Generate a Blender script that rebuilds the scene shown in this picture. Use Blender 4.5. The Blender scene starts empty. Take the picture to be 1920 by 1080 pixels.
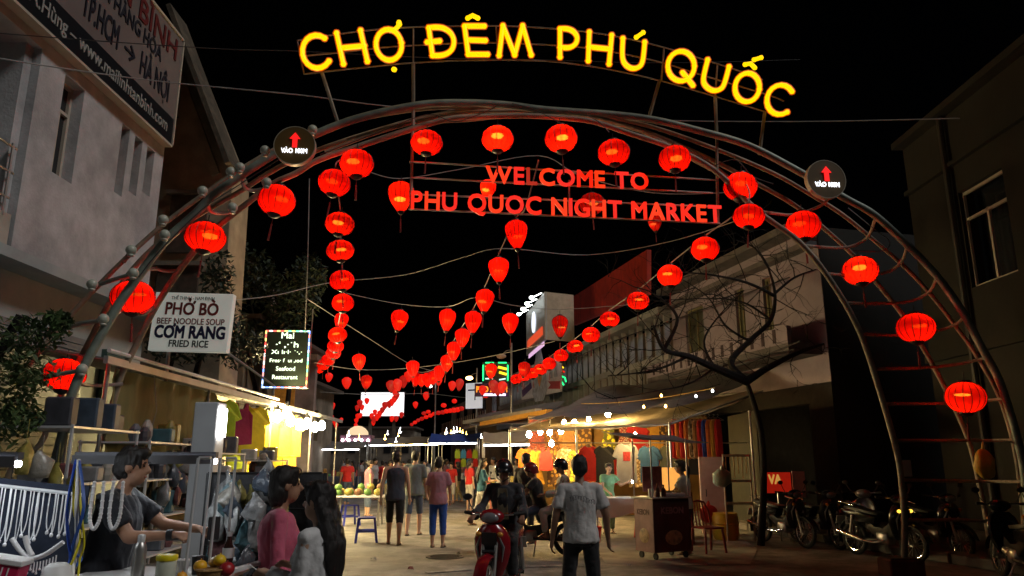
import bpy, bmesh, math, random, unicodedata
from math import sin, cos, pi, radians as R
from mathutils import Vector as V, Matrix, Quaternion, noise
random.seed(7)
S = bpy.context.scene
COL = S.collection
# ------------------------------------------------------------------ camera, sky, light, exposure
FP = 1387.0                                   # focal length in pixels of a 1920 wide frame
PITCH = math.atan(325 / FP)
CAM = V((0, 0, 1.6))
cd = bpy.data.cameras.new('camera'); cd.sensor_width = 36; cd.lens = FP / 1920 * 36
cd.clip_start = .1; cd.clip_end = 3000
co = bpy.data.objects.new('camera', cd); COL.objects.link(co)
co.location = CAM; co.rotation_euler = (pi / 2 + PITCH, 0, 0)
S.camera = co
SUN_EL, SUN_AZ = R(46), R(112)                # azimuth clockwise from +Y: behind the camera, to the right
w = bpy.data.worlds.new('World'); S.world = w; w.use_nodes = True
nt = w.node_tree; bg = nt.nodes['Background']
sky = nt.nodes.new('ShaderNodeTexSky'); sky.sky_type = 'NISHITA'; sky.sun_disc = False
sky.sun_elevation = R(-4); sky.sun_rotation = SUN_AZ
nt.links.new(sky.outputs[0], bg.inputs[0]); bg.inputs[1].default_value = .010
sd = bpy.data.lights.new('sun', 'SUN'); sd.energy = 1.0; sd.angle = R(12); sd.color = (1, .975, .95)
so = bpy.data.objects.new('sun', sd); COL.objects.link(so)
to_sun = V((sin(SUN_AZ) * cos(SUN_EL), cos(SUN_AZ) * cos(SUN_EL), sin(SUN_EL)))
so.rotation_euler = to_sun.to_track_quat('Z', 'Y').to_euler(); so.location = (10, -10, 20)
vs = S.view_settings; vs.view_transform = 'Standard'; vs.look = 'None'; vs.exposure = 0; vs.gamma = 1; vs.use_curve_mapping = False
cy = S.cycles; cy.use_denoising = True; cy.max_bounces = 5; cy.diffuse_bounces = 3; cy.glossy_bounces = 2
cy.transmission_bounces = 4; cy.transparent_max_bounces = 12; cy.sample_clamp_indirect = 4; cy.sample_clamp_direct = 0
cy.caustics_reflective = False; cy.caustics_refractive = False

# ------------------------------------------------------------------ where things stand (measured once from the photograph)
def ray(u, v):
    rx, ry = (u - 960) / FP, (540 - v) / FP
    return V((rx, cos(PITCH) - ry * sin(PITCH), sin(PITCH) + ry * cos(PITCH)))
def P(u, v, Y):
    d = ray(u, v); return CAM + d * (Y / d.y)
def GP(u, v, z=0.0):
    d = ray(u, v); return CAM + d * ((z - CAM.z) / d.z)
ARCH_Y, ARCH_K = 10.7, .154                   # the arch stands on the line y = 10.7 + 0.154 x
def AP(u, v, off=0.0):
    d = ray(u, v); return CAM + d * ((ARCH_Y + off) / (d.y - ARCH_K * d.x))
LWX = -8.0                                    # street front of the left building
def WP(u, v, X=LWX):
    d = ray(u, v); return CAM + d * (X / d.x)
RF0 = V((8.2, 19, 0)); RFD = V((-.2386, .9711, 0)); RFN = V((-.9711, -.2386, 0))  # right row of houses: point, direction, normal to the street
def RP(u, v, off=0.0):                        # off metres in front of that row
    d = ray(u, v); return CAM + d * (((RF0 + RFN * off - CAM).dot(RFN)) / d.dot(RFN))
def RS(s, off, z): q = RF0 + RFD * s + RFN * off; return V((q.x, q.y, z))

# ------------------------------------------------------------------ materials
MATS = {}
def mat(name, col, rough=.6, metal=0., var=.12, scale=6., bump=0., bscale=None, emit=None, estr=0., spec=.5, sheen=0., stretch=None, dirt=0., trans=None):
    if name in MATS: return MATS[name]
    m = bpy.data.materials.new(name); m.use_nodes = True; n = m.node_tree.nodes; l = m.node_tree.links
    b = n['Principled BSDF']
    b.inputs['Roughness'].default_value = rough; b.inputs['Metallic'].default_value = metal
    b.inputs['Specular IOR Level'].default_value = spec
    if sheen: b.inputs['Sheen Weight'].default_value = sheen
    tc = n.new('ShaderNodeTexCoord'); vec = tc.outputs['Object']
    if stretch:
        mp = n.new('ShaderNodeMapping'); mp.inputs['Scale'].default_value = stretch; l.new(vec, mp.inputs[0]); vec = mp.outputs[0]
    nz = n.new('ShaderNodeTexNoise'); nz.inputs['Scale'].default_value = scale; nz.inputs['Detail'].default_value = 5
    l.new(vec, nz.inputs['Vector'])
    cr = n.new('ShaderNodeValToRGB')
    c0 = [max(0, c * (1 - var)) for c in col]; c1 = [min(1, c * (1 + var)) for c in col]
    cr.color_ramp.elements[0].color = (*c0, 1); cr.color_ramp.elements[0].position = .3
    cr.color_ramp.elements[1].color = (*c1, 1); cr.color_ramp.elements[1].position = .7
    l.new(nz.outputs[0], cr.inputs[0]); out = cr.outputs[0]
    if dirt:
        n2 = n.new('ShaderNodeTexNoise'); n2.inputs['Scale'].default_value = scale * .22; n2.inputs['Detail'].default_value = 7; n2.inputs['Roughness'].default_value = .65
        l.new(tc.outputs['Object'], n2.inputs['Vector'])
        r2 = n.new('ShaderNodeValToRGB'); r2.color_ramp.elements[0].position = .42; r2.color_ramp.elements[1].position = .62
        r2.color_ramp.elements[0].color = (1 - dirt,) * 3 + (1,); r2.color_ramp.elements[1].color = (1, 1, 1, 1)
        l.new(n2.outputs[0], r2.inputs[0])
        mx = n.new('ShaderNodeMix'); mx.data_type = 'RGBA'; mx.blend_type = 'MULTIPLY'; mx.inputs[0].default_value = 1
        l.new(out, mx.inputs[6]); l.new(r2.outputs[0], mx.inputs[7]); out = mx.outputs[2]
    l.new(out, b.inputs['Base Color'])
    if bump:
        n3 = n.new('ShaderNodeTexNoise'); n3.inputs['Scale'].default_value = bscale or scale * 4; n3.inputs['Detail'].default_value = 4
        l.new(vec, n3.inputs['Vector'])
        bp = n.new('ShaderNodeBump'); bp.inputs['Strength'].default_value = bump; bp.inputs['Distance'].default_value = .02
        l.new(n3.outputs[0], bp.inputs['Height']); l.new(bp.outputs[0], b.inputs['Normal'])
    if emit:
        b.inputs['Emission Color'].default_value = (*emit, 1); b.inputs['Emission Strength'].default_value = estr
    MATS[name] = m; return m
def glow(name, col, strength, sample=True):
    m = mat(name, (.02, .02, .02), emit=col, estr=strength)
    if not sample: m.cycles.emission_sampling = 'NONE'
    return m
def pattern(name, c1, c2, scale=9., kind='voronoi', rough=.8):
    """printed cloth: two colours in a flat print"""
    if name in MATS: return MATS[name]
    m = bpy.data.materials.new(name); m.use_nodes = True; n = m.node_tree.nodes; l = m.node_tree.links
    b = n['Principled BSDF']; b.inputs['Roughness'].default_value = rough
    tc = n.new('ShaderNodeTexCoord')
    if kind == 'voronoi':
        t = n.new('ShaderNodeTexVoronoi'); t.inputs['Scale'].default_value = scale; o = t.outputs['Distance']
    else:
        t = n.new('ShaderNodeTexWave'); t.inputs['Scale'].default_value = scale; t.inputs['Distortion'].default_value = 3; o = t.outputs['Fac']
    l.new(tc.outputs['Object'], t.inputs['Vector'])
    cr = n.new('ShaderNodeValToRGB'); cr.color_ramp.elements[0].position = .38; cr.color_ramp.elements[1].position = .46
    cr.color_ramp.elements[0].color = (*c1, 1); cr.color_ramp.elements[1].color = (*c2, 1)
    l.new(o, cr.inputs[0]); l.new(cr.outputs[0], b.inputs['Base Color'])
    MATS[name] = m; return m
def silk(name, col, clear, tint):
    """lantern silk: lets the bulb inside shine through, a little see-through"""
    m = bpy.data.materials.new(name); m.use_nodes = True; n = m.node_tree.nodes; l = m.node_tree.links
    n.remove(n['Principled BSDF']); out = n['Material Output']
    tr = n.new('ShaderNodeBsdfTranslucent'); tr.inputs[0].default_value = (*col, 1)
    df = n.new('ShaderNodeBsdfDiffuse'); df.inputs[0].default_value = (col[0] * .5, col[1] * .6, col[2] * .6, 1)
    tp = n.new('ShaderNodeBsdfTransparent'); tp.inputs[0].default_value = (*tint, 1)
    nz = n.new('ShaderNodeTexNoise'); nz.inputs['Scale'].default_value = 14; tc = n.new('ShaderNodeTexCoord'); l.new(tc.outputs['Object'], nz.inputs[0])
    a = n.new('ShaderNodeMixShader'); a.inputs[0].default_value = .12; l.new(tr.outputs[0], a.inputs[1]); l.new(df.outputs[0], a.inputs[2])
    mr = n.new('ShaderNodeMapRange'); mr.inputs[3].default_value = clear * .6; mr.inputs[4].default_value = clear * 1.4; l.new(nz.outputs[0], mr.inputs[0])
    c = n.new('ShaderNodeMixShader'); l.new(mr.outputs[0], c.inputs[0])
    l.new(a.outputs[0], c.inputs[1]); l.new(tp.outputs[0], c.inputs[2]); l.new(c.outputs[0], out.inputs[0])
    MATS[name] = m; return m

# ------------------------------------------------------------------ mesh building
class MB:
    def __init__(s): s.v = []; s.f = []
    def add(s, vs, fs, M=None):
        k = len(s.v); s.v += [(M @ V(p)) if M is not None else V(p) for p in vs]; s.f += [[i + k for i in f] for f in fs]; return s
    def box(s, c, sz, rz=0., M=None):
        x, y, z = [q / 2 for q in sz]
        m = Matrix.Translation(V(c)) @ Matrix.Rotation(rz, 4, 'Z')
        if M is not None: m = M @ m
        vs = [(a * x, b * y, d * z) for d in (-1, 1) for b in (-1, 1) for a in (-1, 1)]
        return s.add(vs, [(0, 2, 3, 1), (4, 5, 7, 6), (0, 1, 5, 4), (2, 6, 7, 3), (0, 4, 6, 2), (1, 3, 7, 5)], m)
    def bbox(s, c, sz, b=.01, rz=0., M=None):          # box with chamfered edges
        x, y, z = [q / 2 for q in sz]; b = min(b, x * .9, y * .9, z * .9)
        bm = bmesh.new(); bmesh.ops.create_cube(bm, size=1)
        for q in bm.verts: q.co = V((q.co.x * 2 * x, q.co.y * 2 * y, q.co.z * 2 * z))
        bmesh.ops.bevel(bm, geom=list(bm.edges), offset=b, segments=1, affect='EDGES')
        bm.verts.index_update()
        m = Matrix.Translation(V(c)) @ Matrix.Rotation(rz, 4, 'Z')
        if M is not None: m = M @ m
        s.add([q.co.copy() for q in bm.verts], [[q.index for q in f.verts] for f in bm.faces], m); bm.free(); return s
    def beam(s, a, b, w, h=None, up=V((0, 0, 1))):
        a, b = V(a), V(b); h = h or w; d = b - a; L = d.length
        if L < 1e-6: return s
        y = d / L; x = y.cross(up)
        if x.length < 1e-4: x = y.cross(V((1, 0, 0)))
        x.normalize(); z = x.cross(y)
        M = Matrix.Translation((a + b) / 2) @ Matrix((x, y, z)).transposed().to_4x4()
        return s.box((0, 0, 0), (w, L, h), 0, M)
    def rings(s, rs, cap=True):
        k = len(s.v); n = len(rs[0])
        for r in rs: s.v += [V(p) for p in r]
        for i in range(len(rs) - 1):
            for j in range(n):
                a = k + i * n + j; b = k + i * n + (j + 1) % n
                s.f.append([a, b, b + n, a + n])
        if cap:
            s.f.append([k + j for j in range(n)][::-1]); s.f.append([k + (len(rs) - 1) * n + j for j in range(n)])
        return s
    def tube(s, pts, r, n=8, cap=True, flat=1.):
        pts = [V(p) for p in pts]; m = len(pts)
        rr = r if isinstance(r, (list, tuple)) else [r] * m
        ts = [(pts[min(i + 1, m - 1)] - pts[max(i - 1, 0)]).normalized() for i in range(m)]
        nrm = ts[0].cross(V((0, 0, 1)))
        if nrm.length < 1e-3: nrm = ts[0].cross(V((0, 1, 0)))
        nrm.normalize(); rs = []
        for i in range(m):
            nrm = (nrm - ts[i] * nrm.dot(ts[i])); nrm.normalize(); bi = ts[i].cross(nrm)
            rs.append([pts[i] + (nrm * cos(2 * pi * j / n) + bi * sin(2 * pi * j / n) * flat) * rr[i] for j in range(n)])
        return s.rings(rs, cap)
    def cap(s, a, ra, b, rb, n=10):                      # capsule that tapers
        a, b = V(a), V(b); d = (b - a); L = d.length; d = d / L if L > 1e-6 else V((0, 0, 1))
        if L < 1e-6: b = a + d * 1e-4
        pts, rr = [], []
        for q in (-1.35, -.8, 0): pts.append(a + d * ra * sin(q)); rr.append(ra * cos(q))
        for q in (0, .8, 1.35): pts.append(b + d * rb * sin(q)); rr.append(rb * cos(q))
        k = len(s.v)
        nrm = d.cross(V((0, 0, 1)))
        if nrm.length < 1e-3: nrm = d.cross(V((0, 1, 0)))
        nrm.normalize(); bi = d.cross(nrm)
        return s.rings([[p + (nrm * cos(2 * pi * j / n) + bi * sin(2 * pi * j / n)) * q for j in range(n)] for p, q in zip(pts, rr)])
    def loft(s, secs, n=16, M=None):                     # (centre, rx, ry) level ellipses
        rs = [[V((c[0] + rx * cos(2 * pi * j / n), c[1] + ry * sin(2 * pi * j / n), c[2])) for j in range(n)] for c, rx, ry in secs]
        if M is not None: rs = [[M @ p for p in r] for r in rs]
        return s.rings(rs)
    def lathe(s, prof, c=(0, 0, 0), n=16, M=None, cap=True):
        c = V(c); rs = [[V((r * cos(2 * pi * j / n), r * sin(2 * pi * j / n), z)) + c for j in range(n)] for r, z in prof]
        if M is not None: rs = [[M @ p for p in r] for r in rs]
        return s.rings(rs, cap)
    def ell(s, c, r, n=12, m=7, M=None):
        if not isinstance(r, (list, tuple)): r = (r, r, r)
        c = V(c); rs = []
        for i in range(m + 1):
            t = -pi / 2 + pi * (i + .02) / (m + .04)
            rs.append([V((r[0] * cos(t) * cos(2 * pi * j / n), r[1] * cos(t) * sin(2 * pi * j / n), r[2] * sin(t))) + c for j in range(n)])
        if M is not None: rs = [[M @ p for p in q] for q in rs]
        return s.rings(rs)
    def prism(s, poly, a, b, M=None):                    # outline in x,z from y=a to y=b
        n = len(poly)
        vs = [(x, a, z) for x, z in poly] + [(x, b, z) for x, z in poly]
        fs = [list(range(n)), list(range(n, 2 * n))[::-1]] + [[i, (i + 1) % n + 0, (i + 1) % n + n, i + n][::-1] for i in range(n)]
        return s.add(vs, fs, M)
    def sheet(s, c00, c10, c11, c01, nu=8, nv=6, sag=0., th=.01, wave=0., wn=3., seed=0):
        c00, c10, c11, c01 = map(V, (c00, c10, c11, c01)); rnd = random.Random(seed); ph = rnd.random() * 6
        nr = (c10 - c00).cross(c01 - c00).normalized()
        if nr.z < 0: nr = -nr
        top = []
        for j in range(nv + 1):
            for i in range(nu + 1):
                a, b = i / nu, j / nv
                p = c00 * (1 - a) * (1 - b) + c10 * a * (1 - b) + c11 * a * b + c01 * (1 - a) * b
                d = -sag * 4 * b * (1 - b) - sag * .5 * 4 * a * (1 - a) + wave * sin(a * wn * 2 * pi + ph + b * 1.7) + wave * .5 * sin(b * wn * 5 + a * 3 + ph)
                top.append(p + nr * d)
        k = len(s.v); m = (nu + 1) * (nv + 1)
        s.v += top + [p - nr * th for p in top]
        q = lambda i, j: k + j * (nu + 1) + i
        for j in range(nv):
            for i in range(nu):
                f = [q(i, j), q(i + 1, j), q(i + 1, j + 1), q(i, j + 1)]
                s.f.append(f); s.f.append([x + m for x in f][::-1])
        edge = [q(i, 0) for i in range(nu)] + [q(nu, j) for j in range(nv)] + [q(i, nv) for i in range(nu, 0, -1)] + [q(0, j) for j in range(nv, 0, -1)]
        for i in range(len(edge)):
            a, b = edge[i], edge[(i + 1) % len(edge)]; s.f.append([b, a, a + m, b + m])
        return s
    def mesh(s, name):
        me = bpy.data.meshes.new(name); me.from_pydata([tuple(p) for p in s.v], [], s.f); me.validate()
        bm = bmesh.new(); bm.from_mesh(me); bmesh.ops.recalc_face_normals(bm, faces=bm.faces); bm.to_mesh(me); bm.free(); return me
    def build(s, name, m, parent=None, smooth=False, world=False):
        if world and parent is not None:
            Mi = basis(parent).inverted(); s.v = [Mi @ V(p) for p in s.v]
        return link(name, s.mesh(name), m, parent, smooth)
def basis(o):
    M = o.matrix_basis.copy()
    while o.parent is not None: o = o.parent; M = o.matrix_basis @ M
    return M
def link(name, me, m, parent=None, smooth=False):
    if m is not None and len(me.materials) == 0: me.materials.append(m)
    if smooth:
        me.polygons.foreach_set('use_smooth', [True] * len(me.polygons))
        try: me.set_sharp_from_angle(angle=R(50))
        except Exception: pass
    o = bpy.data.objects.new(name, me); COL.objects.link(o)
    if parent is not None: o.parent = parent
    return o
def tag(o, label=None, cat=None, group=None, kind=None):
    if label: o['label'] = label
    if cat: o['category'] = cat
    if group: o['group'] = group
    if kind: o['kind'] = kind
    return o
def T(name, label, cat, loc=(0, 0, 0), rz=0., group=None):
    o = bpy.data.objects.new(name, None); COL.objects.link(o); o.location = loc; o.rotation_euler = (0, 0, rz)
    o.empty_display_size = .1; return tag(o, label, cat, group)
KIDS = {}
def copy_tree(o, parent=None):
    c = o.copy(); COL.objects.link(c)
    if parent is not None: c.parent = parent
    for ch in o.children: copy_tree(ch, c)
    return c
def dup(o, label, loc, rz=0., group=None, scale=None):
    c = copy_tree(o); c.location = loc; c.rotation_euler = (0, 0, rz); c['label'] = label
    if group: c['group'] = group
    if scale: c.scale = (scale,) * 3
    return c
def nth(i): return ORD[i] if i < 16 else '%d%s' % (i + 1, {1: 'st', 2: 'nd', 3: 'rd'}.get((i + 1) % 10, 'th') if i + 1 not in (11, 12, 13) else 'th')
ORD = ['first', 'second', 'third', 'fourth', 'fifth', 'sixth', 'seventh', 'eighth', 'ninth', 'tenth', 'eleventh', 'twelfth', 'thirteenth', 'fourteenth', 'fifteenth', 'sixteenth']

# ------------------------------------------------------------------ lettering
TMP = bpy.data.scenes.new('workbench')                   # small scratch scene in which single shapes are evaluated, removed at the end
def evaluated(o):
    TMP.collection.objects.link(o); TMP.view_layers[0].update()
    with bpy.context.temp_override(scene=TMP, view_layer=TMP.view_layers[0]): dg = bpy.context.evaluated_depsgraph_get()
    return bpy.data.meshes.new_from_object(o.evaluated_get(dg))
def text_mesh(body, bold=.0, extrude=.0, shear=0.):
    c = bpy.data.curves.new('lettering', 'FONT'); c.body = body; c.size = 1; c.extrude = extrude; c.resolution_u = 3; c.shear = shear
    o = bpy.data.objects.new('lettering', c); me = evaluated(o)
    bpy.data.objects.remove(o); bpy.data.curves.remove(c); me.materials.clear()
    if bold > .004:                                       # heavier strokes: the same outline set a hair to each side
        vs = [q.co.copy() for q in me.vertices]; fs = [list(f.vertices) for f in me.polygons]; n_ = len(vs); V2, F2_ = [], []
        for i, (dx, dy) in enumerate(((-1, -1), (1, -1), (1, 1), (-1, 1), (0, 0))):
            V2 += [(q.x + dx * bold, q.y + dy * bold, q.z * (1 + .02 * i) + .0004 * i) for q in vs]; F2_ += [[k + i * n_ for k in f] for f in fs]
        me2 = bpy.data.meshes.new('lettering'); me2.from_pydata(V2, [], F2_); bpy.data.meshes.remove(me); me = me2
    return me
def tsize(me):
    xs = [q.co.x for q in me.vertices]; ys = [q.co.y for q in me.vertices]; return min(xs), max(xs), min(ys), max(ys)
CAPH = None
def put_text(body, org, xd, up, cap, width, m, parent, bold=.02, ext=.01, name='lettering', shear=0., align='L'):
    """flat letters standing on a surface: org = start of the base line, xd and up = directions, cap = capital height"""
    global CAPH
    if CAPH is None: b = tsize(text_mesh('H')); CAPH = b[3]
    marks, plain = [], ''
    for ch in body:
        d = unicodedata.normalize('NFD', ch); plain += d[0]
        if len(d) > 1: marks.append((len(plain) - 1, d[0], d[1:]))
    sy = cap / CAPH; ex = ext / sy if sy else 0
    me = text_mesh(plain, bold, ex, shear)
    x0, x1, _, _ = tsize(me); sx = (width / (x1 - x0)) if width else sy
    vs = [q.co.copy() for q in me.vertices]; fs = [list(f.vertices) for f in me.polygons]
    for i, base, ms in marks:
        b = tsize(text_mesh(plain[:i + 1], bold)); cb = tsize(text_mesh(base, bold)); hx = b[1]; cx = hx - (cb[1] - cb[0]) / 2; hy = cb[3]; t = .045 + bold; lift = 0.
        for mk in ms:
            o_ = ord(mk)
            strokes = {0x300: [(-.12, .17, .05, .06)], 0x301: [(-.05, .06, .12, .17)], 0x302: [(-.14, .05, 0, .15), (0, .15, .14, .05)], 0x303: [(-.14, .08, -.03, .13), (-.03, .13, .04, .07), (.04, .07, .14, .12)], 0x306: [(-.13, .14, 0, .06), (0, .06, .13, .14)], 0x309: [(-.05, .20, .05, .20), (.05, .20, .0, .07)], 0x323: [(-.035, -hy - .14, .035, -hy - .14)], 0x31b: [(hx - cx - .09, -.05, hx - cx - .03, .03), (hx - cx - .03, .03, hx - cx - .03, .07)]}.get(o_, [])
            for x0_, y0_, x1_, y1_ in strokes:
                dx, dy = x1_ - x0_, y1_ - y0_; L_ = math.hypot(dx, dy) or 1; px, py = -dy / L_ * t, dx / L_ * t; ax, ay = dx / L_ * t * .5, dy / L_ * t * .5
                for z in (ex, -ex):
                    k = len(vs); vs += [V((cx + x0_ - ax + px, hy + lift + y0_ - ay + py, z)), V((cx + x1_ + ax + px, hy + lift + y1_ + ay + py, z)), V((cx + x1_ + ax - px, hy + lift + y1_ + ay - py, z)), V((cx + x0_ - ax - px, hy + lift + y0_ - ay - py, z))]; fs.append([k, k + 1, k + 2, k + 3])
            if o_ in (0x302, 0x306): lift += .10
    bpy.data.meshes.remove(me)
    xd = V(xd).normalized(); up = V(up).normalized(); nr = xd.cross(up)
    off = x1 if align == 'R' else (x0 + x1) / 2 if align == 'C' else x0
    Mi = basis(parent).inverted() if parent is not None else Matrix()
    b = MB(); b.v = [Mi @ (V(org) + xd * (p.x - off) * sx + up * p.y * sy + nr * p.z * sy) for p in vs]; b.f = fs
    me2 = bpy.data.meshes.new(name); me2.from_pydata([tuple(p) for p in b.v], [], b.f)
    return link(name, me2, m, parent)

# ------------------------------------------------------------------ soft bodies: joined shapes grown into one skin
def folds(me, amp, fx, fz, seed):
    n_ = len(me.vertices); co_ = [0.] * (3 * n_); nr_ = [0.] * (3 * n_); me.vertices.foreach_get('co', co_); me.vertex_normals.foreach_get('vector', nr_)
    for i in range(0, 3 * n_, 3):
        x, y, z = co_[i], co_[i + 1], co_[i + 2]
        k = (abs(noise.noise((x * fx + seed, y * fx, z * fz))) - .06) * amp + abs(noise.noise((x * fx * 2.3, y * fx * 2.3 + seed, z * fz * 2.1 + x * 4))) * amp * .4
        co_[i] = x + nr_[i] * k; co_[i + 1] = y + nr_[i + 1] * k; co_[i + 2] = z + nr_[i + 2] * k
    me.vertices.foreach_set('co', co_); me.update(); return me
def skin(mb, voxel, smooth=4, name='body'):
    me = mb.mesh(name); o = bpy.data.objects.new(name, me)
    r = o.modifiers.new('r', 'REMESH'); r.mode = 'VOXEL'; r.voxel_size = voxel; r.use_smooth_shade = True
    if smooth: q = o.modifiers.new('s', 'SMOOTH'); q.factor = .5; q.iterations = smooth
    out = evaluated(o)
    bpy.data.objects.remove(o); bpy.data.meshes.remove(me); out.materials.clear()
    out.polygons.foreach_set('use_smooth', [True] * len(out.polygons)); return out
def spline(pts, k=6):
    """smooth curve through points"""
    pts = [V(p) for p in pts]; out = []
    for i in range(len(pts) - 1):
        p0, p1, p2, p3 = pts[max(i - 1, 0)], pts[i], pts[i + 1], pts[min(i + 2, len(pts) - 1)]
        for j in range(k):
            t = j / k
            out.append(.5 * ((2 * p1) + (p2 - p0) * t + (2 * p0 - 5 * p1 + 4 * p2 - p3) * t * t + (3 * p1 - p0 - 3 * p2 + p3) * t ** 3))
    return out + [pts[-1]]
def wire(a, b, sag, n=14):
    a, b = V(a), V(b); return [a.lerp(b, i / n) - V((0, 0, sag * 4 * (i / n) * (1 - i / n))) for i in range(n + 1)]
# ------------------------------------------------------------------ common materials
asphalt = mat('asphalt', (.29, .28, .265), .72, var=.18, scale=7, bump=.9, bscale=70, dirt=.5)
paving = mat('paving', (.20, .18, .16), .8, var=.18, scale=2.5, bump=.3, bscale=40, dirt=.4)
plaster = mat('grey_plaster', (.52, .525, .53), .9, var=.10, scale=2.6, bump=.4, bscale=22, dirt=.36)
plaster_teal = mat('pale_teal_paint', (.40, .45, .44), .8, var=.06, scale=2., bump=.1, dirt=.25)
concrete = mat('raw_concrete', (.26, .22, .17), .9, var=.2, scale=1.6, bump=.4, bscale=14, dirt=.5)
pinkwall = mat('pink_plaster', (.36, .30, .345), .9, var=.08, scale=1.5, bump=.2, bscale=16, dirt=.3)
cream = mat('cream_paint', (.55, .50, .42), .85, var=.08, scale=2., bump=.1, dirt=.3)
darkwall = mat('ochre_unlit_plaster', (.020, .0175, .012), .9, var=.15, scale=2, bump=.2, dirt=.35)
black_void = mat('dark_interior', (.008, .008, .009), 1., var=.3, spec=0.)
glass_dark = mat('dark_window_glass', (.02, .022, .025), .12, var=.2, spec=.6)
frame_cream = mat('window_frame_paint', (.48, .42, .34), .6, var=.08, scale=5)
steel = mat('dull_steel', (.45, .44, .42), .38, .8, var=.15, scale=8)
chrome = mat('bright_chrome', (.7, .7, .7), .12, 1., var=.05)
brown_steel = mat('weathered_steel_tube', (.34, .28, .20), .6, .1, var=.25, scale=5, bump=.2, bscale=30, dirt=.35)
green_steel = mat('green_painted_tube', (.25, .29, .24), .5, .2, var=.2, scale=5, bump=.2, bscale=30, dirt=.4)
rust = mat('rusty_bracket', (.26, .22, .17), .8, .1, var=.3, scale=12)
cable = mat('black_cable', (.03, .03, .03), .5, var=.2)
cable_grey = mat('grey_cable', (.30, .29, .28), .6, var=.2)
white_paint = mat('white_paint', (.75, .75, .74), .5, var=.04, scale=3, dirt=.12)
black_plastic = mat('black_plastic', (.018, .018, .02), .45, var=.2)
black_rubber = mat('black_rubber', (.012, .012, .012), .8, var=.2, bump=.3, bscale=60)
redroof = mat('red_sheet_roof', (.60, .05, .025), .55, var=.2, scale=3, stretch=(6, .6, .6), bump=.4, bscale=10, dirt=.3)
leafdark = mat('leaf_dark', (.018, .030, .012), .6, var=.4, scale=5)
leafmid = mat('leaf_mid', (.045, .08, .022), .55, var=.4, scale=5)
bark = mat('bark', (.008, .0065, .0055), .9, var=.3, scale=9, bump=.8, bscale=25)
tarp_tan = mat('tan_tarpaulin', (.36, .29, .19), .75, var=.14, scale=2.5, bump=.35, bscale=7, dirt=.35)
tarp_grey = mat('grey_tarpaulin', (.22, .21, .2), .7, var=.16, scale=2.5, bump=.35, bscale=8, dirt=.3)
tarp_olive = mat('olive_tarpaulin', (.14, .135, .05), .75, var=.22, scale=1.1, bump=.5, bscale=3.5, stretch=(1, 3, .4))
wood = mat('worn_wood', (.25, .15, .07), .7, var=.25, scale=4, stretch=(1, 8, 8), bump=.2)

# ------------------------------------------------------------------ ground
g = MB(); n = 40
xs = [-250, -60, -20] + [-12 + i * 1.0 for i in range(25)] + [20, 60, 250]; ys = [-60, -10, 0] + [2 + i * 1.5 for i in range(30)] + [60, 90, 150, 500]
for y in ys:
    for x in xs: g.v.append(V((x, y, .003 * sin(x * 1.3 + y * .7) * cos(y * .9 - x * .4) if 0 < y < 46 and abs(x) < 13 else 0)))
for j in range(len(ys) - 1):
    for i in range(len(xs) - 1): q = j * len(xs) + i; g.f.append([q, q + 1, q + len(xs) + 1, q + len(xs)])
tag(g.build('ground', asphalt, smooth=True), kind='structure')
# raised pavements, one slab row along each side
def pavement(name, a, b, c, d, h=.13):
    m = MB(); m.add([(*p[:2], z) for z in (-.05, h) for p in (a, b, c, d)], [(3, 2, 1, 0), (4, 5, 6, 7), (0, 1, 5, 4), (1, 2, 6, 5), (2, 3, 7, 6), (3, 0, 4, 7)])
    o = m.build(name, paving); tag(o, kind='structure')
    k = MB()
    kb = MB(); A, B = V((a[0], a[1], 0)), V((b[0], b[1], 0)); L = (B - A).length; dd = (B - A) / L; s = 0.
    stone = None; i = 0
    while s < min(L, 26):
        if stone is None:
            mb = MB(); mb.bbox((0, 0, .075), (.96, .2, .16), .02); stone = mb.mesh('kerb_stone'); stone.materials.append(paving)
        ob = bpy.data.objects.new('kerb_stone', stone); COL.objects.link(ob); ob.parent = o
        p = A + dd * (s + .5); ob.location = (p.x, p.y, .004 * (i % 3)); ob.rotation_euler = (0, 0, math.atan2(dd.y, dd.x)); s += 1.; i += 1
    return o
pv1 = pavement('pavement', RS(-14, 2.6, 0), RS(60, 2.6, 0), RS(60, -3, 0), RS(-14, -3, 0))
pv2 = pavement('pavement', (-7.0, 4, 0), (-7.0, 60, 0), (-9.5, 60, 0), (-9.5, 4, 0))
# worn paint and patched tar on the road
m = MB()
for (x, y, rz, L, W) in ((-.95, 11.7, .5, .7, .16), (.55, 12.2, .1, 1.3, .12)):
    m.box((x, y, .012), (L, W, .003), rz)
tag(m.build('road_marking', mat('worn_road_paint', (.36, .35, .33), .8, var=.5, scale=14, dirt=.6)), kind='structure')
m = MB()
m.add([(1.5, 12.6, .007), (2.6, 12.3, .007), (3.8, 12.5, .007), (4.6, 14.6, .007), (5.0, 17.2, .007), (3.6, 17.8, .007), (2.2, 17.4, .007), (1.6, 15.0, .007)], [(0, 1, 2, 3, 4, 5, 6, 7)])
tag(m.build('road_patch', mat('patched_concrete', (.40, .385, .36), .85, var=.2, scale=3, bump=.3, bscale=40, dirt=.35)), kind='structure')

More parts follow.
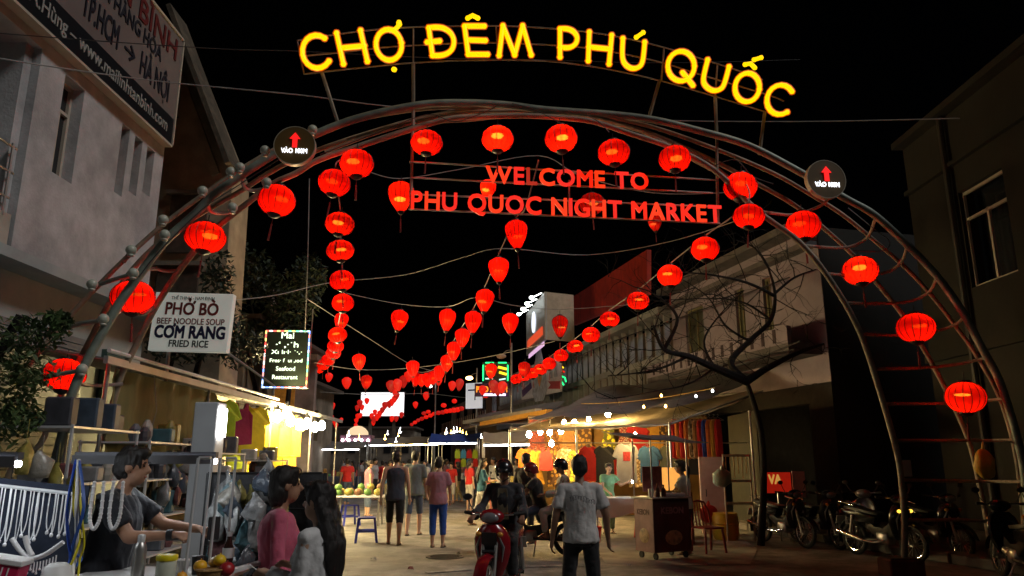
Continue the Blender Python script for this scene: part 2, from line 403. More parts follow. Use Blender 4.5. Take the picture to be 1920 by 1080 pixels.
def wall_holes(mb, conv, a0, a1, z0, z1, holes, depth):
    """wall between a0..a1 and z0..z1 with openings; conv(a, z, d) gives the point d metres behind the face"""
    A = sorted({a0, a1, *[h[0] for h in holes], *[h[1] for h in holes]}); Z = sorted({z0, z1, *[h[2] for h in holes], *[h[3] for h in holes]})
    solid = lambda i, j: 0 <= i < len(A) - 1 and 0 <= j < len(Z) - 1 and not any(h[0] - 1e-6 <= (A[i] + A[i + 1]) / 2 <= h[1] and h[2] <= (Z[j] + Z[j + 1]) / 2 <= h[3] for h in holes)
    for i in range(len(A) - 1):
        for j in range(len(Z) - 1):
            if not solid(i, j): continue
            a, b, c, d = A[i], A[i + 1], Z[j], Z[j + 1]
            f = [conv(a, c, 0), conv(b, c, 0), conv(b, d, 0), conv(a, d, 0)]; r = [conv(a, c, depth), conv(b, c, depth), conv(b, d, depth), conv(a, d, depth)]
            fs = [(0, 1, 2, 3), (7, 6, 5, 4)]
            if not solid(i - 1, j): fs.append((0, 3, 7, 4))
            if not solid(i + 1, j): fs.append((1, 5, 6, 2))
            if not solid(i, j - 1): fs.append((0, 4, 5, 1))
            if not solid(i, j + 1): fs.append((3, 2, 6, 7))
            mb.add(f + r, fs)
    return mb

# ------------------------------------------------------------------ left corner building with its big board
lb = T('corner_building', 'grey plastered corner building on the left with narrow windows under a big board', 'building', (LWX, 13, 0))
cv = lambda a, z, d: (LWX - d, a, z)
w1 = [WP(120, 136), WP(161, 171), WP(99, 323), WP(132, 344)]
wy0, wy1 = (w1[0].y + w1[2].y) / 2, (w1[1].y + w1[3].y) / 2
wz0, wz1 = (w1[2].z + w1[3].z) / 2, (w1[0].z + w1[1].z) / 2
holes = [(wy0, wy1, wz0, wz1)]
for (ua, va, ub, vb) in ((221, 230, 237, 370), (247, 254, 262, 368), (271, 275, 286, 368)):
    a, b = WP(ua, (va + vb) / 2), WP(ub, (va + vb) / 2); holes.append((a.y, b.y, WP((ua + ub) / 2, vb).z, WP((ua + ub) / 2, va).z))
m = MB(); wall_holes(m, cv, 11.35, 15.85, 4.75, 11.0, holes, .35)
m.box((LWX - 4.2, 15.72, 7.9), (7.7, .25, 6.2))
m.build('wall', plaster, lb, world=True)
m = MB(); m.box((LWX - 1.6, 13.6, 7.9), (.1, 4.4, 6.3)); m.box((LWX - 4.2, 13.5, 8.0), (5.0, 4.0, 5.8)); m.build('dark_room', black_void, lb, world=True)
for k, h in enumerate(holes):
    wd = MB(); y0, y1, z0, z1 = h; e = .06
    for (yy, zz, sy, sz) in (((y0 + y1) / 2, z0 + e / 2, y1 - y0, e), ((y0 + y1) / 2, z1 - e / 2, y1 - y0, e), (y0 + e / 2, (z0 + z1) / 2, e, z1 - z0 - 2 * e), (y1 - e / 2, (z0 + z1) / 2, e, z1 - z0 - 2 * e)):
        wd.box((LWX - .24, yy, zz), (.06, sy, sz))
    if k == 0:
        wd.box((LWX - .24, (y0 + y1) / 2, z0 + (z1 - z0) * .70), (.06, y1 - y0 - 2 * e, .06)); wd.box((LWX - .24, y0 + .32, z0 + (z1 - z0) * .35), (.05, .05, (z1 - z0) * .66))
    o = wd.build('window', frame_cream, lb, world=True)
    p = MB(); p.box((LWX - .28, (y0 + y1) / 2, (z0 + z1) / 2), (.02, y1 - y0 - .02, z1 - z0 - .02)); p.build('pane', glass_dark if k == 0 else mat('amber_blind', (.20, .11, .03), .6, var=.4, scale=4, stretch=(1, 1, .2)), o, world=True)
# lower storey: teal wall, awning band and shutters
m = MB(); m.box((LWX - .22, 12.8, 2.3), (.3, 6.4, 4.6)); m.box((LWX + .1, 12.8, 4.66), (.75, 6.6, .17)); m.build('ground_floor_wall', plaster_teal, lb, world=True)
m = MB()
for i in range(26): m.box((LWX + .03, 12.4 + .0, .5 + i * .13), (.05, 2.6, .11))
m.build('roller_shutter', mat('shutter_steel', (.2, .22, .23), .5, .4, var=.1), lb, world=True)
m = MB(); m.box((LWX - .02, 14.9, 3.0), (.12, .9, 1.5)); m.build('dark_window', mat('green_shutter', (.04, .08, .07), .6), lb, world=True)
# near part with a recessed balcony
m = MB(); m.box((LWX - 1.7, 9.4, 7.0), (.3, 3.9, 4.4)); m.box((LWX - .9, 8.9, 4.75), (1.8, 4.85, .2)); m.box((LWX - .85, 9.2, 8.55), (1.7, 4.3, .2)); m.box((LWX - .9, 11.25, 6.8), (1.5, .19, 3.6))
m.build('balcony_recess', plaster, lb, world=True)
m = MB(); m.box((LWX - .12, 8.9, 5.15), (.16, 4.8, .6)); m.build('balcony_parapet', cream, lb, world=True)
for i in range(3):
    m = MB(); m.tube([(LWX - .05, 6.6, 5.7 + i * .42), (LWX - .05, 11.2, 5.7 + i * .42)], .022, 6); m.build('rail', steel, lb, world=True)
for y in (11.1, 10.0, 8.9):
    m = MB(); m.tube([(LWX - .05, y, 5.4), (LWX - .05, y, 6.6)], .025, 6); m.build('rail_post', steel, lb, world=True)
# the board
bd = T('shop_board', 'big pink and black haulage board along the top of the left building', 'sign', (LWX + .15, 12, 8.65))
bz0 = 8.66; bz1 = 11.3; by1 = 15.75
m = MB(); m.box((LWX + .12, 9.5, (bz0 + .62 + bz1) / 2), (.14, 12.5, bz1 - bz0 - .62)); m.build('panel', mat('pink_board', (.20, .165, .155), .5, var=.05, scale=2, dirt=.15), bd, world=True)
m = MB(); m.box((LWX + .12, 9.5, bz0 + .31), (.145, 12.5, .62)); m.build('band', mat('black_board', (.012, .013, .016), .4), bd, world=True)
m = MB(); m.box((LWX + .12, 9.5, bz0 - .035), (.2, 12.52, .05)); m.box((LWX + .12, 15.78, (bz0 + bz1) / 2), (.2, .05, bz1 - bz0)); m.box((LWX + .12, 9.5, bz1 + .03), (.2, 12.52, .05)); m.build('trim', frame_cream, bd, world=True)
navy = mat('navy_letter', (.02, .02, .03), .5); redl = mat('dark_red_letter', (.13, .02, .02), .5); whl = mat('white_letter', (.33, .33, .31), .5)
bx = LWX + .12 + .078
put_text('0918 099 812 A.Hùng – www.mailinhtanbinh.com', (bx, 15.45, bz0 + .20), (0, 1, 0), (0, 0, 1), .27, 6.9, whl, bd, .012, align='R')
put_text('PHÚ QUỐC', (bx, 10.85, bz0 + .86), (0, 1, 0), (0, 0, 1), .50, 2.2, navy, bd, .012, align='R')
put_text('→', (bx, 11.15, bz0 + .90), (0, 1, 0), (0, 0, 1), .36, .42, navy, bd, .012)
put_text('TP.HCM', (bx, 11.9, bz0 + .86), (0, 1, 0), (0, 0, 1), .50, 1.25, navy, bd, .012)
put_text('→', (bx, 13.4, bz0 + .90), (0, 1, 0), (0, 0, 1), .36, .42, navy, bd, .012)
put_text('HÀ NỘI', (bx, 14.05, bz0 + .86), (0, 1, 0), (0, 0, 1), .50, 1.3, navy, bd, .012)
put_text('CHUYỂN HÀNG HÓA', (bx, 14.85, bz0 + 1.58), (0, 1, 0), (0, 0, 1), .32, 3.6, navy, bd, .012, align='R')
put_text('LINH TÂN BÌNH', (bx, 15.5, bz0 + 1.98), (0, 1, 0), (0, 0, 1), .50, 5.6, redl, bd, .012, align='R')

# neighbour with a steep raw gable
nb = T('gable_house', 'raw concrete gable house with sloping roof behind the big board', 'building', (-9.5, 18.5, 0))
Yg = 17.6
pts = [P(298, 60, Yg), P(333, 52, Yg), P(437, 318, Yg), P(437, 470, Yg)]
m = MB(); gx = lambda p: (p.x, p.z)
out = [(-12, .2), (pts[3].x, .2), gx(pts[2]), gx(pts[1]), gx(pts[0]), (-12, pts[0].z)]
m.prism(out, Yg, Yg + 1.2); m.build('wall', mat('brown_raw_concrete', (.38, .30, .20), .9, var=.25, scale=1.6, bump=.4, bscale=14, dirt=.5), nb, world=True)
m = MB(); a, b = pts[1], pts[2]; m.beam(a + V((.03, -.2, .25)), b + V((.12, -.2, -.1)), 1.0, .12); m.build('roof_edge', mat('mossy_concrete', (.12, .095, .065), .9, var=.3, scale=6, bump=.5, dirt=.4), nb, world=True)
m = MB(); m.beam(a + V((-.35, -.06, -.1)), b + V((-.4, -.06, -.15)), .12, .2); m.build('roof_moulding', MATS['brown_raw_concrete'], nb, world=True)
m = MB(); q = P(308, 240, Yg - .1); m.tube([q + V((0, 0, 1.2)), q, q - V((0, 0, 2.6))], .035, 6); m.tube([q + V((-.3, 0, .3)), q + V((.35, 0, .3))], .02, 5); m.build('downpipe', mat('pipe_grey', (.1, .1, .09), .6), nb, world=True)
for (u, v, w_, h_) in ((352, 420, .9, 1.5), (330, 560, 1.0, 1.6)):
    q = P(u, v, Yg - .03); m = MB(); m.box((0, 0, 0), (w_, .1, h_), M=Matrix.Translation(q)); o = m.build('window', mat('brown_shutter', (.07, .05, .035), .7, var=.3), nb, world=True)
    m = MB(); m.box((0, -.04, h_ / 2 + .06), (w_ + .2, .2, .1), M=Matrix.Translation(q)); m.build('lintel', concrete, o, world=True)

# dark brick and plaster row further along the left side
for k, (y0, y1, h, lab, mt) in enumerate(((24.2, 33, 6.2, 'dark plastered house behind the noodle sign and left stalls', concrete), (33.4, 41, 5.2, 'low dark house behind the seafood sign', concrete))):
    b = T('street_house', lab, 'building', (-11, (y0 + y1) / 2, 0), 0, 'houses along the left side')
    m = MB(); xx = -8.8 - k * 1.0
    wall_holes(m, lambda a, z, d: (xx - d, a, z), y0, y1, 0, h, [(y0 + 1 + i * 2.4, y0 + 2.2 + i * 2.4, h - 2.6, h - 1.1) for i in range(int((y1 - y0 - 1.5) / 2.4))], .3)
    m.box((xx - 3.2, y0 + .15, h / 2), (5.8, .3, h)); m.build('wall', mt, b, world=True)
    m = MB(); m.box((xx - 3, (y0 + y1) / 2, h + .08), (7, y1 - y0 + .4, .15)); m.build('roof', mat('dark_roof', (.08, .06, .05), .8), b, world=True)
    for i in range(int((y1 - y0 - 1.5) / 2.4)):
        m = MB(); m.box((xx - .2, y0 + 1.6 + i * 2.4, h - 1.85), (.04, 1.2, 1.5)); m.build('window', glass_dark, b, world=True)

# ------------------------------------------------------------------ right row of houses
cvR = lambda a, z, d: RS(a, -d, z)
def srow(u, v, off=0.):
    p = RP(u, v, off); return (p - RF0).dot(RFD), p.z
ph = T('pink_house', 'pink plastered house with balcony behind the bare tree', 'building', RS(3, 0, 0))
s0 = srow(1547, 600)[0]; s1 = srow(1262, 640)[0]
zt = 7.75
wh = []
for (ua, ub, va, vb) in ((1285, 1322, 590, 650), (1377, 1400, 545, 632), (1428, 1450, 520, 600)):
    a, zb = srow(ub, vb); b, zt_ = srow(ua, va); wh.append((a, b, 5.15, 6.95))
m = MB(); wall_holes(m, cvR, s0, s1, 3.6, zt, wh, .3)
a_, b_ = RS(s0 + .0, -.3, 0), RS(s0, -9, 0)
m.build('wall', pinkwall, ph, world=True)
m = MB(); m.add([RS(s0 - .02, -.01, z) for z in (0, zt)] + [RS(s0 - .02, -9, z) for z in (0, zt)], [(0, 1, 3, 2)]); m.build('end_wall', darkwall, ph, world=True)  # pink end wall coloured near-black to stand for its unlit side
m = MB(); wall_holes(m, cvR, s0, s1, .13, 3.6, [(s0 + 1, s1 - 1, .13, 3.1)], .3); m.build('ground_floor_wall', mat('dark_ground_wall', (.022, .019, .016), .9, var=.3, dirt=.4), ph, world=True)  # near-black tone over the whole ground floor wall
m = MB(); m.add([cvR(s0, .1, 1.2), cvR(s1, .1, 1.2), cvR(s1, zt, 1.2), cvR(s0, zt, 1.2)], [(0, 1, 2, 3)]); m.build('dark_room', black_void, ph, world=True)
for h in wh:
    f = MB(); e = .08
    for (aa, bb, zz0, zz1) in ((h[0], h[1], h[2], h[2] + e), (h[0], h[1], h[3] - e, h[3]), (h[0], h[0] + e, h[2] + e, h[3] - e), (h[1] - e, h[1], h[2] + e, h[3] - e), ((h[0] + h[1]) / 2 - .03, (h[0] + h[1]) / 2 + .03, h[2] + e, h[3] - e)):
        f.add([cvR(aa, zz0, .1), cvR(bb, zz0, .1), cvR(bb, zz1, .1), cvR(aa, zz1, .1), cvR(aa, zz0, .18), cvR(bb, zz0, .18), cvR(bb, zz1, .18), cvR(aa, zz1, .18)], [(0, 1, 2, 3), (7, 6, 5, 4), (0, 4, 5, 1), (3, 2, 6, 7), (0, 3, 7, 4), (1, 5, 6, 2)])
    o = f.build('window', mat('olive_shutter', (.17, .15, .07), .7, var=.2), ph, world=True)
    p = MB(); p.add([cvR(h[0], h[2], .15), cvR(h[1], h[2], .15), cvR(h[1], h[3], .15), cvR(h[0], h[3], .15)], [(0, 1, 2, 3)]); p.build('pane', mat('dusty_pane', (.09, .09, .06), .35, var=.3, scale=3), o, world=True)
def rbar(mb, s_a, s_b, off, z0, z1, th):
    q = [RS(s_a, off, z0), RS(s_b, off, z0), RS(s_b, off + th, z0), RS(s_a, off + th, z0)]
    mb.add(q + [V((p.x, p.y, z1)) for p in q], [(3, 2, 1, 0), (4, 5, 6, 7), (0, 1, 5, 4), (1, 2, 6, 5), (2, 3, 7, 6), (3, 0, 4, 7)]); return mb
m = MB(); rbar(m, s0, s1, .02, 7.2, 7.35, .35); rbar(m, s0, s1, .0, 7.75, 7.95, .6); m.build('cornice', mat('grey_cornice', (.14, .125, .125), .9, var=.2, scale=2, dirt=.4), ph, world=True)
m = MB(); rbar(m, s0 + .2, s1 + .2, .02, 4.32, 4.6, 1.0); m.build('balcony_floor', MATS['grey_cornice'], ph, world=True)
m = MB()
rbar(m, s0 + .2, s1 + .2, .9, 4.6, 5.05, .13); m.build('balcony_parapet', pinkwall, ph, world=True)
dk = mat('dark_slot_paint', (.05, .03, .035), .8)
nsl = 15
for i in range(nsl):
    s = s0 + .7 + i * (s1 - s0 - 1.2) / (nsl - 1)
    m = MB(); rbar(m, s, s + .13, 1.02, 4.66, 5.02, .03); m.build('parapet_slot', dk, ph, world=True)
# red sheet roof behind
m = MB(); sr0 = srow(1212, 540)[0]; sr1 = srow(1075, 590)[0]
rbar(m, sr0, sr1, -.35, 7.55, 10.0, .25)
# louvre building
lv = T('pillared_house', 'two storey house with rows of slim concrete pillars above blue trim', 'building', RS(25, 0, 0))
l0 = s1 + .15; l1 = 38.0
m = MB(); rbar(m, l0, l1, -1.4, .13, 7.2, .3); m.build('back_wall', mat('brown_dark_wall', (.12, .09, .06), .9, var=.25, scale=1.5), lv, world=True)
m = MB(); rbar(m, l0, l1, -.1, 4.2, 4.5, .3); rbar(m, l0, l1, -.1, 5.36, 5.6, .25); rbar(m, l0, l1, -.4, 7.1, 7.35, .9); m.build('beam', mat('grey_concrete_trim', (.42, .42, .41), .85, var=.12, scale=2, dirt=.3), lv, world=True)
m = MB(); rbar(m, l0, l1, .0, 3.85, 4.19, .28); m.build('blue_trim', mat('blue_paint', (.20, .29, .40), .7, var=.15, scale=2, dirt=.3), lv, world=True)
pm = {}
npl = 34
for i in range(npl):
    s = l0 + .3 + i * (l1 - l0 - .6) / (npl - 1)
    for z0, z1 in ((4.5, 5.36), (5.6, 7.1)):
        if (z0,) not in pm:
            q = MB(); q.box((0, 0, (z1 - z0) / 2), (.10 if z0 > 5 else .17, .22, z1 - z0)); pm[(z0,)] = q.mesh('pillar'); pm[(z0,)].materials.append(MATS['grey_concrete_trim'])
        ob = bpy.data.objects.new('pillar', pm[(z0,)]); COL.objects.link(ob); ob.parent = lv
        p = basis(lv).inverted() @ RS(s, .02, z0); ob.location = p; ob.rotation_euler = (0, 0, math.atan2(RFD.y, RFD.x))
m = MB(); rc_ = [RP(1213, 468, -.6), RP(1075, 556, -.6), RP(1075, 610, -.6), RP(1213, 552, -.6)]; m.add(rc_ + [p - RFN * .2 for p in rc_], [(0, 1, 2, 3), (7, 6, 5, 4), (0, 4, 5, 1), (1, 5, 6, 2), (2, 6, 7, 3), (3, 7, 4, 0)]); m.build('red_parapet', redroof, lv, world=True)
# billboard block on the corner of the red parapet
bb = T('billboard_box', 'boxy cream rooftop billboard with spotlights and a white disc logo', 'billboard', RS(30, 0, 6))
Yb = 38.0
c0, c1 = P(1012, 552, Yb - 2), P(1073, 552, Yb)
lo = P(988, 640, Yb - 2.0)
A, B, C_ = P(987, 575, Yb), P(1020, 549, Yb - 3), P(1075, 551, Yb - 2.2)
def down(p, v): d = ray(960, v); return V((p.x, p.y, CAM.z + d.z * (p.y / d.y)))
def vquad(mb, a, b, zt_a, zb_a, th=.12, inward=V((.2, 1, 0))):
    i = inward.normalized() * th
    q = [V((a.x, a.y, zb_a)), V((b.x, b.y, zb_a)), V((b.x, b.y, zt_a)), V((a.x, a.y, zt_a))]
    mb.add(q + [p + i for p in q], [(0, 1, 2, 3), (7, 6, 5, 4), (0, 4, 5, 1), (3, 2, 6, 7), (0, 3, 7, 4), (1, 5, 6, 2)])
zt_, zb_ = 9.5, 7.2
A = V((.78, Yb + 2.0, 0)); B = V((1.55, Yb - 3.5, 0)); C_ = V((3.0, Yb - 2.8, 0))
m = MB(); vquad(m, A, B, zt_, zb_, .12, V((1, .3, 0))); m.build('front_panel', mat('billboard_dim_print', (.42, .42, .44), .5, var=.1), bb, world=True)
m = MB(); vquad(m, B + V((.02, 0, 0)), C_, zt_, zb_, .12, V((.1, 1, 0))); m.build('side_panel', mat('billboard_side', (.5, .42, .33), .7, var=.08, dirt=.2), bb, world=True)
fd = (B - A).normalized(); fn = V((-fd.y, fd.x, 0)); fn = fn if fn.x < 0 else -fn
q = A.lerp(B, .48) + fn * .05
m = MB(); m.prism([((.5) * cos(t * pi / 10), .55 * sin(t * pi / 10)) for t in range(20)], -.02, .02, Matrix.Translation((q.x, q.y, 8.55)) @ Matrix.Rotation(math.atan2(fd.y, fd.x), 4, 'Z')); m.build('disc_logo', glow('lit_disc', (.85, .9, 1), 1.3), bb, world=True)
m = MB(); q0, q1 = A.lerp(B, .12) + fn * .06, A.lerp(B, .92) + fn * .06; vquad(m, q0, q1, 7.9, 7.5, .04, -fn); m.build('red_band', glow('lit_red_band', (1, .10, .03), .75), bb, world=True)
for i in range(4):
    q = A.lerp(B, .12 + .25 * i) + fn * .5; m = MB(); m.ell((q.x, q.y, 9.35), (.12, .12, .09), 8, 5); m.tube([(q.x, q.y, 9.35), (q.x - fn.x * .5, q.y - fn.y * .5, 9.6)], .02, 5); m.build('spotlight', glow('billboard_spot', (.9, 1, .95), 12), bb, world=True)
m = MB(); q0, q1 = A.lerp(B, .2) + fn * .06, A.lerp(B, 1.0) + fn * .06; vquad(m, q0, q1, 7.1, 6.9, .04, -fn); m.build('pink_tube', glow('pink_tube_light', (1, .6, .9), .8), bb, world=True)

# far-right dark ochre house
dkh = T('ochre_house', 'dark ochre house with tall barred window beyond the right arch leg', 'building', (12.5, 12, 0))
DX = 10.2
q = lambda u, v: WP(u, v, DX)
ztop = q(1710, 268).z
ya, yb = 2.0, q(1708, 400).y
hy = [q(1895, 420).y, q(1808, 440).y]
hz = [q(1850, 530).z, q(1850, 330).z]
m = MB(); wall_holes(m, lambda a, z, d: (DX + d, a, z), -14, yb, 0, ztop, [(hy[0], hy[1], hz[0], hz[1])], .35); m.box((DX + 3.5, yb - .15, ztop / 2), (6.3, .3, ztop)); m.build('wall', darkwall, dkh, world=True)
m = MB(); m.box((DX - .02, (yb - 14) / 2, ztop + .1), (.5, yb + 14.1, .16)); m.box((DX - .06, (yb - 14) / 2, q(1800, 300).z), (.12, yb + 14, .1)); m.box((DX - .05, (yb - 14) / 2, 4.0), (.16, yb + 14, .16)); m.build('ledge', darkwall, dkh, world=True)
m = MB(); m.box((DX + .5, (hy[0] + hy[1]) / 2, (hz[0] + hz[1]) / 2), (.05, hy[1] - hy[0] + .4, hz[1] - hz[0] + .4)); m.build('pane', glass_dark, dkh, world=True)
for (yy, sy, zz, sz) in ((hy[0], .06, (hz[0] + hz[1]) / 2, hz[1] - hz[0]), (hy[1], .06, (hz[0] + hz[1]) / 2, hz[1] - hz[0]), ((hy[0] + hy[1]) / 2, .06, (hz[0] + hz[1]) / 2 - .3, hz[1] - hz[0] - .6), ((hy[0] + hy[1]) / 2, hy[1] - hy[0], hz[1] - .04, .06), ((hy[0] + hy[1]) / 2, hy[1] - hy[0], hz[1] - .65, .06), ((hy[0] + hy[1]) / 2, hy[1] - hy[0], hz[0] + .03, .06)):
    m = MB(); m.box((DX + .12, yy, zz), (.06, sy, sz)); m.build('window_bar', frame_cream, dkh, world=True)
m = MB(); m.tube([(DX - .12, q(1775, 260).y, ztop), (DX - .12, q(1775, 260).y, 0)], .07, 8); m.build('downpipe', mat('dark_pipe', (.03, .025, .02), .6), dkh, world=True)

# ------------------------------------------------------------------ the arch
arch = T('lantern_arch', 'tall arch of bent steel tubes spanning the market entrance', 'arch', (0, ARCH_Y, 0))
def atube(pix, r, m_, name='arch_tube', n=8, k=5):
    pts = spline([AP(*p) for p in pix], k); mb = MB(); mb.tube(pts, r, n); return mb.build(name, m_, arch, True, True)
Atop = [(555, 325, -.05), (597, 300, -.1), (674, 274, -.12), (772, 242, -.15), (841, 223, -.15), (897, 219, -.15), (980, 217, -.15), (1054, 221, -.15), (1111, 228, -.15), (1180, 250, -.15), (1259, 277, -.15), (1338, 318, -.2), (1420, 395, -.25), (1500, 455, -.3), (1560, 530, -.3), (1612, 622, -.3), (1650, 735, -.3), (1681, 845, -.3), (1691, 909, -.3), (1696, 974, -.3), (1696, 1060, -.3)]
atube([(70, 1180, .5), (120, 1040, .5), (160, 920, .5), (204, 783, .5), (229, 700, .45), (254, 650, .4), (292, 575, .3), (333, 512, .2), (375, 458, .15), (411, 423, .1), (456, 387, .05), (511, 345, 0)] + Atop, .046, brown_steel)
atube([(20, 1180, -.45), (60, 1010, -.45), (112, 837, -.42), (133, 746, -.4), (158, 687, -.4), (192, 625, -.38), (225, 567, -.35), (267, 508, -.33), (308, 454, -.3), (367, 400, -.28), (400, 366, -.25), (455, 327, -.22), (517, 288, -.2), (591, 252, -.2), (674, 221, -.18), (785, 197, -.15), (869, 193, -.12), (952, 197, -.1), (1023, 206, -.1), (1149, 215, -.12), (1227, 225, -.15), (1306, 244, -.18), (1401, 272, -.22), (1495, 320, -.25), (1585, 372, -.3), (1638, 402, -.3), (1698, 456, -.3), (1758, 519, -.3), (1806, 587, -.3), (1838, 647, -.3), (1869, 703, -.3), (1889, 758, -.3), (1907, 822, -.3), (1922, 903, -.3), (1932, 1070, -.3)], .06, green_steel, n=10)
atube([(-10, 1000, .3), (20, 880, .3), (75, 833, .3), (112, 746, .25), (162, 650, .2), (210, 560, .15), (262, 490, .1), (330, 430, .05), (405, 384, .0), (450, 359, 0), (522, 314, 0), (600, 280, .05), (690, 250, .1), (790, 222, .15), (900, 205, .2), (1050, 212, .25), (1200, 244, .3), (1330, 298, .4), (1430, 350, .5), (1490, 385, .6), (1547, 430, .7), (1603, 482, .7), (1646, 533, .7), (1694, 593, .7), (1738, 665, .7), (1774, 732, .7), (1814, 820, .7), (1836, 906, .7), (1849, 974, .7), (1858, 1040, .7)], .04, brown_steel)
atube([(40, 700, .1), (121, 604, .1), (183, 537, .05), (233, 487, 0), (292, 433, 0), (340, 395, 0), (400, 352, 0), (460, 312, 0), (540, 268, 0), (640, 232, .05), (760, 208, .1), (880, 200, .15), (1050, 207, .2), (1200, 232, .25), (1330, 275, .3), (1450, 325, .4), (1525, 368, .45), (1579, 402, .5), (1638, 450, .5), (1698, 502, .5), (1746, 553, .5), (1790, 609, .45), (1830, 665, .4), (1872, 740, .3), (1900, 830, .2), (1915, 930, .2), (1925, 1060, .2)], .036, brown_steel)
atube([(610, 285, -.05), (720, 245, 0), (850, 214, 0), (960, 208, .05), (1080, 214, .05), (1200, 245, .1), (1300, 300, .1), (1385, 345, .1)], .03, brown_steel)
atube([(650, 262, 0), (760, 232, 0), (880, 226, 0), (1010, 212, -.1), (1120, 220, -.1), (1240, 258, 0), (1330, 305, 0), (1400, 360, 0)], .022, rust)
for pix in ([(1420, 395, -.25), (1450, 400, .2), (1490, 402, .4), (1540, 385, .2), (1560, 362, -.2)],
            [(1507, 460, -.3), (1555, 464, .3), (1595, 462, .55), (1627, 444, .35), (1642, 407, -.3)],
            [(1548, 513, -.3), (1600, 516, .3), (1660, 511, .6), (1690, 491, .35), (1701, 459, -.3)],
            [(1585, 568, -.3), (1640, 569, .3), (1700, 566, .6), (1740, 549, .35), (1757, 520, -.3)],
            [(1618, 627, -.3), (1690, 629, .4), (1755, 621, .6), (1795, 606, .3), (1808, 590, -.3)],
            [(1642, 692, -.3), (1720, 690, .5), (1790, 684, .6), (1845, 672, .2), (1853, 672, -.3)],
            [(1664, 757, -.3), (1740, 757, .5), (1810, 755, .6), (1860, 750, .2), (1886, 748, -.3)],
            [(1681, 826, -.3), (1790, 826, .6), (1850, 826, .6), (1907, 825, -.3)],
            [(1691, 900, -.3), (1800, 902, .6), (1860, 903, .5), (1921, 903, -.3)],
            [(1696, 976, -.3), (1800, 975, .6), (1870, 980, .5), (1928, 988, -.3)],
            [(229, 720, .45), (190, 723, .2), (160, 722, -.1), (142, 715, -.4)], [(292, 575, .3), (262, 590, .1), (232, 580, -.1), (205, 600, -.36)],
            [(333, 508, .2), (310, 508, .1), (290, 504, 0), (268, 507, -.33)], [(411, 423, .1), (385, 432, .05), (345, 428, -.1), (330, 434, -.3)],
            [(440, 398, .06), (415, 400, 0), (395, 396, -.1), (390, 380, -.28)], [(490, 355, 0), (470, 357, 0), (456, 347, -.1), (458, 325, -.22), (478, 310, -.22)]):
    atube(pix, .026, steel if pix[0][0] < 500 else rust, 'rung', 7, 6)
# wiring laid along the arch
for pix in ([(600, 290, -.3), (700, 252, -.25), (800, 215, -.25), (850, 228, -.3), (900, 214, -.25), (930, 200, -.3)], [(960, 194, -.3), (1000, 205, -.3), (1040, 225, -.35), (1055, 236, -.4)], [(1100, 216, -.3), (1125, 230, -.35), (1142, 248, -.4)], [(1340, 310, -.3), (1380, 300, -.3), (1410, 330, -.3), (1450, 345, -.3)], [(260, 520, -.45), (300, 470, -.45), (380, 392, -.4), (440, 352, -.35), (560, 275, -.3)], [(1590, 390, -.1), (1640, 430, -.2), (1668, 452, -.3), (1655, 470, -.2), (1600, 470, .1)]):
    atube(pix, .008, cable, 'wiring', 5, 6)
# globe bulbs on bent steel brackets
globe_m = mat('milky_globe', (.42, .44, .36), .3, var=.06)
gmesh = None
for (u, v) in ((306, 412), (309, 440), (246, 469), (173, 533), (250, 512), (194, 598), (154, 692), (110, 778), (497, 282), (450, 314), (433, 322), (586, 243), (436, 389), (500, 342), (380, 358)):
    p = AP(u, v, -.45)
    if gmesh is None:
        mb = MB(); mb.ell((0, 0, 0), .07, 12, 8); mb.lathe([(.04, -.085), (.045, -.06)], n=10); gmesh = mb.mesh('globe_bulb'); gmesh.materials.append(globe_m); gmesh.polygons.foreach_set('use_smooth', [True] * len(gmesh.polygons))
    o = bpy.data.objects.new('globe_bulb', gmesh); COL.objects.link(o); o.parent = arch; o.location = basis(arch).inverted() @ p
for pix in ([(154, 694, -.45), (110, 702, -.3), (62, 712, -.1)], [(194, 600, -.45), (150, 607, -.3), (118, 618, .1)], [(246, 469, -.45), (236, 485, -.3), (233, 490, 0)], [(250, 514, -.45), (228, 520, -.3), (190, 532, 0)], [(110, 780, -.45), (70, 792, -.2), (30, 800, .1)]):
    atube(pix, .03, green_steel, 'bracket', 6, 3)
# planter foot under the front right leg
pf = T('planter_base', 'small worn concrete planter at the foot of the right arch leg', 'planter', (AP(1690, 1065, -.3).x, AP(1690, 1065, -.3).y, 0))
m = MB(); m.bbox((0, 0, .12), (.5, .4, .24), .02); m.build('box', mat('red_brown_paint', (.16, .04, .035), .8, var=.3, dirt=.4), pf)
m = MB(); m.box((0, 0, .245), (.42, .32, .02)); m.build('soil', mat('soil', (.05, .04, .03), .95), pf)

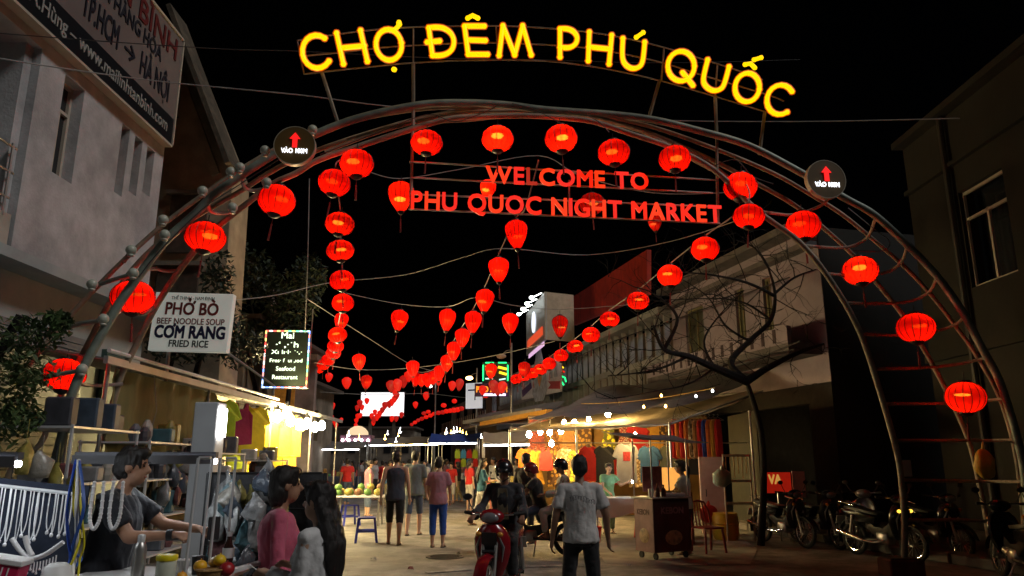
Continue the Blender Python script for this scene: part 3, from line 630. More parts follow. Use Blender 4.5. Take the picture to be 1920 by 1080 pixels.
# ------------------------------------------------------------------ neon name sign over the arch
ns = T('neon_sign', 'curved yellow neon sign reading CHỢ ĐÊM PHÚ QUỐC above the arch', 'sign', AP(1000, 110, -.3))
NO = -.3
neon = glow('yellow_neon', (1, .53, .0), 1.62); neon_halo = glow('orange_halo', (1, .13, .0), .60)
def arc(cx, cy, rx, ry, a0, a1, n=14, rot=0.):
    o = []
    for i in range(n + 1):
        a = R(a0 + (a1 - a0) * i / n); x, y = rx * cos(a), -ry * sin(a); r_ = R(rot)
        o.append((cx + x * cos(r_) + y * sin(r_), cy - x * sin(r_) + y * cos(r_)))
    return o
LET = [
    [arc(594, 97, 27, 31, 48, 318, rot=8)],
    [[(631, 62), (644, 120)], [(676, 57), (689, 115)], [(640, 90), (683, 86)]],
    [arc(729, 84, 24, 29, 0, 360, 22, rot=8)],
    [[(804, 52), (811, 104)], [(804, 52), (818, 51), (832, 53), (845, 62), (851, 76), (848, 91), (839, 100), (826, 104), (811, 104)], [(801, 79), (824, 77)]],
    [[(871, 49), (878, 102)], [(871, 49), (908, 49)], [(876, 75), (910, 76)], [(878, 102), (914, 102)]],
    [[(936, 104), (943, 48)], [(943, 48), (965, 103)], [(965, 103), (980, 48)], [(980, 48), (996, 103)]],
    [[(1050, 54), (1050, 107)], [(1050, 54), (1063, 54), (1075, 59), (1082, 70), (1079, 82), (1068, 89), (1050, 89)]],
    [[(1105, 60), (1103, 114)], [(1147, 66), (1142, 120)], [(1104, 88), (1144, 92)]],
    [[(1168, 72), (1167, 105), (1172, 120), (1184, 128), (1197, 126), (1205, 114), (1209, 79)]],
    [arc(1277, 124, 25, 28, 0, 360, 22), [(1280, 136), (1299, 160)]],
    [[(1327, 112), (1319, 147), (1324, 162), (1338, 170), (1352, 166), (1359, 154), (1367, 125)]],
    [arc(1401, 164, 23, 27, 0, 360, 22, rot=-8)],
    [arc(1463, 187, 25, 28, 48, 318, rot=-16)],
]
ACC = {2: [[(748, 44), (746, 50), (740, 56)], [(748, 42), (749, 46)], [(738.5, 130), (739.5, 130.5)]], 4: [[(877, 34), (886, 29), (896, 34)]], 8: [[(1193, 70), (1206, 61)]],
       11: [[(1397, 121), (1407, 119), (1415, 127)], [(1414, 112), (1427, 108)]]}
def stroke(pix, r, off, k=1):
    pts = [AP(u, v, off) for u, v in pix]
    if 5 <= len(pts) < 12: pts = spline(pts, 4)
    mb = MB(); mb.tube(pts, r, 8, flat=.8)
    for p in (pts[0], pts[-1]): mb.ell(p, (r * .99, r * .82, r * .99), 8, 4)
    return mb
def join(mbs):
    b = MB()
    for q in mbs: b.add(q.v, q.f)
    return b
for i, strokes in enumerate(LET):
    o = join([stroke(s, .044, NO) for s in strokes]).build('letter', neon, ns, True, True)
    join([stroke(s, .063, NO + .04) for s in strokes]).build('letter_halo', neon_halo, o, True, True)  # wider orange glow behind each letter imitates its halo of bloom
    for a in ACC.get(i, []):
        q = stroke(a, .043, NO).build('accent', neon, o, True, True)
for pix in ([(558, 76), (620, 66), (700, 56), (775, 51), (860, 49), (950, 49), (1040, 54), (1130, 64), (1230, 85), (1330, 115), (1400, 138), (1430, 150)],
            [(563, 106), (640, 98), (720, 89), (800, 84), (900, 80), (1000, 83), (1100, 90), (1220, 112), (1320, 142), (1440, 178), (1470, 190)],
            [(570, 139), (640, 131), (700, 125), (760, 119), (830, 115), (900, 113), (980, 113), (1050, 117), (1140, 130), (1240, 152), (1340, 181), (1435, 210)]):
    mb = MB(); mb.tube(spline([AP(u, v, NO + .09) for u, v in pix], 4), .011, 6); mb.build('rail', rust, ns, True, True)
for a, b in (((557, 76), (570, 139)), ((775, 51), (775, 121)), ((930, 49), (935, 113)), ((1110, 62), (1105, 124)), ((1245, 90), (1240, 152)), ((1345, 120), (1341, 181))):
    mb = MB(); mb.tube([AP(*a, NO + .1), AP(*b, NO + .1)], .014, 6); mb.build('upright', rust, ns, True, True)
for a, b in (((604, 137), (635, 235)), ((775, 119), (775, 235)), ((1237, 150), (1217, 220)), ((1341, 180), (1344, 262)), ((1434, 210), (1424, 290))):
    mb = MB(); mb.tube([AP(*a, NO + .1), AP(*b, -.1)], .028, 7); mb.build('support', brown_steel, ns, True, True)

# ------------------------------------------------------------------ red welcome sign hung in the arch
ws = T('welcome_sign', 'red lit letters reading WELCOME TO PHU QUOC NIGHT MARKET hung in the arch', 'sign', AP(1060, 400, -.2))
WO = -.25
reds = [glow('red_sign_letter', (1, .018, .004), 1.05), glow('orange_red_sign_letter', (1, .040, .006), 1.1), glow('pink_red_sign_letter', (1, .022, .012), .95)]
dimred = glow('failing_sign_letter', (1, .05, .02), .45)
def sign_line(body, a, b, cap, widths=None):
    A_, B_ = AP(*a, WO), AP(*b, WO); xd = (B_ - A_); L = xd.length; xd.normalize()
    capw = cap; cur = 0.; items = []
    for ch in body:
        if ch == ' ': cur += .34; continue
        q = text_mesh(ch, .018, .03); x0, x1, _, _ = tsize(q); items.append((ch, cur, x1 - x0, q)); cur += (x1 - x0) + .10
    tot = cur - .10; sx = L / tot; sy = cap / .72
    up = V((0, 0, 1)); nr = xd.cross(up); Mi = basis(ws).inverted()
    for i, (ch, c, wd, q) in enumerate(items):
        x0 = tsize(q)[0]
        for vtx in q.vertices:
            p = vtx.co; vtx.co = Mi @ (A_ + xd * ((p.x - x0) + c) * sx + up * p.y * sy + nr * p.z * .5)
        mm = reds[(i * 7 + len(body)) % 3] if not (ch in 'L' and i == 2) else dimred
        link('letter', q, mm, ws)
caph = (AP(915, 311, WO) - AP(915, 343, WO)).length
sign_line('WELCOME TO', (911, 342), (1216, 355), caph)
sign_line('PHU QUOC NIGHT MARKET', (770, 391), (1354, 417), caph * 1.03)
for a, b in (((768, 303), (1346, 338)), ((770, 333), (1336, 362)), ((768, 364), (1346, 388)), ((766, 392), (1350, 419))):
    mb = MB(); mb.tube([AP(*a, WO + .07), AP(*b, WO + .07)], .013, 6); mb.build('rail', steel, ws, True, True)
for u, v0, v1 in ((775, 205, 394), (1344, 262, 418)):
    mb = MB(); mb.tube([AP(u, v0, WO + .1), AP(u - (5 if u < 900 else -2), v1, WO + .1)], .024, 7); mb.build('post', brown_steel, ws, True, True)
mb = MB(); mb.tube([AP(1067, 338, WO + .07), AP(1067, 400, WO + .07)], .014, 6); mb.build('upright', steel, ws, True, True)

# ------------------------------------------------------------------ round arrow signs on the arch
brown_disc = mat('brown_disc', (.13, .075, .02), .45, var=.1, scale=4)
for (u, v, lab) in ((553, 274, 'round brown sign with red arrow and white lettering, left side of the arch'), (1548, 337, 'round brown sign with red arrow and white lettering, right side of the arch')):
    c = AP(u, v, -.55); rr = (AP(u + (38 if u < 900 else 33.5), v, -.55) - c).length
    o = T('arrow_sign', lab, 'sign', c, math.atan(ARCH_K) * .6, 'round arrow signs')
    mb = MB(); mb.prism([(rr * cos(t * pi / 20), rr * sin(t * pi / 20)) for t in range(40)], -.03, .05); mb.build('disc', brown_disc, o)
    mb = MB(); rs = [[V((q * cos(t * pi / 20), y, q * sin(t * pi / 20))) for t in range(40)] for q, y in ((rr, -.032), (rr * 1.04, -.032), (rr * 1.04, .06), (rr, .06))]; mb.rings(rs, False); mb.build('rim', mat('tan_rim', (.4, .35, .26), .5), o)
    k = rr; ar = [(-.11, -.12), (.13, -.12), (.13, .35), (.27, .35), (.01, .68), (-.25, .35), (-.11, .35)]
    mb = MB(); mb.prism([(x * k, z * k) for x, z in ar], -.045, -.031); mb.build('arrow', glow('red_arrow_light', (1, .01, .01), 1.2), o)
    put_text('VÀO 100M', basis(o) @ V((0, -.036, -.42 * k)), basis(o).to_3x3() @ V((1, 0, 0)), (0, 0, 1), .24 * k, 1.28 * k, glow('white_led_text', (.85, .9, 1), 3), o, .0, .008, align='C')
    mb = MB(); mb.tube([(0, .05, 0), (0, .35, -.1)], .025, 6); mb.build('bracket', rust, o)
# ------------------------------------------------------------------ silk lanterns
silk_red = silk('red_silk', (.90, .010, .004), .045, (1, .34, .06)); silk_b = silk('red_silk_dense', (.88, .009, .004), .012, (1, .3, .05)); silk_c = silk('red_silk_thin', (.92, .014, .005), .085, (1, .36, .07)); silk_dim = silk('dim_red_silk', (.75, .012, .006), .10, (1, .4, .1))
bulb_m = glow('lantern_bulb', (1, .50, .14), 21); bulb_hot = glow('lantern_bulb_bright', (1, .55, .16), 32); bulb_dim = glow('lantern_bulb_dim', (1, .6, .3), 7)
far_red = glow('far_lantern_glow', (1, .012, .004), .8, False); far_red2 = glow('far_lantern_glow_dim', (1, .015, .008), .45, False)
rib_m = mat('lantern_rib', (.09, .008, .006), .6); cap_m = mat('lantern_black_cap', (.02, .012, .01), .5); tassel_m = mat('lantern_tassel', (.20, .02, .015), .8, var=.3)
LR = .23                                                 # lantern radius
def profile(kind, n=11):
    o = []
    for i in range(n):
        t = i / (n - 1)
        if kind == 'round': a = -1.22 + 2.44 * t; o.append((LR * cos(a), LR * .84 * sin(a)))
        else:                                            # balloon that narrows downward
            z = -.30 + .50 * t
            r = .05 + (LR * .84 - .05) * sin(t / .72 * pi / 2) ** .95 if t < .72 else LR * .84 * math.sqrt(max(.12, 1 - ((t - .72) / .30) ** 2))
            o.append((r, z))
    return o
def lantern_mesh(kind, seg, sub, n=11):
    pr = profile(kind, n); rs = []
    for r, z in pr:
        ring = []
        for j in range(seg * sub):
            a = 2 * pi * j / (seg * sub); ph = (j % sub) / sub
            q = r * (1 - .045 * sin(pi * ph)) if sub > 1 else r      # silk is drawn in between the ribs
            ring.append((q * cos(a), q * sin(a), z))
        rs.append(ring)
    return MB().rings(rs, False), pr
LM = {}
for kind in ('round', 'balloon'):
    seg = 16
    sh, pr = lantern_mesh(kind, seg, 4)
    ms = sh.mesh('silk_shade'); ms.polygons.foreach_set('use_smooth', [True] * len(ms.polygons))
    rb = MB()
    for j in range(seg):
        a = 2 * pi * j / seg; rb.tube([((r + .003) * cos(a), (r + .003) * sin(a), z) for r, z in pr], .0042, 4)
    mr = rb.mesh('bamboo_ribs')
    zt, zb = pr[-1][1], pr[0][1]; rt, r0 = pr[-1][0], pr[0][0]
    cp = MB(); cp.lathe([(rt * .98, zt - .012), (rt * 1.04, zt), (rt * .9, zt + .025), (.02, zt + .03)], n=14); cp.tube([(0, 0, zt + .02), (0, 0, zt + .12)], .006, 5); mc = cp.mesh('top_cap')
    cb = MB(); cb.lathe([(.02, zb - .05), (r0 * .8, zb - .03), (r0 * 1.05, zb - .008), (r0 * 1.02, zb + .012)], n=14); mb_ = cb.mesh('bottom_cap')
    ta = MB(); ta.tube([(0, 0, zb - .04), (0, 0, zb - .13)], .004, 4); ta.ell((0, 0, zb - .14), .014, 8, 5); ta.lathe([(.007, zb - .15), (.012, zb - .20), (.014, zb - .34)], n=8); mt = ta.mesh('tassel')
    bz = .03 if kind == 'round' else -.07
    bu = MB(); bu.ell((.05, 0, bz), (.10, .10, .02), 8, 3); mbu = bu.mesh('bulb')
    lo, _ = lantern_mesh(kind, 12, 1, 7); ml = lo.mesh('silk_shade'); ml.polygons.foreach_set('use_smooth', [True] * len(ml.polygons))
    LM[kind] = dict(shade=ms, ribs=mr, cap=mc, bot=mb_, tassel=mt, bulb=mbu, low=ml)
def mobj(name, me, m, parent, data=False):
    o = bpy.data.objects.new(name, me); COL.objects.link(o); o.parent = parent
    if len(me.materials) == 0: me.materials.append(m)
    o.material_slots[0].link = 'OBJECT'; o.material_slots[0].material = m; return o
LAN = []
def lantern(kind, u, v, wpx, label, group, Y=None, on=1., near=True):
    W = 2 * LR * (1 if kind == 'round' else .84)
    d = ray(u, v)
    depth = W * FP / wpx                                   # along the view axis
    t = depth
    p = CAM + d * t
    if Y is not None: p = P(u, v, Y)
    o = T('silk_lantern', label, 'lantern', p, random.random() * 6, group)
    sc = (wpx / FP) * ((p - CAM).length / d.length) / W
    o.scale = (sc,) * 3
    o.rotation_euler = (random.uniform(-.13, .13), random.uniform(-.13, .13), random.random() * 6); o.scale = (sc, sc, sc * random.uniform(.90, 1.06))
    L = LM[kind]
    if wpx >= 19:
        mobj('silk_shade', L['shade'], (random.choice((silk_red, silk_b, silk_b, silk_c)) if on <= 1 else silk_c) if on > .5 else silk_dim, o); mobj('bamboo_ribs', L['ribs'], rib_m, o)
        mobj('top_cap', L['cap'], cap_m, o); mobj('bottom_cap', L['bot'], cap_m, o); mobj('tassel', L['tassel'], tassel_m, o)
        mobj('bulb', L['bulb'], bulb_hot if on > 1 else bulb_m if on > .5 else bulb_dim, o)
    else:
        mobj('silk_shade', L['low'], far_red if random.random() < .7 else far_red2, o)
        if wpx >= 12: mobj('bottom_cap', L['bot'], cap_m, o)
    LAN.append((u, v, wpx, p)); return p
GA = 'round lanterns hung along the arch'
for (u, v, wp, off, lab) in (
    (120, 703, 74, .1, 'round red lantern lowest on the left arch leg beside the hanging plants'),
    (249, 557, 77, .1, 'round red lantern on the left arch leg just left of the noodle soup sign'),
    (385, 445, 74, .1, 'round red lantern on the left arch leg above the noodle soup sign'),
    (519, 376, 68, .1, 'round red lantern just below the left round arrow sign'),
    (669, 307, 63, -.1, 'round red lantern right of the left arrow sign at the top of the left string'),
    (800, 268, 60, -.2, 'round red lantern under the arch crown, leftmost of the five above WELCOME'),
    (933, 261, 60, -.2, 'round red lantern above the W of WELCOME'),
    (1052, 260, 61, -.2, 'round red lantern with bright lower edge above the middle of WELCOME'),
    (1151, 286, 60, -.2, 'round red lantern just above the word TO'),
    (1265, 298, 60, -.2, 'round red lantern right of the word TO under the arch crown'),
    (1388, 350, 62, 0, 'round red lantern right of the welcome sign, upper of two'),
    (1506, 423, 63, .1, 'round red lantern left below the right round arrow sign'),
    (1613, 508, 64, .2, 'round red lantern second down the right arch leg'),
    (1717, 615, 68, .2, 'round red lantern third down the right arch leg'),
    (1810, 745, 70, .1, 'round red lantern lowest on the right arch leg')):
    p = AP(u, v, off - .15); lantern('round', u, v, wp, lab, GA, p.y, 1.3 if u in (933, 1052) else 1)
GL = 'round lanterns on the left falling string'
for i, (u, v, wp) in enumerate(((627, 343, 60), (637, 420, 54), (638, 470, 51), (641, 526, 46), (643, 568, 41), (633, 628, 35), (629, 649, 31), (625, 662, 28), (615, 675, 26), (606, 684, 24), (597, 691, 22), (588, 696, 20))):
    lantern('round', u, v, wp, 'round red lantern, %s from the top on the string falling behind the left arrow sign' % ORD[i], GL)
lantern('balloon', 640, 600, 26, 'small balloon shaped red lantern caught in the left falling string', 'balloon lanterns hung across the street')
GC = 'balloon lanterns on the middle string'
for i, (u, v, wp) in enumerate(((968, 435, 42), (935, 502, 39), (909, 560, 35), (887, 600, 32), (867, 630, 28), (851, 655, 26), (838, 678, 24), (824, 697, 22), (812, 706, 20), (801, 710, 20), (790, 711, 19), (780, 709, 19))):
    lantern('balloon', u, v, wp, 'balloon shaped red lantern, %s from the top on the string below PHU QUOC' % ORD[i], GC)
GR = 'round lanterns on the right falling string'
for i, (u, v, wp) in enumerate(((1404, 406, 58), (1322, 467, 52), (1256, 517, 47), (1196, 564, 42), (1143, 599, 37), (1108, 628, 34), (1078, 650, 31), (1052, 667, 28), (1030, 682, 26), (1013, 693, 25), (998, 700, 24), (983, 705, 24), (968, 711, 22))):
    lantern('round', u, v, wp, 'round red lantern, %s from the top on the string before the pink house' % ORD[i], GR)
GX = 'balloon lanterns hung across the street'
for (u, v, wp, on, lab) in ((752, 364, 48, 1.3, 'large balloon lantern touching the left post of the welcome sign'), (915, 352, 30, 1.3, 'balloon lantern behind the W of WELCOME'),
    (1228, 416, 26, .3, 'dim balloon lantern hanging below the M of MARKET'), (749, 597, 32, 1, 'balloon lantern alone in the dark sky right of the left string'), (839, 596, 31, 1, 'balloon lantern left of the middle string at mid height'),
    (957, 603, 31, 1, 'balloon lantern right of the middle string at mid height'), (1050, 608, 30, .3, 'dark red balloon lantern beside the rooftop billboard'), (673, 676, 25, 1, 'balloon lantern above left of the white screen'),
    (687, 714, 21, .3, 'dark balloon lantern just above the white screen corner'), (650, 716, 18, 1, 'small balloon lantern left of the white screen'), (617, 706, 14, 1, 'tiny balloon lantern beside the foot of the left string'),
    (774, 688, 25, 1, 'balloon lantern where the middle strings meet above the screen'), (921, 693, 22, 1, 'balloon lantern in front of the green and yellow neon'), (848, 722, 15, 1, 'left one of two balloon lanterns beside the bright street lamp'),
    (862, 719, 16, 1, 'right one of two balloon lanterns beside the bright street lamp'), (823, 714, 12, 1, 'tiny balloon lantern under the middle string'), (799, 741, 12, 1, 'tiny balloon lantern right of the white screen'),
    (779, 758, 10, 1, 'tiny balloon lantern at the right edge of the white screen'), (688, 751, 10, 1, 'tiny balloon lantern in front of the white screen'), (983, 690, 23, .3, 'dark round looking balloon lantern left of the white wine banner')):
    lantern('balloon', u, v, wp, lab, GX, None, on)
lantern('round', 1110, 382, 48, 'dim round lantern behind the word NIGHT', GA, 12.5, .3)
far = [(733, 722, 18), (745, 720, 18), (757, 713, 17), (766, 704, 17), (741, 735, 12), (744, 741, 11), (740, 747, 11), (735, 753, 11), (730, 757, 11), (722, 759, 12), (717, 768, 10), (712, 775, 10), (707, 781, 10), (701, 786, 10), (697, 779, 9), (700, 792, 8), (703, 772, 9),
       (675, 755, 11), (679, 763, 9), (670, 764, 9), (671, 780, 9), (668, 788, 8), (667, 797, 7), (676, 778, 8), (620, 748, 12), (623, 760, 11), (618, 770, 10), (627, 790, 8), (630, 797, 8), (622, 782, 8), (640, 787, 7),
       (925, 722, 18), (933, 729, 17), (942, 724, 18), (905, 730, 15), (910, 741, 13), (884, 757, 13), (852, 752, 10), (735, 784, 9), (743, 784, 9), (753, 777, 9),
       (865, 766, 11), (858, 768, 11), (851, 769, 11), (844, 770, 10), (837, 771, 10), (830, 773, 10), (822, 774, 10), (814, 776, 9), (807, 779, 9), (799, 782, 9), (791, 785, 9), (784, 788, 8), (778, 792, 8), (795, 775, 9), (803, 772, 9), (832, 760, 11), (772, 796, 7), (577, 745, 10), (567, 748, 10), (583, 750, 9)]
cnt = {}
for (u, v, wp) in sorted(far):
    side = 'left of the white screen' if u < 690 else 'across the white screen' if u < 760 else 'in the low row beyond the screen' if u < 870 else 'below the green and yellow neon'
    lantern('round' if wp < 14 and u > 760 else 'balloon', u, v, wp, 'tiny far red lantern, %s from the left %s' % (nth(cnt.setdefault(side, [0])[0]), side), 'far lanterns ' + side); cnt[side][0] += 1

# ------------------------------------------------------------------ wires
def wires(name, label, pts, r=.008, m_=cable_grey, k=6):
    mb = MB(); mb.tube(spline(pts, k), r, 5); o = mb.build(name, m_, None, True); tag(o, label, 'wire', 'overhead wires'); return o
def upL(i0, i1, kind=.22): return [LAN[i][3] + V((0, 0, kind)) for i in range(i0, i1)]
wires('string_wire', 'wire carrying the left falling string of lanterns', [AP(640, 300, 0)] + upL(15, 27), .012)
wires('string_wire', 'wire carrying the middle string of balloon lanterns', [AP(1010, 300, 0), AP(985, 390, .6)] + upL(28, 40, .26), .012)
wires('string_wire', 'wire carrying the right string before the pink house', [AP(1390, 330, 0)] + upL(40, 53), .012)
wires('overhead_wire', 'thin pale wire crossing low over the left building to the arch', [P(-30, 105, 9), P(150, 133, 10), P(320, 155, 11), P(560, 178, 11.5), P(760, 202, 12), P(1000, 210, 14), P(1220, 225, 14), P(1500, 228, 14), P(1800, 222, 13)], .011)
wires('overhead_wire', 'thin dark wire crossing behind the letters of CHỢ', [P(-30, 60, 9), P(200, 78, 10), P(420, 92, 11), P(560, 96, 11.5), P(800, 108, 12.5), P(1000, 112, 14), P(1250, 118, 14), P(1500, 112, 15)], .008, cable)
wires('overhead_wire', 'sagging wire from the noodle sign to the middle lantern string', [P(437, 563, 14), P(520, 553, 15), P(620, 530, 16), P(760, 515, 16), P(870, 482, 15), P(945, 466, 14.5), P(1100, 478, 16), P(1260, 452, 15), P(1420, 400, 13)], .01)
wires('overhead_wire', 'wire crossing at the two middle balloon lanterns', [P(640, 548, 17), P(749, 570, 19), P(839, 575, 19), P(893, 558, 18), P(960, 572, 19), P(1050, 580, 20), P(1200, 570, 20)], .009)
wires('overhead_wire', 'long wire falling from the left to the street middle', [P(575, 560, 18), P(700, 640, 24), P(770, 683, 30), P(830, 700, 34)], .012)
wires('overhead_wire', 'low wire spanning above the far white screen', [P(590, 680, 24), P(673, 693, 26), P(770, 690, 28), P(900, 672, 26), P(1040, 640, 22)], .012)
wires('overhead_wire', 'lowest far wire above the white screen', [P(600, 735, 34), P(700, 740, 40), P(800, 738, 44), P(900, 745, 40), P(1010, 705, 32)], .014)
wires('overhead_wire', 'wire crossing behind the welcome sign to the large balloon lantern', [AP(690, 322, 1), P(752, 335, 13), P(860, 318, 13.5), P(1010, 292, 14), P(1090, 330, 14), P(1228, 362, 13.5), P(1390, 360, 13)], .009)
for k, (pts, lab) in enumerate((([RP(1490, 655, 1.5), RP(1330, 690, 1.6), RP(1200, 725, 1.5), RP(1060, 765, 1.5)], 'black cable sagging along the balcony of the pink house'), ([RP(1500, 640, 1.7), RP(1300, 715, 1.8), RP(1150, 742, 1.7), RP(1000, 785, 1.6)], 'second black cable along the right houses'), ([RP(1480, 520, .9), RP(1290, 590, .9), RP(1150, 640, .9), RP(1075, 672, .9)], 'cable strung under the eaves of the right houses'))):
    wires('facade_cable', lab, pts, .022, cable)
wires('drop_cable', 'thin vertical cable dropping behind the left arch to the seafood sign', [P(580, 335, 17), P(577, 480, 17), P(572, 625, 18)], .012)
# ------------------------------------------------------------------ people
skin_m = [mat('tan_skin', (.36, .19, .115), .55, var=.08, scale=9), mat('pale_skin', (.52, .32, .22), .55, var=.06, scale=9), mat('brown_skin', (.24, .12, .07), .55, var=.08, scale=9)]
hair_m = mat('black_hair', (.014, .011, .010), .45, var=.3, scale=20, stretch=(6, 6, .6), bump=.4)
eye_m = mat('dark_eye', (.01, .008, .007), .3); lip_m = mat('lip', (.30, .10, .08), .5)
def cloth(name, c, rough=.85): return mat(name, c, rough, var=.12, scale=6, bump=.5, bscale=16, sheen=.15)
def person(label, loc, face, H=1.66, lean=0., arms=None, legs=None, top=None, sleeve=.55, hem=.0, bottom=None, blen=1., hair='short', sk=0, shoe=None, voxel=.019, pz=None, headturn=0., headtilt=0., female=False, fat=1., curl=.5, group=None, apron=None, socks=None, tank=False, skirt=False, hands=True):
    """local frame: faces +y, right hand at +x; arm and leg directions are given with x pointing outwards"""
    s = H / 1.70
    o = T('person', label, 'person', loc, face, group)
    arms = arms or {}; legs = legs or {}
    aR = arms.get('R', ((.16, -.02, -1), (.08, .12, -1))); aL = arms.get('L', ((.16, -.02, -1), (.08, .12, -1)))
    lR = legs.get('R', ((.03, .02, -1), (.0, -.03, -1))); lL = legs.get('L', ((.03, .02, -1), (.0, -.03, -1)))
    J = {}
    pel = V((0, 0, 0))
    Ml = Matrix.Rotation(-lean, 4, 'X')                    # lean forward about the hips
    def sp(x, y, z): return pel + Ml @ V((x, y, z)) * 1.0
    shw = .165 if female else .185; hip = .09
    for sd, sg, A, L in (('R', 1, aR, lR), ('L', -1, aL, lL)):
        sh = sp(sg * shw, -.01, .455)
        d1 = V((A[0][0] * sg, A[0][1], A[0][2])).normalized(); d2 = V((A[1][0] * sg, A[1][1], A[1][2])).normalized()
        el = sh + d1 * .285; wr = el + d2 * .25
        d3 = d2 if len(A) < 3 else V((A[2][0] * sg, A[2][1], A[2][2])).normalized()
        h0 = pel + V((sg * hip, 0, -.03)); e1 = V((L[0][0] * sg, L[0][1], L[0][2])).normalized(); e2 = V((L[1][0] * sg, L[1][1], L[1][2])).normalized()
        kn = h0 + e1 * .42; an = kn + e2 * .40
        J[sd] = dict(sh=sh, el=el, wr=wr, hd=d3, hip=h0, kn=kn, an=an, e2=e2, d2=d2, sg=sg)
    zmin = min(J['R']['an'].z, J['L']['an'].z)
    zoff = (.075 - zmin) if pz is None else pz / s
    Z = V((0, 0, zoff))
    nk0, nk1 = sp(0, -.01, .48) + Z, sp(0, .015, .56) + Z
    hc = sp(0, .035, .665) + Z
    Mh = Matrix.Translation(hc) @ Matrix.Rotation(headturn, 4, 'Z') @ Matrix.Rotation(-lean * .4 - headtilt, 4, 'X')
    fw = .92 if female else 1.
    b = MB()
    tor = [((0, .0, -.10), .135, .095), ((0, 0, -.02), .160 * (1.04 if female else 1), .112), ((0, .005, .10), .135 * fw * fat, .098 * fat), ((0, .01, .22), .142 * fw * fat, .105 * fat), ((0, .0, .34), .165 * fw, .112), ((0, -.005, .43), .155 * fw, .090), ((0, -.01, .485), .085, .065)]
    Mt = Matrix.Translation(Z) @ Ml
    b.loft(tor, 16, Mt)
    for k in ('R', 'L'): b.cap(sp(0, -.012, .475) + Z, .05, J[k]['sh'] + Z, .05 * fw)
    if female: b.ell((.065, .085, .31), (.065, .055, .06), M=Mt); b.ell((-.065, .085, .31), (.065, .055, .06), M=Mt)
    b.cap(nk0, .056 * fw, nk1 + V((0, .01, .03)), .05 * fw)
    b.ell((0, -.008, .025), (.074, .094, .098), M=Mh); b.ell((0, .028, -.045), (.056, .062, .075), M=Mh)
    b.cap(Mh @ V((0, .088, .012)), .011, Mh @ V((0, .105, -.022)), .016, 8)
    for sg in (-1, 1): b.ell((sg * .076, -.008, -.005), (.012, .022, .034), 8, 5, M=Mh)
    for k in ('R', 'L'):
        j = J[k]; sh, el, wr = j['sh'] + Z, j['el'] + Z, j['wr'] + Z
        b.cap(sh, .056 * fw, el, .042 * fw); b.cap(el, .043 * fw, wr, .028 * fw); 
        hd = j['hd']; side = hd.cross(V((0, 0, 1)))
        if side.length < .2: side = V((0, 1, 0))
        side.normalize(); nrm = side.cross(hd).normalized()
        palm = wr + hd * .075
        if voxel < .014 and hands:
            b.cap(wr + hd * .02 + side * .012, .024, palm + side * .02, .021, 8); b.cap(wr + hd * .02 - side * .012, .024, palm - side * .02, .021, 8)
            for fi, (off, ln) in enumerate(((-.03, .065), (-.0105, .078), (.0105, .074), (.03, .058))):
                f0 = palm + side * off + hd * .012; f1 = f0 + (hd * cos(curl) - nrm * sin(curl)) * ln * .55; f2 = f1 + (hd * cos(curl * 2.3) - nrm * sin(curl * 2.3)) * ln * .5
                b.cap(f0, .0105, f1, .0098, 6); b.cap(f1, .0098, f2, .0085, 6)
            t0 = wr + hd * .035 + side * .03; t1 = t0 + (hd * .6 + side * .6 - nrm * .5).normalized() * .04; b.cap(t0, .0125, t1, .011, 6); b.cap(t1, .011, t1 + (hd * .9 - nrm * .4).normalized() * .03, .0095, 6)
        else:
            b.cap(wr + hd * .02, .027, palm, .036, 8); b.cap(palm, .034, palm + (hd - nrm * .4).normalized() * .06, .024, 8); b.cap(wr + hd * .03 + side * .02, .014, wr + hd * .075 + side * .045, .012, 6)
        hp, kn, an = j['hip'] + Z, j['kn'] + Z, j['an'] + Z
        b.cap(hp, .082, kn, .055); b.cap(kn, .055, kn.lerp(an, .3), .056); b.cap(kn.lerp(an, .3), .056, an, .036)
        fdir = V((j['sg'] * .12, 1, 0)).normalized()
        if j['e2'].y < -.45: fdir = V((0, .75, -.65))      # heel lifted behind a walker
        if an.z < .2 and j['e2'].y >= -.45: base = V((an.x, an.y, .03))
        else: base = an - V((0, 0, .045))
        j['foot'] = (base, fdir)
        b.cap(an, .036, base + fdir * -.03, .034, 8); b.cap(base + fdir * -.035, .032, base + fdir * .13, .026, 8); b.cap(base + fdir * .05 , .036, base + fdir * .12, .032, 8)
    for q in b.v: q *= s
    link('body', skin(b, voxel, 3), skin_m[sk], o)
    # face
    for sg in (-1, 1) if voxel < .025 else ():
        e = MB(); e.ell((sg * .031, .078, .012), (.012, .006, .007), 8, 5, M=Mh); e.box((sg * .031, .083, .036), (.030, .006, .006), M=Mh)
        for q in e.v: q *= s
        e.build('eye', eye_m, o)
    e = MB(); e.ell((0, .086, -.058), (.022, .006, .007), 8, 5, M=Mh)
    for q in e.v: q *= s
    e.build('mouth', lip_m, o)
    # hair
    h = MB()
    if hair in ('short', 'long', 'bun', 'pony', 'bob'):
        h.ell((0, -.022, .045), (.085, .098, .092), M=Mh); h.ell((0, -.055, -.01), (.078, .065, .075), M=Mh); h.ell((0, .045, .092), (.066, .045, .032), M=Mh)
    if hair == 'bob': h.ell((0, -.05, -.05), (.09, .07, .09), M=Mh)
    if hair == 'bun': h.ell((0, -.115, .05), (.045, .04, .045), M=Mh)
    if hair == 'pony':
        h.cap(Mh @ V((0, -.10, .04)), .03, Mh @ V((0, -.15, -.03)), .034, 8); h.cap(Mh @ V((0, -.15, -.03)), .034, Mh @ V((0, -.13, -.26)), .016, 8)
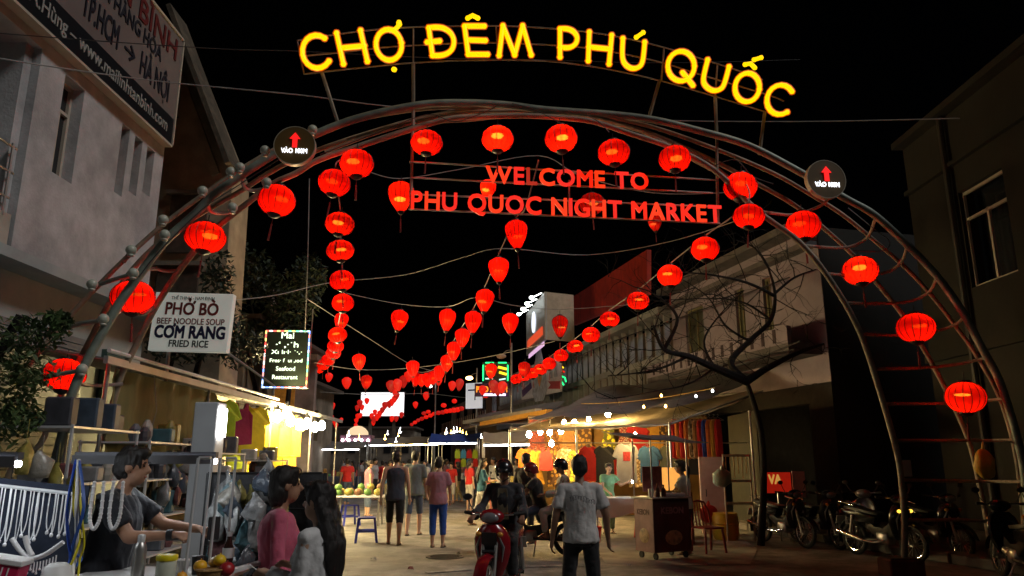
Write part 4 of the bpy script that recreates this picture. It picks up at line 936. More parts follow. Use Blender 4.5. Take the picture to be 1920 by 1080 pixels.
    if hair == 'long':
        for x in (-.055, -.028, 0, .028, .055): h.cap(Mh @ V((x, -.06, 0)), .042, (sp(x * 1.25, -.115, .40) + Z), .034, 8); h.cap(sp(x * 1.25, -.115, .40) + Z, .034, sp(x * 1.1, -.13, .17 + abs(x)) + Z, .015, 8)
    if h.v:
        for q in h.v: q *= s
        link('hair', folds(skin(h, max(.011, voxel * .8), 4 if hair == 'long' else 2, 'hair'), .022, 34, 5, H * 7), hair_m, o)
    # top
    if top is not None:
        t = MB(); g = .016; z0 = -.06 - hem
        sec = [((0, 0, z0), .172 * (fat if not female else 1) + g, .125 * fat + g), ((0, .0, .0), .166 * (1.0 if female else fat) + g, .118 * fat + g), ((0, .005, .10), .140 * fw * fat + g, .105 * fat + g), ((0, .012, .22), .148 * fw * fat + g, .112 * fat + g), ((0, .008, .34), .170 * fw + g, .122 + g), ((0, -.004, .43), .158 * fw + g, .096 + g), ((0, -.008, .478), .098 + g * .4, .074 + g * .4)]
        t.loft(sec, 18, Mt)
        if female: t.ell((.062, .09, .31), (.075, .068, .07), M=Mt); t.ell((-.062, .09, .31), (.075, .068, .07), M=Mt)
        for k in ('R', 'L'):
            j = J[k]; sh, el, wr = j['sh'] + Z, j['el'] + Z, j['wr'] + Z
            if tank: continue
            t.cap(sp(0, -.012, .462) + Z, .06, sh, .054 * fw + g * .4)
            if sleeve <= 1: t.tube([sh, sh.lerp(el, sleeve)], [.050 * fw + g * .5, (.058 * fw + g) if sleeve < .9 else .052], 12)
            else:
                t.cap(sh, .046 * fw + g * .4, el, .042 * fw + g * .4); t.tube([el - (wr - el) * .08, el, el.lerp(wr, sleeve - 1)], [.04, .05 * fw + g * .5, .040 * fw + g * (1 if sleeve > 1.9 else 1.6)], 12)
        for q in t.v: q *= s
        link('top', folds(skin(t, voxel, 6, 'top'), .016, 13, 6, H * 31), top, o)
    if bottom is not None:
        t = MB(); g = .012
        t.loft([((0, 0, .03), .140 * fw * fat, .098 * fat), ((0, 0, -.03), .158 + g * .5, .114 + g * .5), ((0, 0, -.12), .15 + g, .112 + g)], 16, Mt)
        for k in ('R', 'L'):
            j = J[k]; hp, kn, an = j['hip'] + Z, j['kn'] + Z, j['an'] + Z
            t.cap(hp, .094, hp.lerp(kn, .3), .09)
            if blen <= 1: t.tube([hp, hp.lerp(kn, blen)], [.096, .086], 12)
            else: t.cap(hp, .095, kn, .072); t.tube([kn - (an - kn) * .05, kn, kn.lerp(an, blen - 1)], [.06, .073, .06], 12)
        for q in t.v: q *= s
        link('trousers' if blen > 1.15 else 'shorts', folds(skin(t, voxel, 4, 'trousers'), .012, 8, 12, H * 17), bottom, o)
    for k in ('R', 'L'):
        base, fdir = J[k]['foot']; q = MB(); M_ = Matrix.Translation(base * s) @ fdir.to_track_quat('Y', 'Z').to_matrix().to_4x4()
        if shoe is None:
            q.loft([((0, .045, -.032), .045, .135), ((0, .045, -.016), .043, .132)], 14, M_); q.tube([M_ @ V(p) for p in ((-.035, .03, -.01), (-.02, .09, .028), (0, .12, -.01))], .007, 5); q.tube([M_ @ V(p) for p in ((.035, .03, -.01), (.02, .09, .028), (0, .12, -.01))], .007, 5)
            q.build('sandal', black_rubber, o)
        else:
            q.ell((0, .05, -.005), (.046, .135, .030), 12, 6, M=M_); q.ell((0, -.02, .022), (.04, .055, .04), 10, 6, M=M_); q.build('shoe', shoe, o, True)
    o['_wr'] = 0; del o['_wr']
    return o, J, Z, s, Mh

# ------------------------------------------------------------------ motorbike
paint_red = mat('dark_red_bike_paint', (.20, .006, .012), .22, var=.06, spec=.6); paint_black = mat('black_bike_paint', (.012, .012, .014), .22, var=.1, spec=.6); paint_grey = mat('silver_bike_paint', (.25, .25, .26), .3, .4, var=.05)
lamp_glass = mat('headlamp_glass', (.16, .16, .17), .08, var=.02, spec=.8); amber = mat('amber_lens', (.6, .25, .03), .2, var=.1); red_lens = mat('red_lens', (.35, .02, .02), .2, var=.1)
plate_m = mat('white_plate', (.6, .6, .55), .5, var=.05); plate_t = mat('plate_letter', (.03, .03, .03), .5)
seat_m = mat('black_vinyl', (.02, .02, .02), .5, var=.15, bump=.1)
def wheel(o, y, r=.285):
    for nm, R_, rr, m_ in (('tyre', r - .04, .042, black_rubber),):
        q = MB(); rs = []
        for i in range(28):
            a = 2 * pi * i / 28; c = V((0, cos(a), sin(a)))
            rs.append([V((0, y, r)) + c * (R_ + rr * cos(t * pi / 4)) + V((rr * .85 * sin(t * pi / 4), 0, 0)) for t in range(8)])
        rs.append(rs[0]); q.rings(rs, False); ty = q.build('wheel', m_, o, True)
    q = MB(); rs = []
    for i in range(29):
        a = 2 * pi * i / 28; c = V((0, cos(a), sin(a))); rs.append([V((0, y, r)) + c * (R_ - .045 + d[0]) + V((d[1], 0, 0)) for d in ((0, -.02), (.018, -.024), (.018, .024), (0, .02))])
    q.rings(rs, False); q.build('rim', chrome, ty)
    q = MB()
    for i in range(10):
        a = 2 * pi * i / 10; q.tube([(.015, y, r), (.0, y + (R_ - .03) * cos(a), r + (R_ - .03) * sin(a))], .005, 4); q.tube([(-.015, y, r), (.0, y + (R_ - .03) * cos(a + .3), r + (R_ - .03) * sin(a + .3))], .005, 4)
    q.tube([(-.05, y, r), (.05, y, r)], .04, 10); q.build('spokes', steel, ty); return ty
def bike_side(mb, pts, w, M=None):
    """closed side outline in y,z blown up to width: thinner at the rim"""
    n = len(pts); cy_ = sum(p[0] for p in pts) / n; cz = sum(p[1] for p in pts) / n
    rs = []
    for x, k in ((-w, .80), (-w * .75, .95), (0, 1), (w * .75, .95), (w, .80)): rs.append([V((x, cy_ + (p[0] - cy_) * k, cz + (p[1] - cz) * k)) for p in pts])
    return mb.rings(rs)
def motorbike(label, loc, face, paint, group, plate='68-F1', plate2='102.39', lit=False):
    o = T('motorbike', label, 'motorbike', loc, face, group)
    wheel(o, .62); wheel(o, -.62)
    q = MB(); q.tube([(-.075, .62, .28), (-.075, .47, .80)], .022, 8); q.tube([(.075, .62, .28), (.075, .47, .80)], .022, 8); q.build('fork', steel, o, True)
    q = MB(); rs = []
    for i in range(9):
        a = R(15 + i * 17); c = V((0, .62 + .325 * cos(a), .285 + .325 * sin(a))); rs.append([c + V((x, 0, -abs(x) * .45)) for x in (-.07, -.045, 0, .045, .07)] + [c + V((x, 0, -.012 - abs(x) * .45)) for x in (.07, 0, -.07)])
    q.rings(rs); q.build('front_fender', paint, o, True)
    # front apron (leg shield): broad, tapering down to the wheel
    q = MB()
    def sec(z, w_, y0, bow): return [V((w_ * cos(t), y0 + bow * sin(t), z)) for t in [pi * i / 10 for i in range(11)]] + [V((w_ * .86 * cos(t), y0 - .035 + bow * .55 * sin(t), z)) for t in [pi - pi * i / 6 for i in range(7)]]
    q.rings([sec(.34, .11, .36, .05), sec(.46, .17, .36, .09), sec(.60, .21, .37, .12), sec(.74, .215, .39, .14), sec(.84, .17, .40, .14), sec(.90, .11, .41, .11)]); ap = q.build('front_apron', paint, o, True)
    for sg in (-1, 1):
        q = MB(); q.tube([(sg * .10, .515, .80), (sg * .155, .478, .66), (sg * .13, .455, .50)], [.008, .016, .004], 6); q.build('silver_stripe', paint_grey, ap, True)
        q = MB(); q.ell((sg * .125, .52, .80), (.038, .03, .028), 10, 6); q.build('turn_signal', amber if not lit else glow('lit_turn_signal', (1, .5, .05), 2.5), o, True)
    q = MB(); q.tube([(-.07, .56, .62), (.07, .56, .62)], .02, 6); q.ell((0, .50, .55), (.05, .03, .07), 10, 6); q.build('grille', black_plastic, ap, True)
    q = MB(); q.rings([[V((x, y0 + .012, z)) for x in (-w_, -w_ * .5, 0, w_ * .5, w_)] + [V((x, y0 - .05, z)) for x in (w_, 0, -w_)] for z, w_, y0 in ((.36, .05, .405), (.50, .075, .455), (.66, .09, .505), (.82, .08, .54))]); q.build('centre_panel', black_plastic, ap, True)
    # handlebar cowl with the headlamp
    q = MB(); q.ell((0, .42, .985), (.15, .105, .085), 16, 8); cw = q.build('handlebar_cowl', paint, o, True)
    q = MB(); q.ell((0, .485, .975), (.105, .06, .062), 14, 8); q.build('headlamp', lamp_glass, cw, True)
    q = MB(); q.tube([(-.34, .30, 1.02), (-.22, .38, 1.01), (0, .40, 1.0), (.22, .38, 1.01), (.34, .30, 1.02)], .014, 8); hb = q.build('handlebar', chrome, o, True)
    for sg in (-1, 1):
        q = MB(); q.tube([(sg * .36, .285, 1.02), (sg * .24, .365, 1.01)], .02, 8); q.build('grip', black_rubber, hb, True)
        q = MB(); q.tube([(sg * .20, .39, 1.02), (sg * .26, .40, 1.10), (sg * .29, .40, 1.17)], .007, 6); q.ell((sg * .30, .395, 1.20), (.06, .014, .04), 12, 6); q.build('mirror', black_plastic, hb, True)
    q = MB(); bike_side(q, [(.36, .40), (.30, .62), (.10, .50), (-.12, .52), (-.30, .62), (-.34, .48), (-.10, .34), (.2, .32)], .075); q.build('frame_cover', black_plastic, o, True)
    q = MB(); bike_side(q, [(-.08, .54), (-.02, .68), (-.35, .74), (-.72, .80), (-.86, .78), (-.70, .64), (-.40, .55)], .105); q.build('tail_fairing', paint, o, True)
    q = MB(); bike_side(q, [(.02, .70), (.04, .745), (-.18, .77), (-.40, .80), (-.74, .84), (-.76, .79), (-.40, .735)], .115); q.build('seat', seat_m, o, True)
    q = MB(); q.bbox((0, .06, .34), (.20, .26, .2), .03); q.tube([(-.05, .16, .36), (-.05, .30, .40)], .06, 10); q.build('engine', steel, o, True)
    q = MB(); q.tube([(.10, .12, .30), (.13, -.1, .26), (.14, -.3, .27)], .022, 8); q.tube([(.14, -.30, .27), (.155, -.85, .40)], .045, 10); q.build('exhaust', chrome, o, True)
    q = MB(); q.tube([(-.12, -.62, .285), (-.11, -.52, .68)], .028, 8); q.tube([(.12, -.62, .285), (.11, -.52, .68)], .028, 8); q.build('shock', steel, o, True)
    q = MB(); q.tube([(-.10, -.60, .28), (-.09, .0, .30)], .03, 8); q.tube([(.10, -.60, .28), (.09, .0, .30)], .03, 8); q.build('swingarm', black_plastic, o, True)
    q = MB(); q.ell((0, -.86, .72), (.075, .03, .04), 12, 6); q.build('tail_lamp', red_lens, o, True)
    q = MB(); q.tube([(-.09, -.50, .84), (-.085, -.84, .90), (.085, -.84, .90), (.09, -.50, .84)], .012, 7); q.build('grab_rail', chrome, o, True)
    Mp = Matrix.Translation((0, -.93, .58)) @ Matrix.Rotation(R(-18), 4, 'X')
    q = MB(); q.box((0, 0, 0), (.19, .008, .14), 0, Mp); pl = q.build('plate', plate_m, o)
    q = MB(); rs = []
    for i in range(6):
        a = R(105 + i * 18); c = V((0, -.62 + .33 * cos(a), .285 + .33 * sin(a))); rs.append([c + V((x, 0, 0)) for x in (-.06, 0, .06)] + [c + V((x, 0, -.012)) for x in (.06, -.06)])
    q.rings(rs); q.build('rear_fender', black_plastic, o, True)
    q = MB(); q.tube([(-.08, -.05, .3), (-.22, -.02, .02)], .012, 6); q.build('side_stand', steel, o, True)
    M3 = basis(pl).to_3x3() @ Mp.to_3x3()
    for tx, dz in ((plate, .012), (plate2, -.055)):
        put_text(tx, basis(o) @ (Mp @ V((0, -.006, dz))), basis(o).to_3x3() @ V((1, 0, 0)), M3 @ V((0, 0, 1)), .045, .15, plate_t, pl, .02, .001, align='C')
    return o
# ------------------------------------------------------------------ shared stall pieces
warm_bulb = glow('warm_bulb', (1, .64, .22), 480); white_tube = glow('cool_tube', (.86, .94, 1), 22); white_bulb = glow('white_bulb', (.95, .97, 1), 120)
small_warm = glow('small_warm_lamp', (1, .55, .12), 30); small_white = glow('small_white_lamp', (.95, .97, 1), 16)
alu = mat('aluminium_pole', (.60, .61, .62), .35, .25, var=.06, scale=6)
def bulb(p, label, r=.06, m_=None, drop=.35, group='bare bulbs of the clothes stall'):
    o = T('hanging_bulb', label, 'bulb', p, 0, group)
    q = MB(); q.lathe([(.004, -r * 1.15), (r * .7, -r * .85), (r, -r * .1), (r * .85, r * .6), (r * .4, r * 1.3), (r * .32, r * 1.5)], n=10); q.build('globe', m_ or warm_bulb, o, True)
    q = MB(); q.lathe([(r * .36, r * 1.4), (r * .42, r * 2.3), (r * .2, r * 2.6)], n=8); q.build('socket', black_plastic, o, True)
    q = MB(); q.tube([(0, 0, r * 2.5), (.01, 0, drop)], .005, 4); q.build('cord', cable, o); return o
def tube_lamp(a, b, label, m_=None, r=.018, group=None, hood=False):
    a, b = V(a), V(b); o = T('tube_lamp', label, 'lamp', a.lerp(b, .5), 0, group)
    q = MB(); q.tube([a, b], r, 8); q.build('tube', m_ or white_tube, o, True, True)
    q = MB(); q.beam(a + V((0, 0, .045)), b + V((0, 0, .045)), .05, .04); q.build('batten', mat('grey_hood', (.10, .10, .11), .6) if hood else white_paint, o, False, True)
    if hood: q = MB(); q.beam(a + V((0, -.05, .012)), b + V((0, -.05, .012)), .012, .06); q.build('hood', mat('grey_hood', (.10, .10, .11), .6), o, False, True)  # front lip added so the bare tube does not glare at the camera
    return o
SHAPE = {
    'tshirt': [(-.10, 0), (-.05, -.04), (.05, -.04), (.10, 0), (.23, -.07), (.33, -.30), (.25, -.34), (.215, -.25), (.23, -.5), (.235, -.88), (.0, -.895), (-.235, -.88), (-.23, -.5), (-.215, -.25), (-.25, -.34), (-.33, -.30), (-.23, -.07)],
    'dress': [(-.07, 0), (-.03, -.05), (.03, -.05), (.07, 0), (.17, -.04), (.26, -.22), (.17, -.25), (.13, -.40), (.22, -.72), (.30, -1.05), (.0, -1.08), (-.30, -1.05), (-.22, -.72), (-.13, -.40), (-.17, -.25), (-.26, -.22), (-.17, -.04)],
    'tank': [(-.12, 0), (-.07, 0), (-.04, -.10), (.04, -.10), (.07, 0), (.12, 0), (.13, -.12), (.2, -.2), (.22, -.68), (.0, -.70), (-.22, -.68), (-.2, -.2), (-.13, -.12)],
    'sarong': [(-.28, 0), (.28, 0), (.285, -.5), (.27, -1.15), (.09, -1.12), (0, -1.16), (-.12, -1.12), (-.28, -1.15), (-.285, -.5)],
    'side': [(-.05, 0), (.05, 0), (.09, -.1), (.10, -.4), (.09, -.9), (.03, -.93), (-.04, -.9), (-.09, -.88), (-.10, -.4), (-.09, -.1)],
}
GM = {}
def garment(kind, p, rz, m_, label, group, sc=1., pr=None, thick=.05):
    o = T('hanging_' + {'tshirt': 'tshirt', 'dress': 'dress', 'tank': 'vest', 'sarong': 'sarong', 'side': 'shirt'}[kind], label, {'tshirt': 't-shirt', 'dress': 'dress', 'tank': 'vest', 'sarong': 'sarong', 'side': 'shirt'}[kind], p, rz, group)
    if kind not in GM:
        pts = SHAPE[kind]; n = len(pts); cx = 0; zs = [q[1] for q in pts]; cz = (min(zs) + max(zs)) / 2
        q = MB(); rs = []
        rnd = random.Random(len(kind))
        for y, k in ((-.5, .90), (-.38, .985), (0, 1.), (.38, .985), (.5, .9)):
            rs.append([V((a * (k if abs(a) > .05 else 1), y * thick * (1 + .5 * sin(i * 2.1)) + .012 * sin(a * 26 + b * 2) * (abs(b) + .25), cz + (b - cz) * (.5 + k / 2))) for i, (a, b) in enumerate(pts)])
        q.rings(rs); GM[kind] = q.mesh('cloth')
        h = MB(); h.tube([(0, 0, .10), (.02, 0, .12), (.035, 0, .09), (.0, 0, .05), (-.17, 0, -.025), (.17, 0, -.025), (0, 0, .05)], .006, 4); GM[kind + 'h'] = h.mesh('hanger')
    c = mobj('cloth', GM[kind], m_, o); c.scale = (sc,) * 3
    if kind not in ('sarong',): c2 = mobj('hanger', GM[kind + 'h'], steel, o); c2.scale = (sc,) * 3
    if pr:
        q = MB(); q.box((0, -.045 * sc, -.30 * sc), (.16 * sc, .006, .20 * sc)); q.build('print', pr, o)
    return o

# ------------------------------------------------------------------ clothes stall on the right
YB = 23.4
st = T('clothes_stall', 'open clothes stall on the right with sagging tan awning', 'stall', (3.2, 18.5, 0))
c00, c10, c11, c01 = P(955, 806, 19.6), P(1255, 793, 17.2), P(1430, 731, 19.6), P(1085, 762, 25.5)
q = MB(); q.sheet(c00, c10, c11, c01, 14, 8, .12, .015, .04, 4, 3); q.build('awning', tarp_tan, st, True, True)
q = MB(); q.sheet(c00 + V((.5, .5, .35)), c10 + V((.3, 1.2, .45)), c11 + V((.8, 2, .75)), c01 + V((.8, 1, .75)), 12, 6, .1, .015, .05, 3, 5); q.build('upper_awning', tarp_grey, st, True, True)
for a, b in ((c00, c10), (c10, c11), (c01, c11), (c00, c01)):
    q = MB(); q.tube([a + V((0, 0, -.03)), b + V((0, 0, -.03))], .025, 6); q.build('awning_pole', steel, st, True, True)
for p in (c10, c00, P(1405, 770, 17.6), c00.lerp(c10, .45)):
    q = MB(); q.tube([(p.x, p.y, 0), (p.x, p.y, p.z)], .028, 8); q.build('post', steel, st, True, True)
q = MB(); q.box((3.3, YB + .12, 1.5), (5.6, .06, 3.0)); q.build('back_cloth', mat('ochre_backcloth', (.22, .12, .03), .8, var=.3, scale=2, bump=.3), st, False, True)
q = MB(); q.box((5.95, 19.4, 1.4), (.06, 2.4, 2.8)); q.build('side_cloth', mat('dark_side_cloth', (.025, .025, .014), .8, var=.3), st, False, True)
for z in (2.94, 2.05):
    q = MB(); q.tube([(.5, YB - .1 - (.0 if z > 2.5 else 4.4), z), (5.9, YB - .1 - (.0 if z > 2.5 else 4.4), z)], .018, 6); q.build('rail', steel, st, True, True)
gold = pattern('gold_print', (.30, .14, .02), (.10, .035, .01), 14); goldleaf = pattern('gold_leaf_print', (.36, .19, .03), (.07, .03, .01), 9); flor = pattern('floral_print', (.55, .36, .22), (.25, .04, .03), 18)
yel = pattern('yellow_print', (.75, .60, .02), (.12, .12, .02), 8); rd = cloth('red_cloth', (.50, .015, .012)); org = cloth('orange_cloth', (.55, .14, .015)); cre = pattern('cream_print', (.55, .42, .25), (.20, .12, .05), 12)
blu = cloth('blue_cloth', (.03, .06, .32)); yl2 = cloth('golden_cloth', (.5, .24, .02)); tanc = cloth('tan_cloth', (.34, .16, .05)); orp = pattern('orange_print', (.34, .07, .02), (.15, .03, .03), 20)
gb = 'garments on the back rail of the clothes stall'
for (u, kd, m_, sc, lab) in ((1008, 'sarong', orp, .8, 'orange red printed sarong at the left end of the back rail'), (1035, 'sarong', gold, .8, 'plain looking amber sarong, second on the back rail'), (1062, 'sarong', tanc, .8, 'brown orange sarong, third on the back rail'),
        (1092, 'sarong', goldleaf, .85, 'gold leaf printed sarong left of the yellow dress'), (1140, 'dress', yel, 1.0, 'bright yellow dress with dark dots'), (1170, 'dress', flor, .9, 'small floral dress right of the yellow dress'), (1197, 'tshirt', rd, 1.1, 'red shirt above the grey t-shirt on the back rail'),
        (1226, 'sarong', yl2, .8, 'golden sarong right of the red shirt'), (1247, 'sarong', goldleaf, .7, 'narrow gold printed cloth beside the shirt row')):
    p = P(u, 775, YB - .12); p.z = 2.86; garment(kd, p, 0, m_, lab, gb, sc * 1.13)
gr = 'shirts packed side on along the right rail'
for i, (m_, lab) in enumerate(((rd, 'dark red shirt, first of the packed row'), (org, 'orange shirt, second of the packed row'), (rd, 'red shirt, third of the packed row'), (org, 'orange shirt, fourth of the packed row'), (cre, 'cream printed shirt in the packed row'), (tanc, 'tan shirt in the packed row'), (rd, 'red shirt left of the blue one in the packed row'),
        (blu, 'blue shirt, the only one in the packed row'), (org, 'orange shirt right of the blue one in the packed row'), (yl2, 'yellow shirt near the right end of the packed row'), (rd, 'red shirt at the right end of the packed row'))):
    p = P(1262 + i * 8.2, 772, 18.6); p.z = 2.62; garment('side', p, .25, m_, lab, gr, 1.05)
gt = 't-shirts hung at chest height in the clothes stall'
gry = cloth('grey_cloth', (.36, .36, .37)); blk = cloth('black_cloth', (.02, .02, .022)); bl2 = cloth('denim_blue_cloth', (.03, .10, .22)); grn = cloth('olive_cloth', (.10, .11, .07)); prm = mat('red_print', (.40, .03, .03), .6, var=.4, scale=20)
for (u, m_, pr, sc, lab) in ((1104, rd, None, 1.1, 'red t-shirt hanging behind the man in the white shirt'), (1133, blk, None, 1.15, 'black t-shirt hanging behind the woman in green'), (1174, gry, prm, 1.25, 'grey t-shirt with a red square print'), (1217, bl2, None, 1.15, 'blue t-shirt hanging right of the grey one'), (1254, grn, None, 1.15, 'dark olive t-shirt hanging above the food cart'), (1303, blk, None, .9, 'narrow black shirt hanging right of the food cart')):
    p = P(u, 850, 18.9); p.z = 1.98 if sc < 1.2 else 2.05; garment('tshirt', p, random.uniform(-.15, .15), m_, lab, gt, sc * .88, pr)
gm_ = 'lower row of garments at the back of the clothes stall'
for k in range(15):
    u = 985 + k * 19; p = P(u, 846, 22.4 - .25 * (k % 3)); p.z = 1.98 - .06 * (k % 2); m_ = (org, yl2, rd, goldleaf, cre, yel, orp)[k % 7]
    garment(('tshirt', 'dress', 'tank', 'sarong')[k % 4], p, random.uniform(-.4, .4), m_, '%s garment, %s from the left in the lower back row' % (('orange', 'golden', 'red', 'gold printed', 'cream printed', 'yellow printed', 'orange printed')[k % 7], ORD[k]), gm_, .92)
bi = 0
for (u, v, Y, r) in ((992, 815, 21, .075), (1013, 810, 21, .07), (1031, 811, 20.8, .075), (1052, 808, 20.6, .075), (1058, 793, 20.8, .06), (1077, 794, 20.8, .075), (1104, 786, 20.6, .055), (1140, 777, 20, .07), (1163, 772, 20, .055), (1191, 816, 18.4, .05), (1034, 832, 20.5, .07)):
    bulb(P(u, v, Y), 'glowing warm bulb, %s from the left under the tan awning' % ORD[bi], r); bi += 1
for i, (u, v, Y) in enumerate(((1207, 763, 19), (1240, 742, 19), (1248, 762, 18), (1305, 743, 18.5), (1336, 733, 18.5))):
    bulb(P(u, v, Y), 'small bulb, %s along the awning fairy string' % ORD[i], .03, small_warm if i < 3 else small_white, .15, 'small bulbs along the awning edge')
tag(MB().tube(wire(P(1090, 757, 22), P(1340, 727, 18.5), .1), .012, 5).build('lamp_string', mat('brass_string', (.5, .33, .1), .4), None, True), 'string of small lamps along the upper awning edge', 'wire', 'overhead wires')
# LED edged stall further back
def far_stall(label, x, y, w_, d_, h, cm, lm, seed, goods=True):
    o = T('market_stall', label, 'stall', (x, y, 0), 0, 'market stalls down the street'); rnd = random.Random(seed)
    q = MB(); q.sheet((-w_ / 2, -d_ / 2, h - .15), (w_ / 2, -d_ / 2, h - .1), (w_ / 2, d_ / 2, h + .3), (-w_ / 2, d_ / 2, h + .25), 8, 4, .08, .02, .03, 2, seed); q.build('canopy', cm, o, True)
    for a in (-1, 1):
        for b_ in (-1, 1):
            q = MB(); q.tube([(a * w_ / 2 * .96, b_ * d_ / 2 * .96, 0), (a * w_ / 2 * .96, b_ * d_ / 2 * .96, h)], .025, 6); q.build('post', steel, o, True)
    q = MB(); q.box((0, -d_ * .2, .42), (w_ * .9, d_ * .5, .84)); q.build('counter', mat('stall_cloth_%d' % (seed % 3), ((.3, .3, .32), (.25, .08, .07), (.1, .13, .2))[seed % 3], .8, var=.2), o)
    if lm is not None:
        q = MB(); q.tube([(-w_ / 2 * .9, -d_ / 2 * .9, h - .22), (w_ / 2 * .9, -d_ / 2 * .9, h - .20)], .03, 6); q.build('tube_light', lm, o)
    if goods:
        for k in range(9):
            c = rnd.choice(((.5, .4, .1), (.5, .08, .06), (.08, .2, .4), (.45, .45, .42), (.12, .35, .12), (.5, .25, .06)))
            q = MB(); hh = rnd.uniform(.12, .4); q.bbox((-w_ * .42 + w_ * .84 * (k + .5) / 9, -d_ * .2 + rnd.uniform(-.2, .2), .842 + hh / 2), (w_ * .075, .25, hh), .03); q.build('goods', mat('goods_%.2f_%.2f' % (c[0], c[1]), c, .6, var=.2), o)
    return o
strip_white = glow('led_strip', (.93, .97, 1), 14)
far_stall('stall with dazzling white LED edge behind the motorbike rider', P(952, 833, 24).x, 24, 1.6, 1.4, 2.3, tarp_grey, strip_white, 1)
far_stall('blue canopied stall with two white lamps', P(852, 825, 33).x, 33, 2.2, 1.8, 2.55, mat('blue_canopy', (.02, .06, .30), .6, var=.15), small_white, 2)
far_stall('stall under a warm streak of lamplight', P(787, 815, 38).x, 38, 2.2, 1.8, 2.6, tarp_tan, glow('amber_tube', (1, .70, .22), 34), 3)
far_stall('far white lit stall left of the warm one', P(737, 825, 44).x, 44, 2.6, 2, 2.7, tarp_grey, strip_white, 4)
far_stall('far grey stall at the left end of the lights', P(640, 822, 40).x, 40, 2.5, 2, 2.4, tarp_grey, small_white, 5)
far_stall('far stall with amber tube below the white screen', P(752, 810, 55).x, 55, 4, 2, 3.0, tarp_tan, MATS['amber_tube'], 6)
far_stall('stall with grey awning under the wine banner', P(1005, 800, 28).x + .6, 29, 2.4, 2, 2.8, tarp_grey, None, 7)
# sports shirts hung in a grid on the blue stall
gc = [cloth('lime_cloth', (.35, .45, .03)), cloth('sky_cloth', (.05, .25, .45)), rd]
for r_ in range(2):
    for c_ in range(4):
        p = P(858 + c_ * 11, 842 + r_ * 16, 31.8); garment('tank', p, 0, gc[(r_ * 2 + c_) % 3], ('lime', 'sky blue', 'red')[(r_ * 2 + c_) % 3] + ' sports vest, %s in the %s row under the blue canopy' % (ORD[c_], ('upper', 'lower')[r_]), 'sports vests under the blue canopy', .55)
# lit beams along the right side
for k, (a, b, m_) in enumerate(((P(872, 792, 36), P(1010, 770, 28), cream), (P(905, 795, 30), P(1030, 772, 25), mat('orange_beam', (.62, .30, .04), .6)))):
    q = MB(); q.beam(a, b, .25, .16); o = q.build('awning_beam', m_); tag(o, ('pale awning beam under the wine banner', 'orange lit awning beam left of the bulbs')[k], 'beam')
q = MB(); q.sheet(P(1000, 792, 27), P(880, 797, 34), P(895, 778, 37), P(1060, 750, 30), 8, 4, .05, .02, .02, 2, 9); tag(q.build('awning_roof', tarp_grey, None, True), 'grey sheet awning along the right houses', 'awning')
# ---- white table, woman's goods, food cart, chair, stools
tb = T('market_table', 'table under a white cloth in front of the woman in green', 'table', (2.75, 16.9, 0), -.05)
q = MB(); q.bbox((0, 0, .80), (2.0, .85, .04), .01); q.build('table_top', wood, tb)
for a in (-.9, .9):
    for b_ in (-.35, .35):
        q = MB(); q.tube([(a, b_, 0), (a, b_, .78)], .022, 6); q.build('leg', steel, tb)
tc_ = T('table_cloth', 'white cloth hanging over the front of the market table', 'cloth', (2.75, 16.9, .825), -.05)
q = MB(); nn = 40; top_, low_ = [], []
per = []
for i in range(nn):
    t = i / nn * 4; e = int(t); f = t - e
    x, y = [(-1.02 + 2.04 * f, -.445), (1.02, -.445 + .89 * f), (1.02 - 2.04 * f, .445), (-1.02, .445 - .89 * f)][e]; per.append((x, y))
rs = [[V((x * .98, y * .98, .006)) for x, y in per], [V((x, y, 0)) for x, y in per], [V((x * (1.01 + .015 * sin(i * 1.9)), y * (1.03 + .04 * sin(i * 2.3)), -.18)) for i, (x, y) in enumerate(per)], [V((x * (1.02 + .03 * sin(i * 1.9)), y * (1.06 + .09 * sin(i * 2.3)), -.34 - .07 * sin(i * .9))) for i, (x, y) in enumerate(per)]]
q.rings(rs, False); q.f.append([len(q.v) - 4 * nn + j for j in range(nn)]); q.build('cloth', mat('white_cloth', (.75, .76, .78), .8, var=.04, bump=.2), tc_, True)
tube_lamp(P(1188, 842, 16.7), P(1186, 905, 16.5), 'bright tube lamp standing upright over the white table', glow('bright_tube', (.9, .97, 1), 60), .02)
for k, (dx, dy, w_, h_) in enumerate(((.35, .1, .5, .02), (-.3, 0, .35, .015), (.62, -.12, .3, .03))):
    q = MB(); q.bbox((0, 0, 0), (w_, .28, h_), .005); o = q.build('paper_goods', (white_paint, plate_m, white_paint)[k]); o.location = (2.75 + dx, 16.9 + dy, .835 + h_ / 2); tag(o, ('flat white packet in the middle of the table', 'thin white card at the left end of the table', 'small white box at the right end of the table')[k], 'packet', 'packets on the white table')
ct = T('food_cart', 'pink and dark red snack cart with small wheels', 'cart', (*GP(1245, 1046).xy, 0), R(30))
pinkp = mat('faded_pink_panel', (.40, .20, .20), .6, var=.15, dirt=.35); redp = mat('dark_red_panel', (.10, .02, .02), .6, var=.2, dirt=.3)
q = MB(); q.bbox((0, 0, .55), (.80, .50, .86), .01); q.build('cabinet', redp, ct)
q = MB(); q.bbox((-.404, 0, .55), (.012, .49, .85), .004); q.build('side_panel', pinkp, ct)
q = MB(); q.bbox((0, 0, .995), (.88, .58, .03), .008); q.build('counter_top', steel, ct)
q = MB(); q.bbox((-.1, .1, 1.30), (.44, .02, .42), .005); q.build('menu_board', mat('pink_menu', (.42, .16, .17), .5, var=.3, scale=10), ct)
for a in (-.40, .40):
    q = MB(); q.tube([(a, -.24, 1.0), (a, -.24, 2.0)], .014, 6); q.build('upright', steel, ct); q = MB(); q.tube([(a, .24, 1.0), (a, .24, 2.05)], .014, 6); q.build('upright', steel, ct)
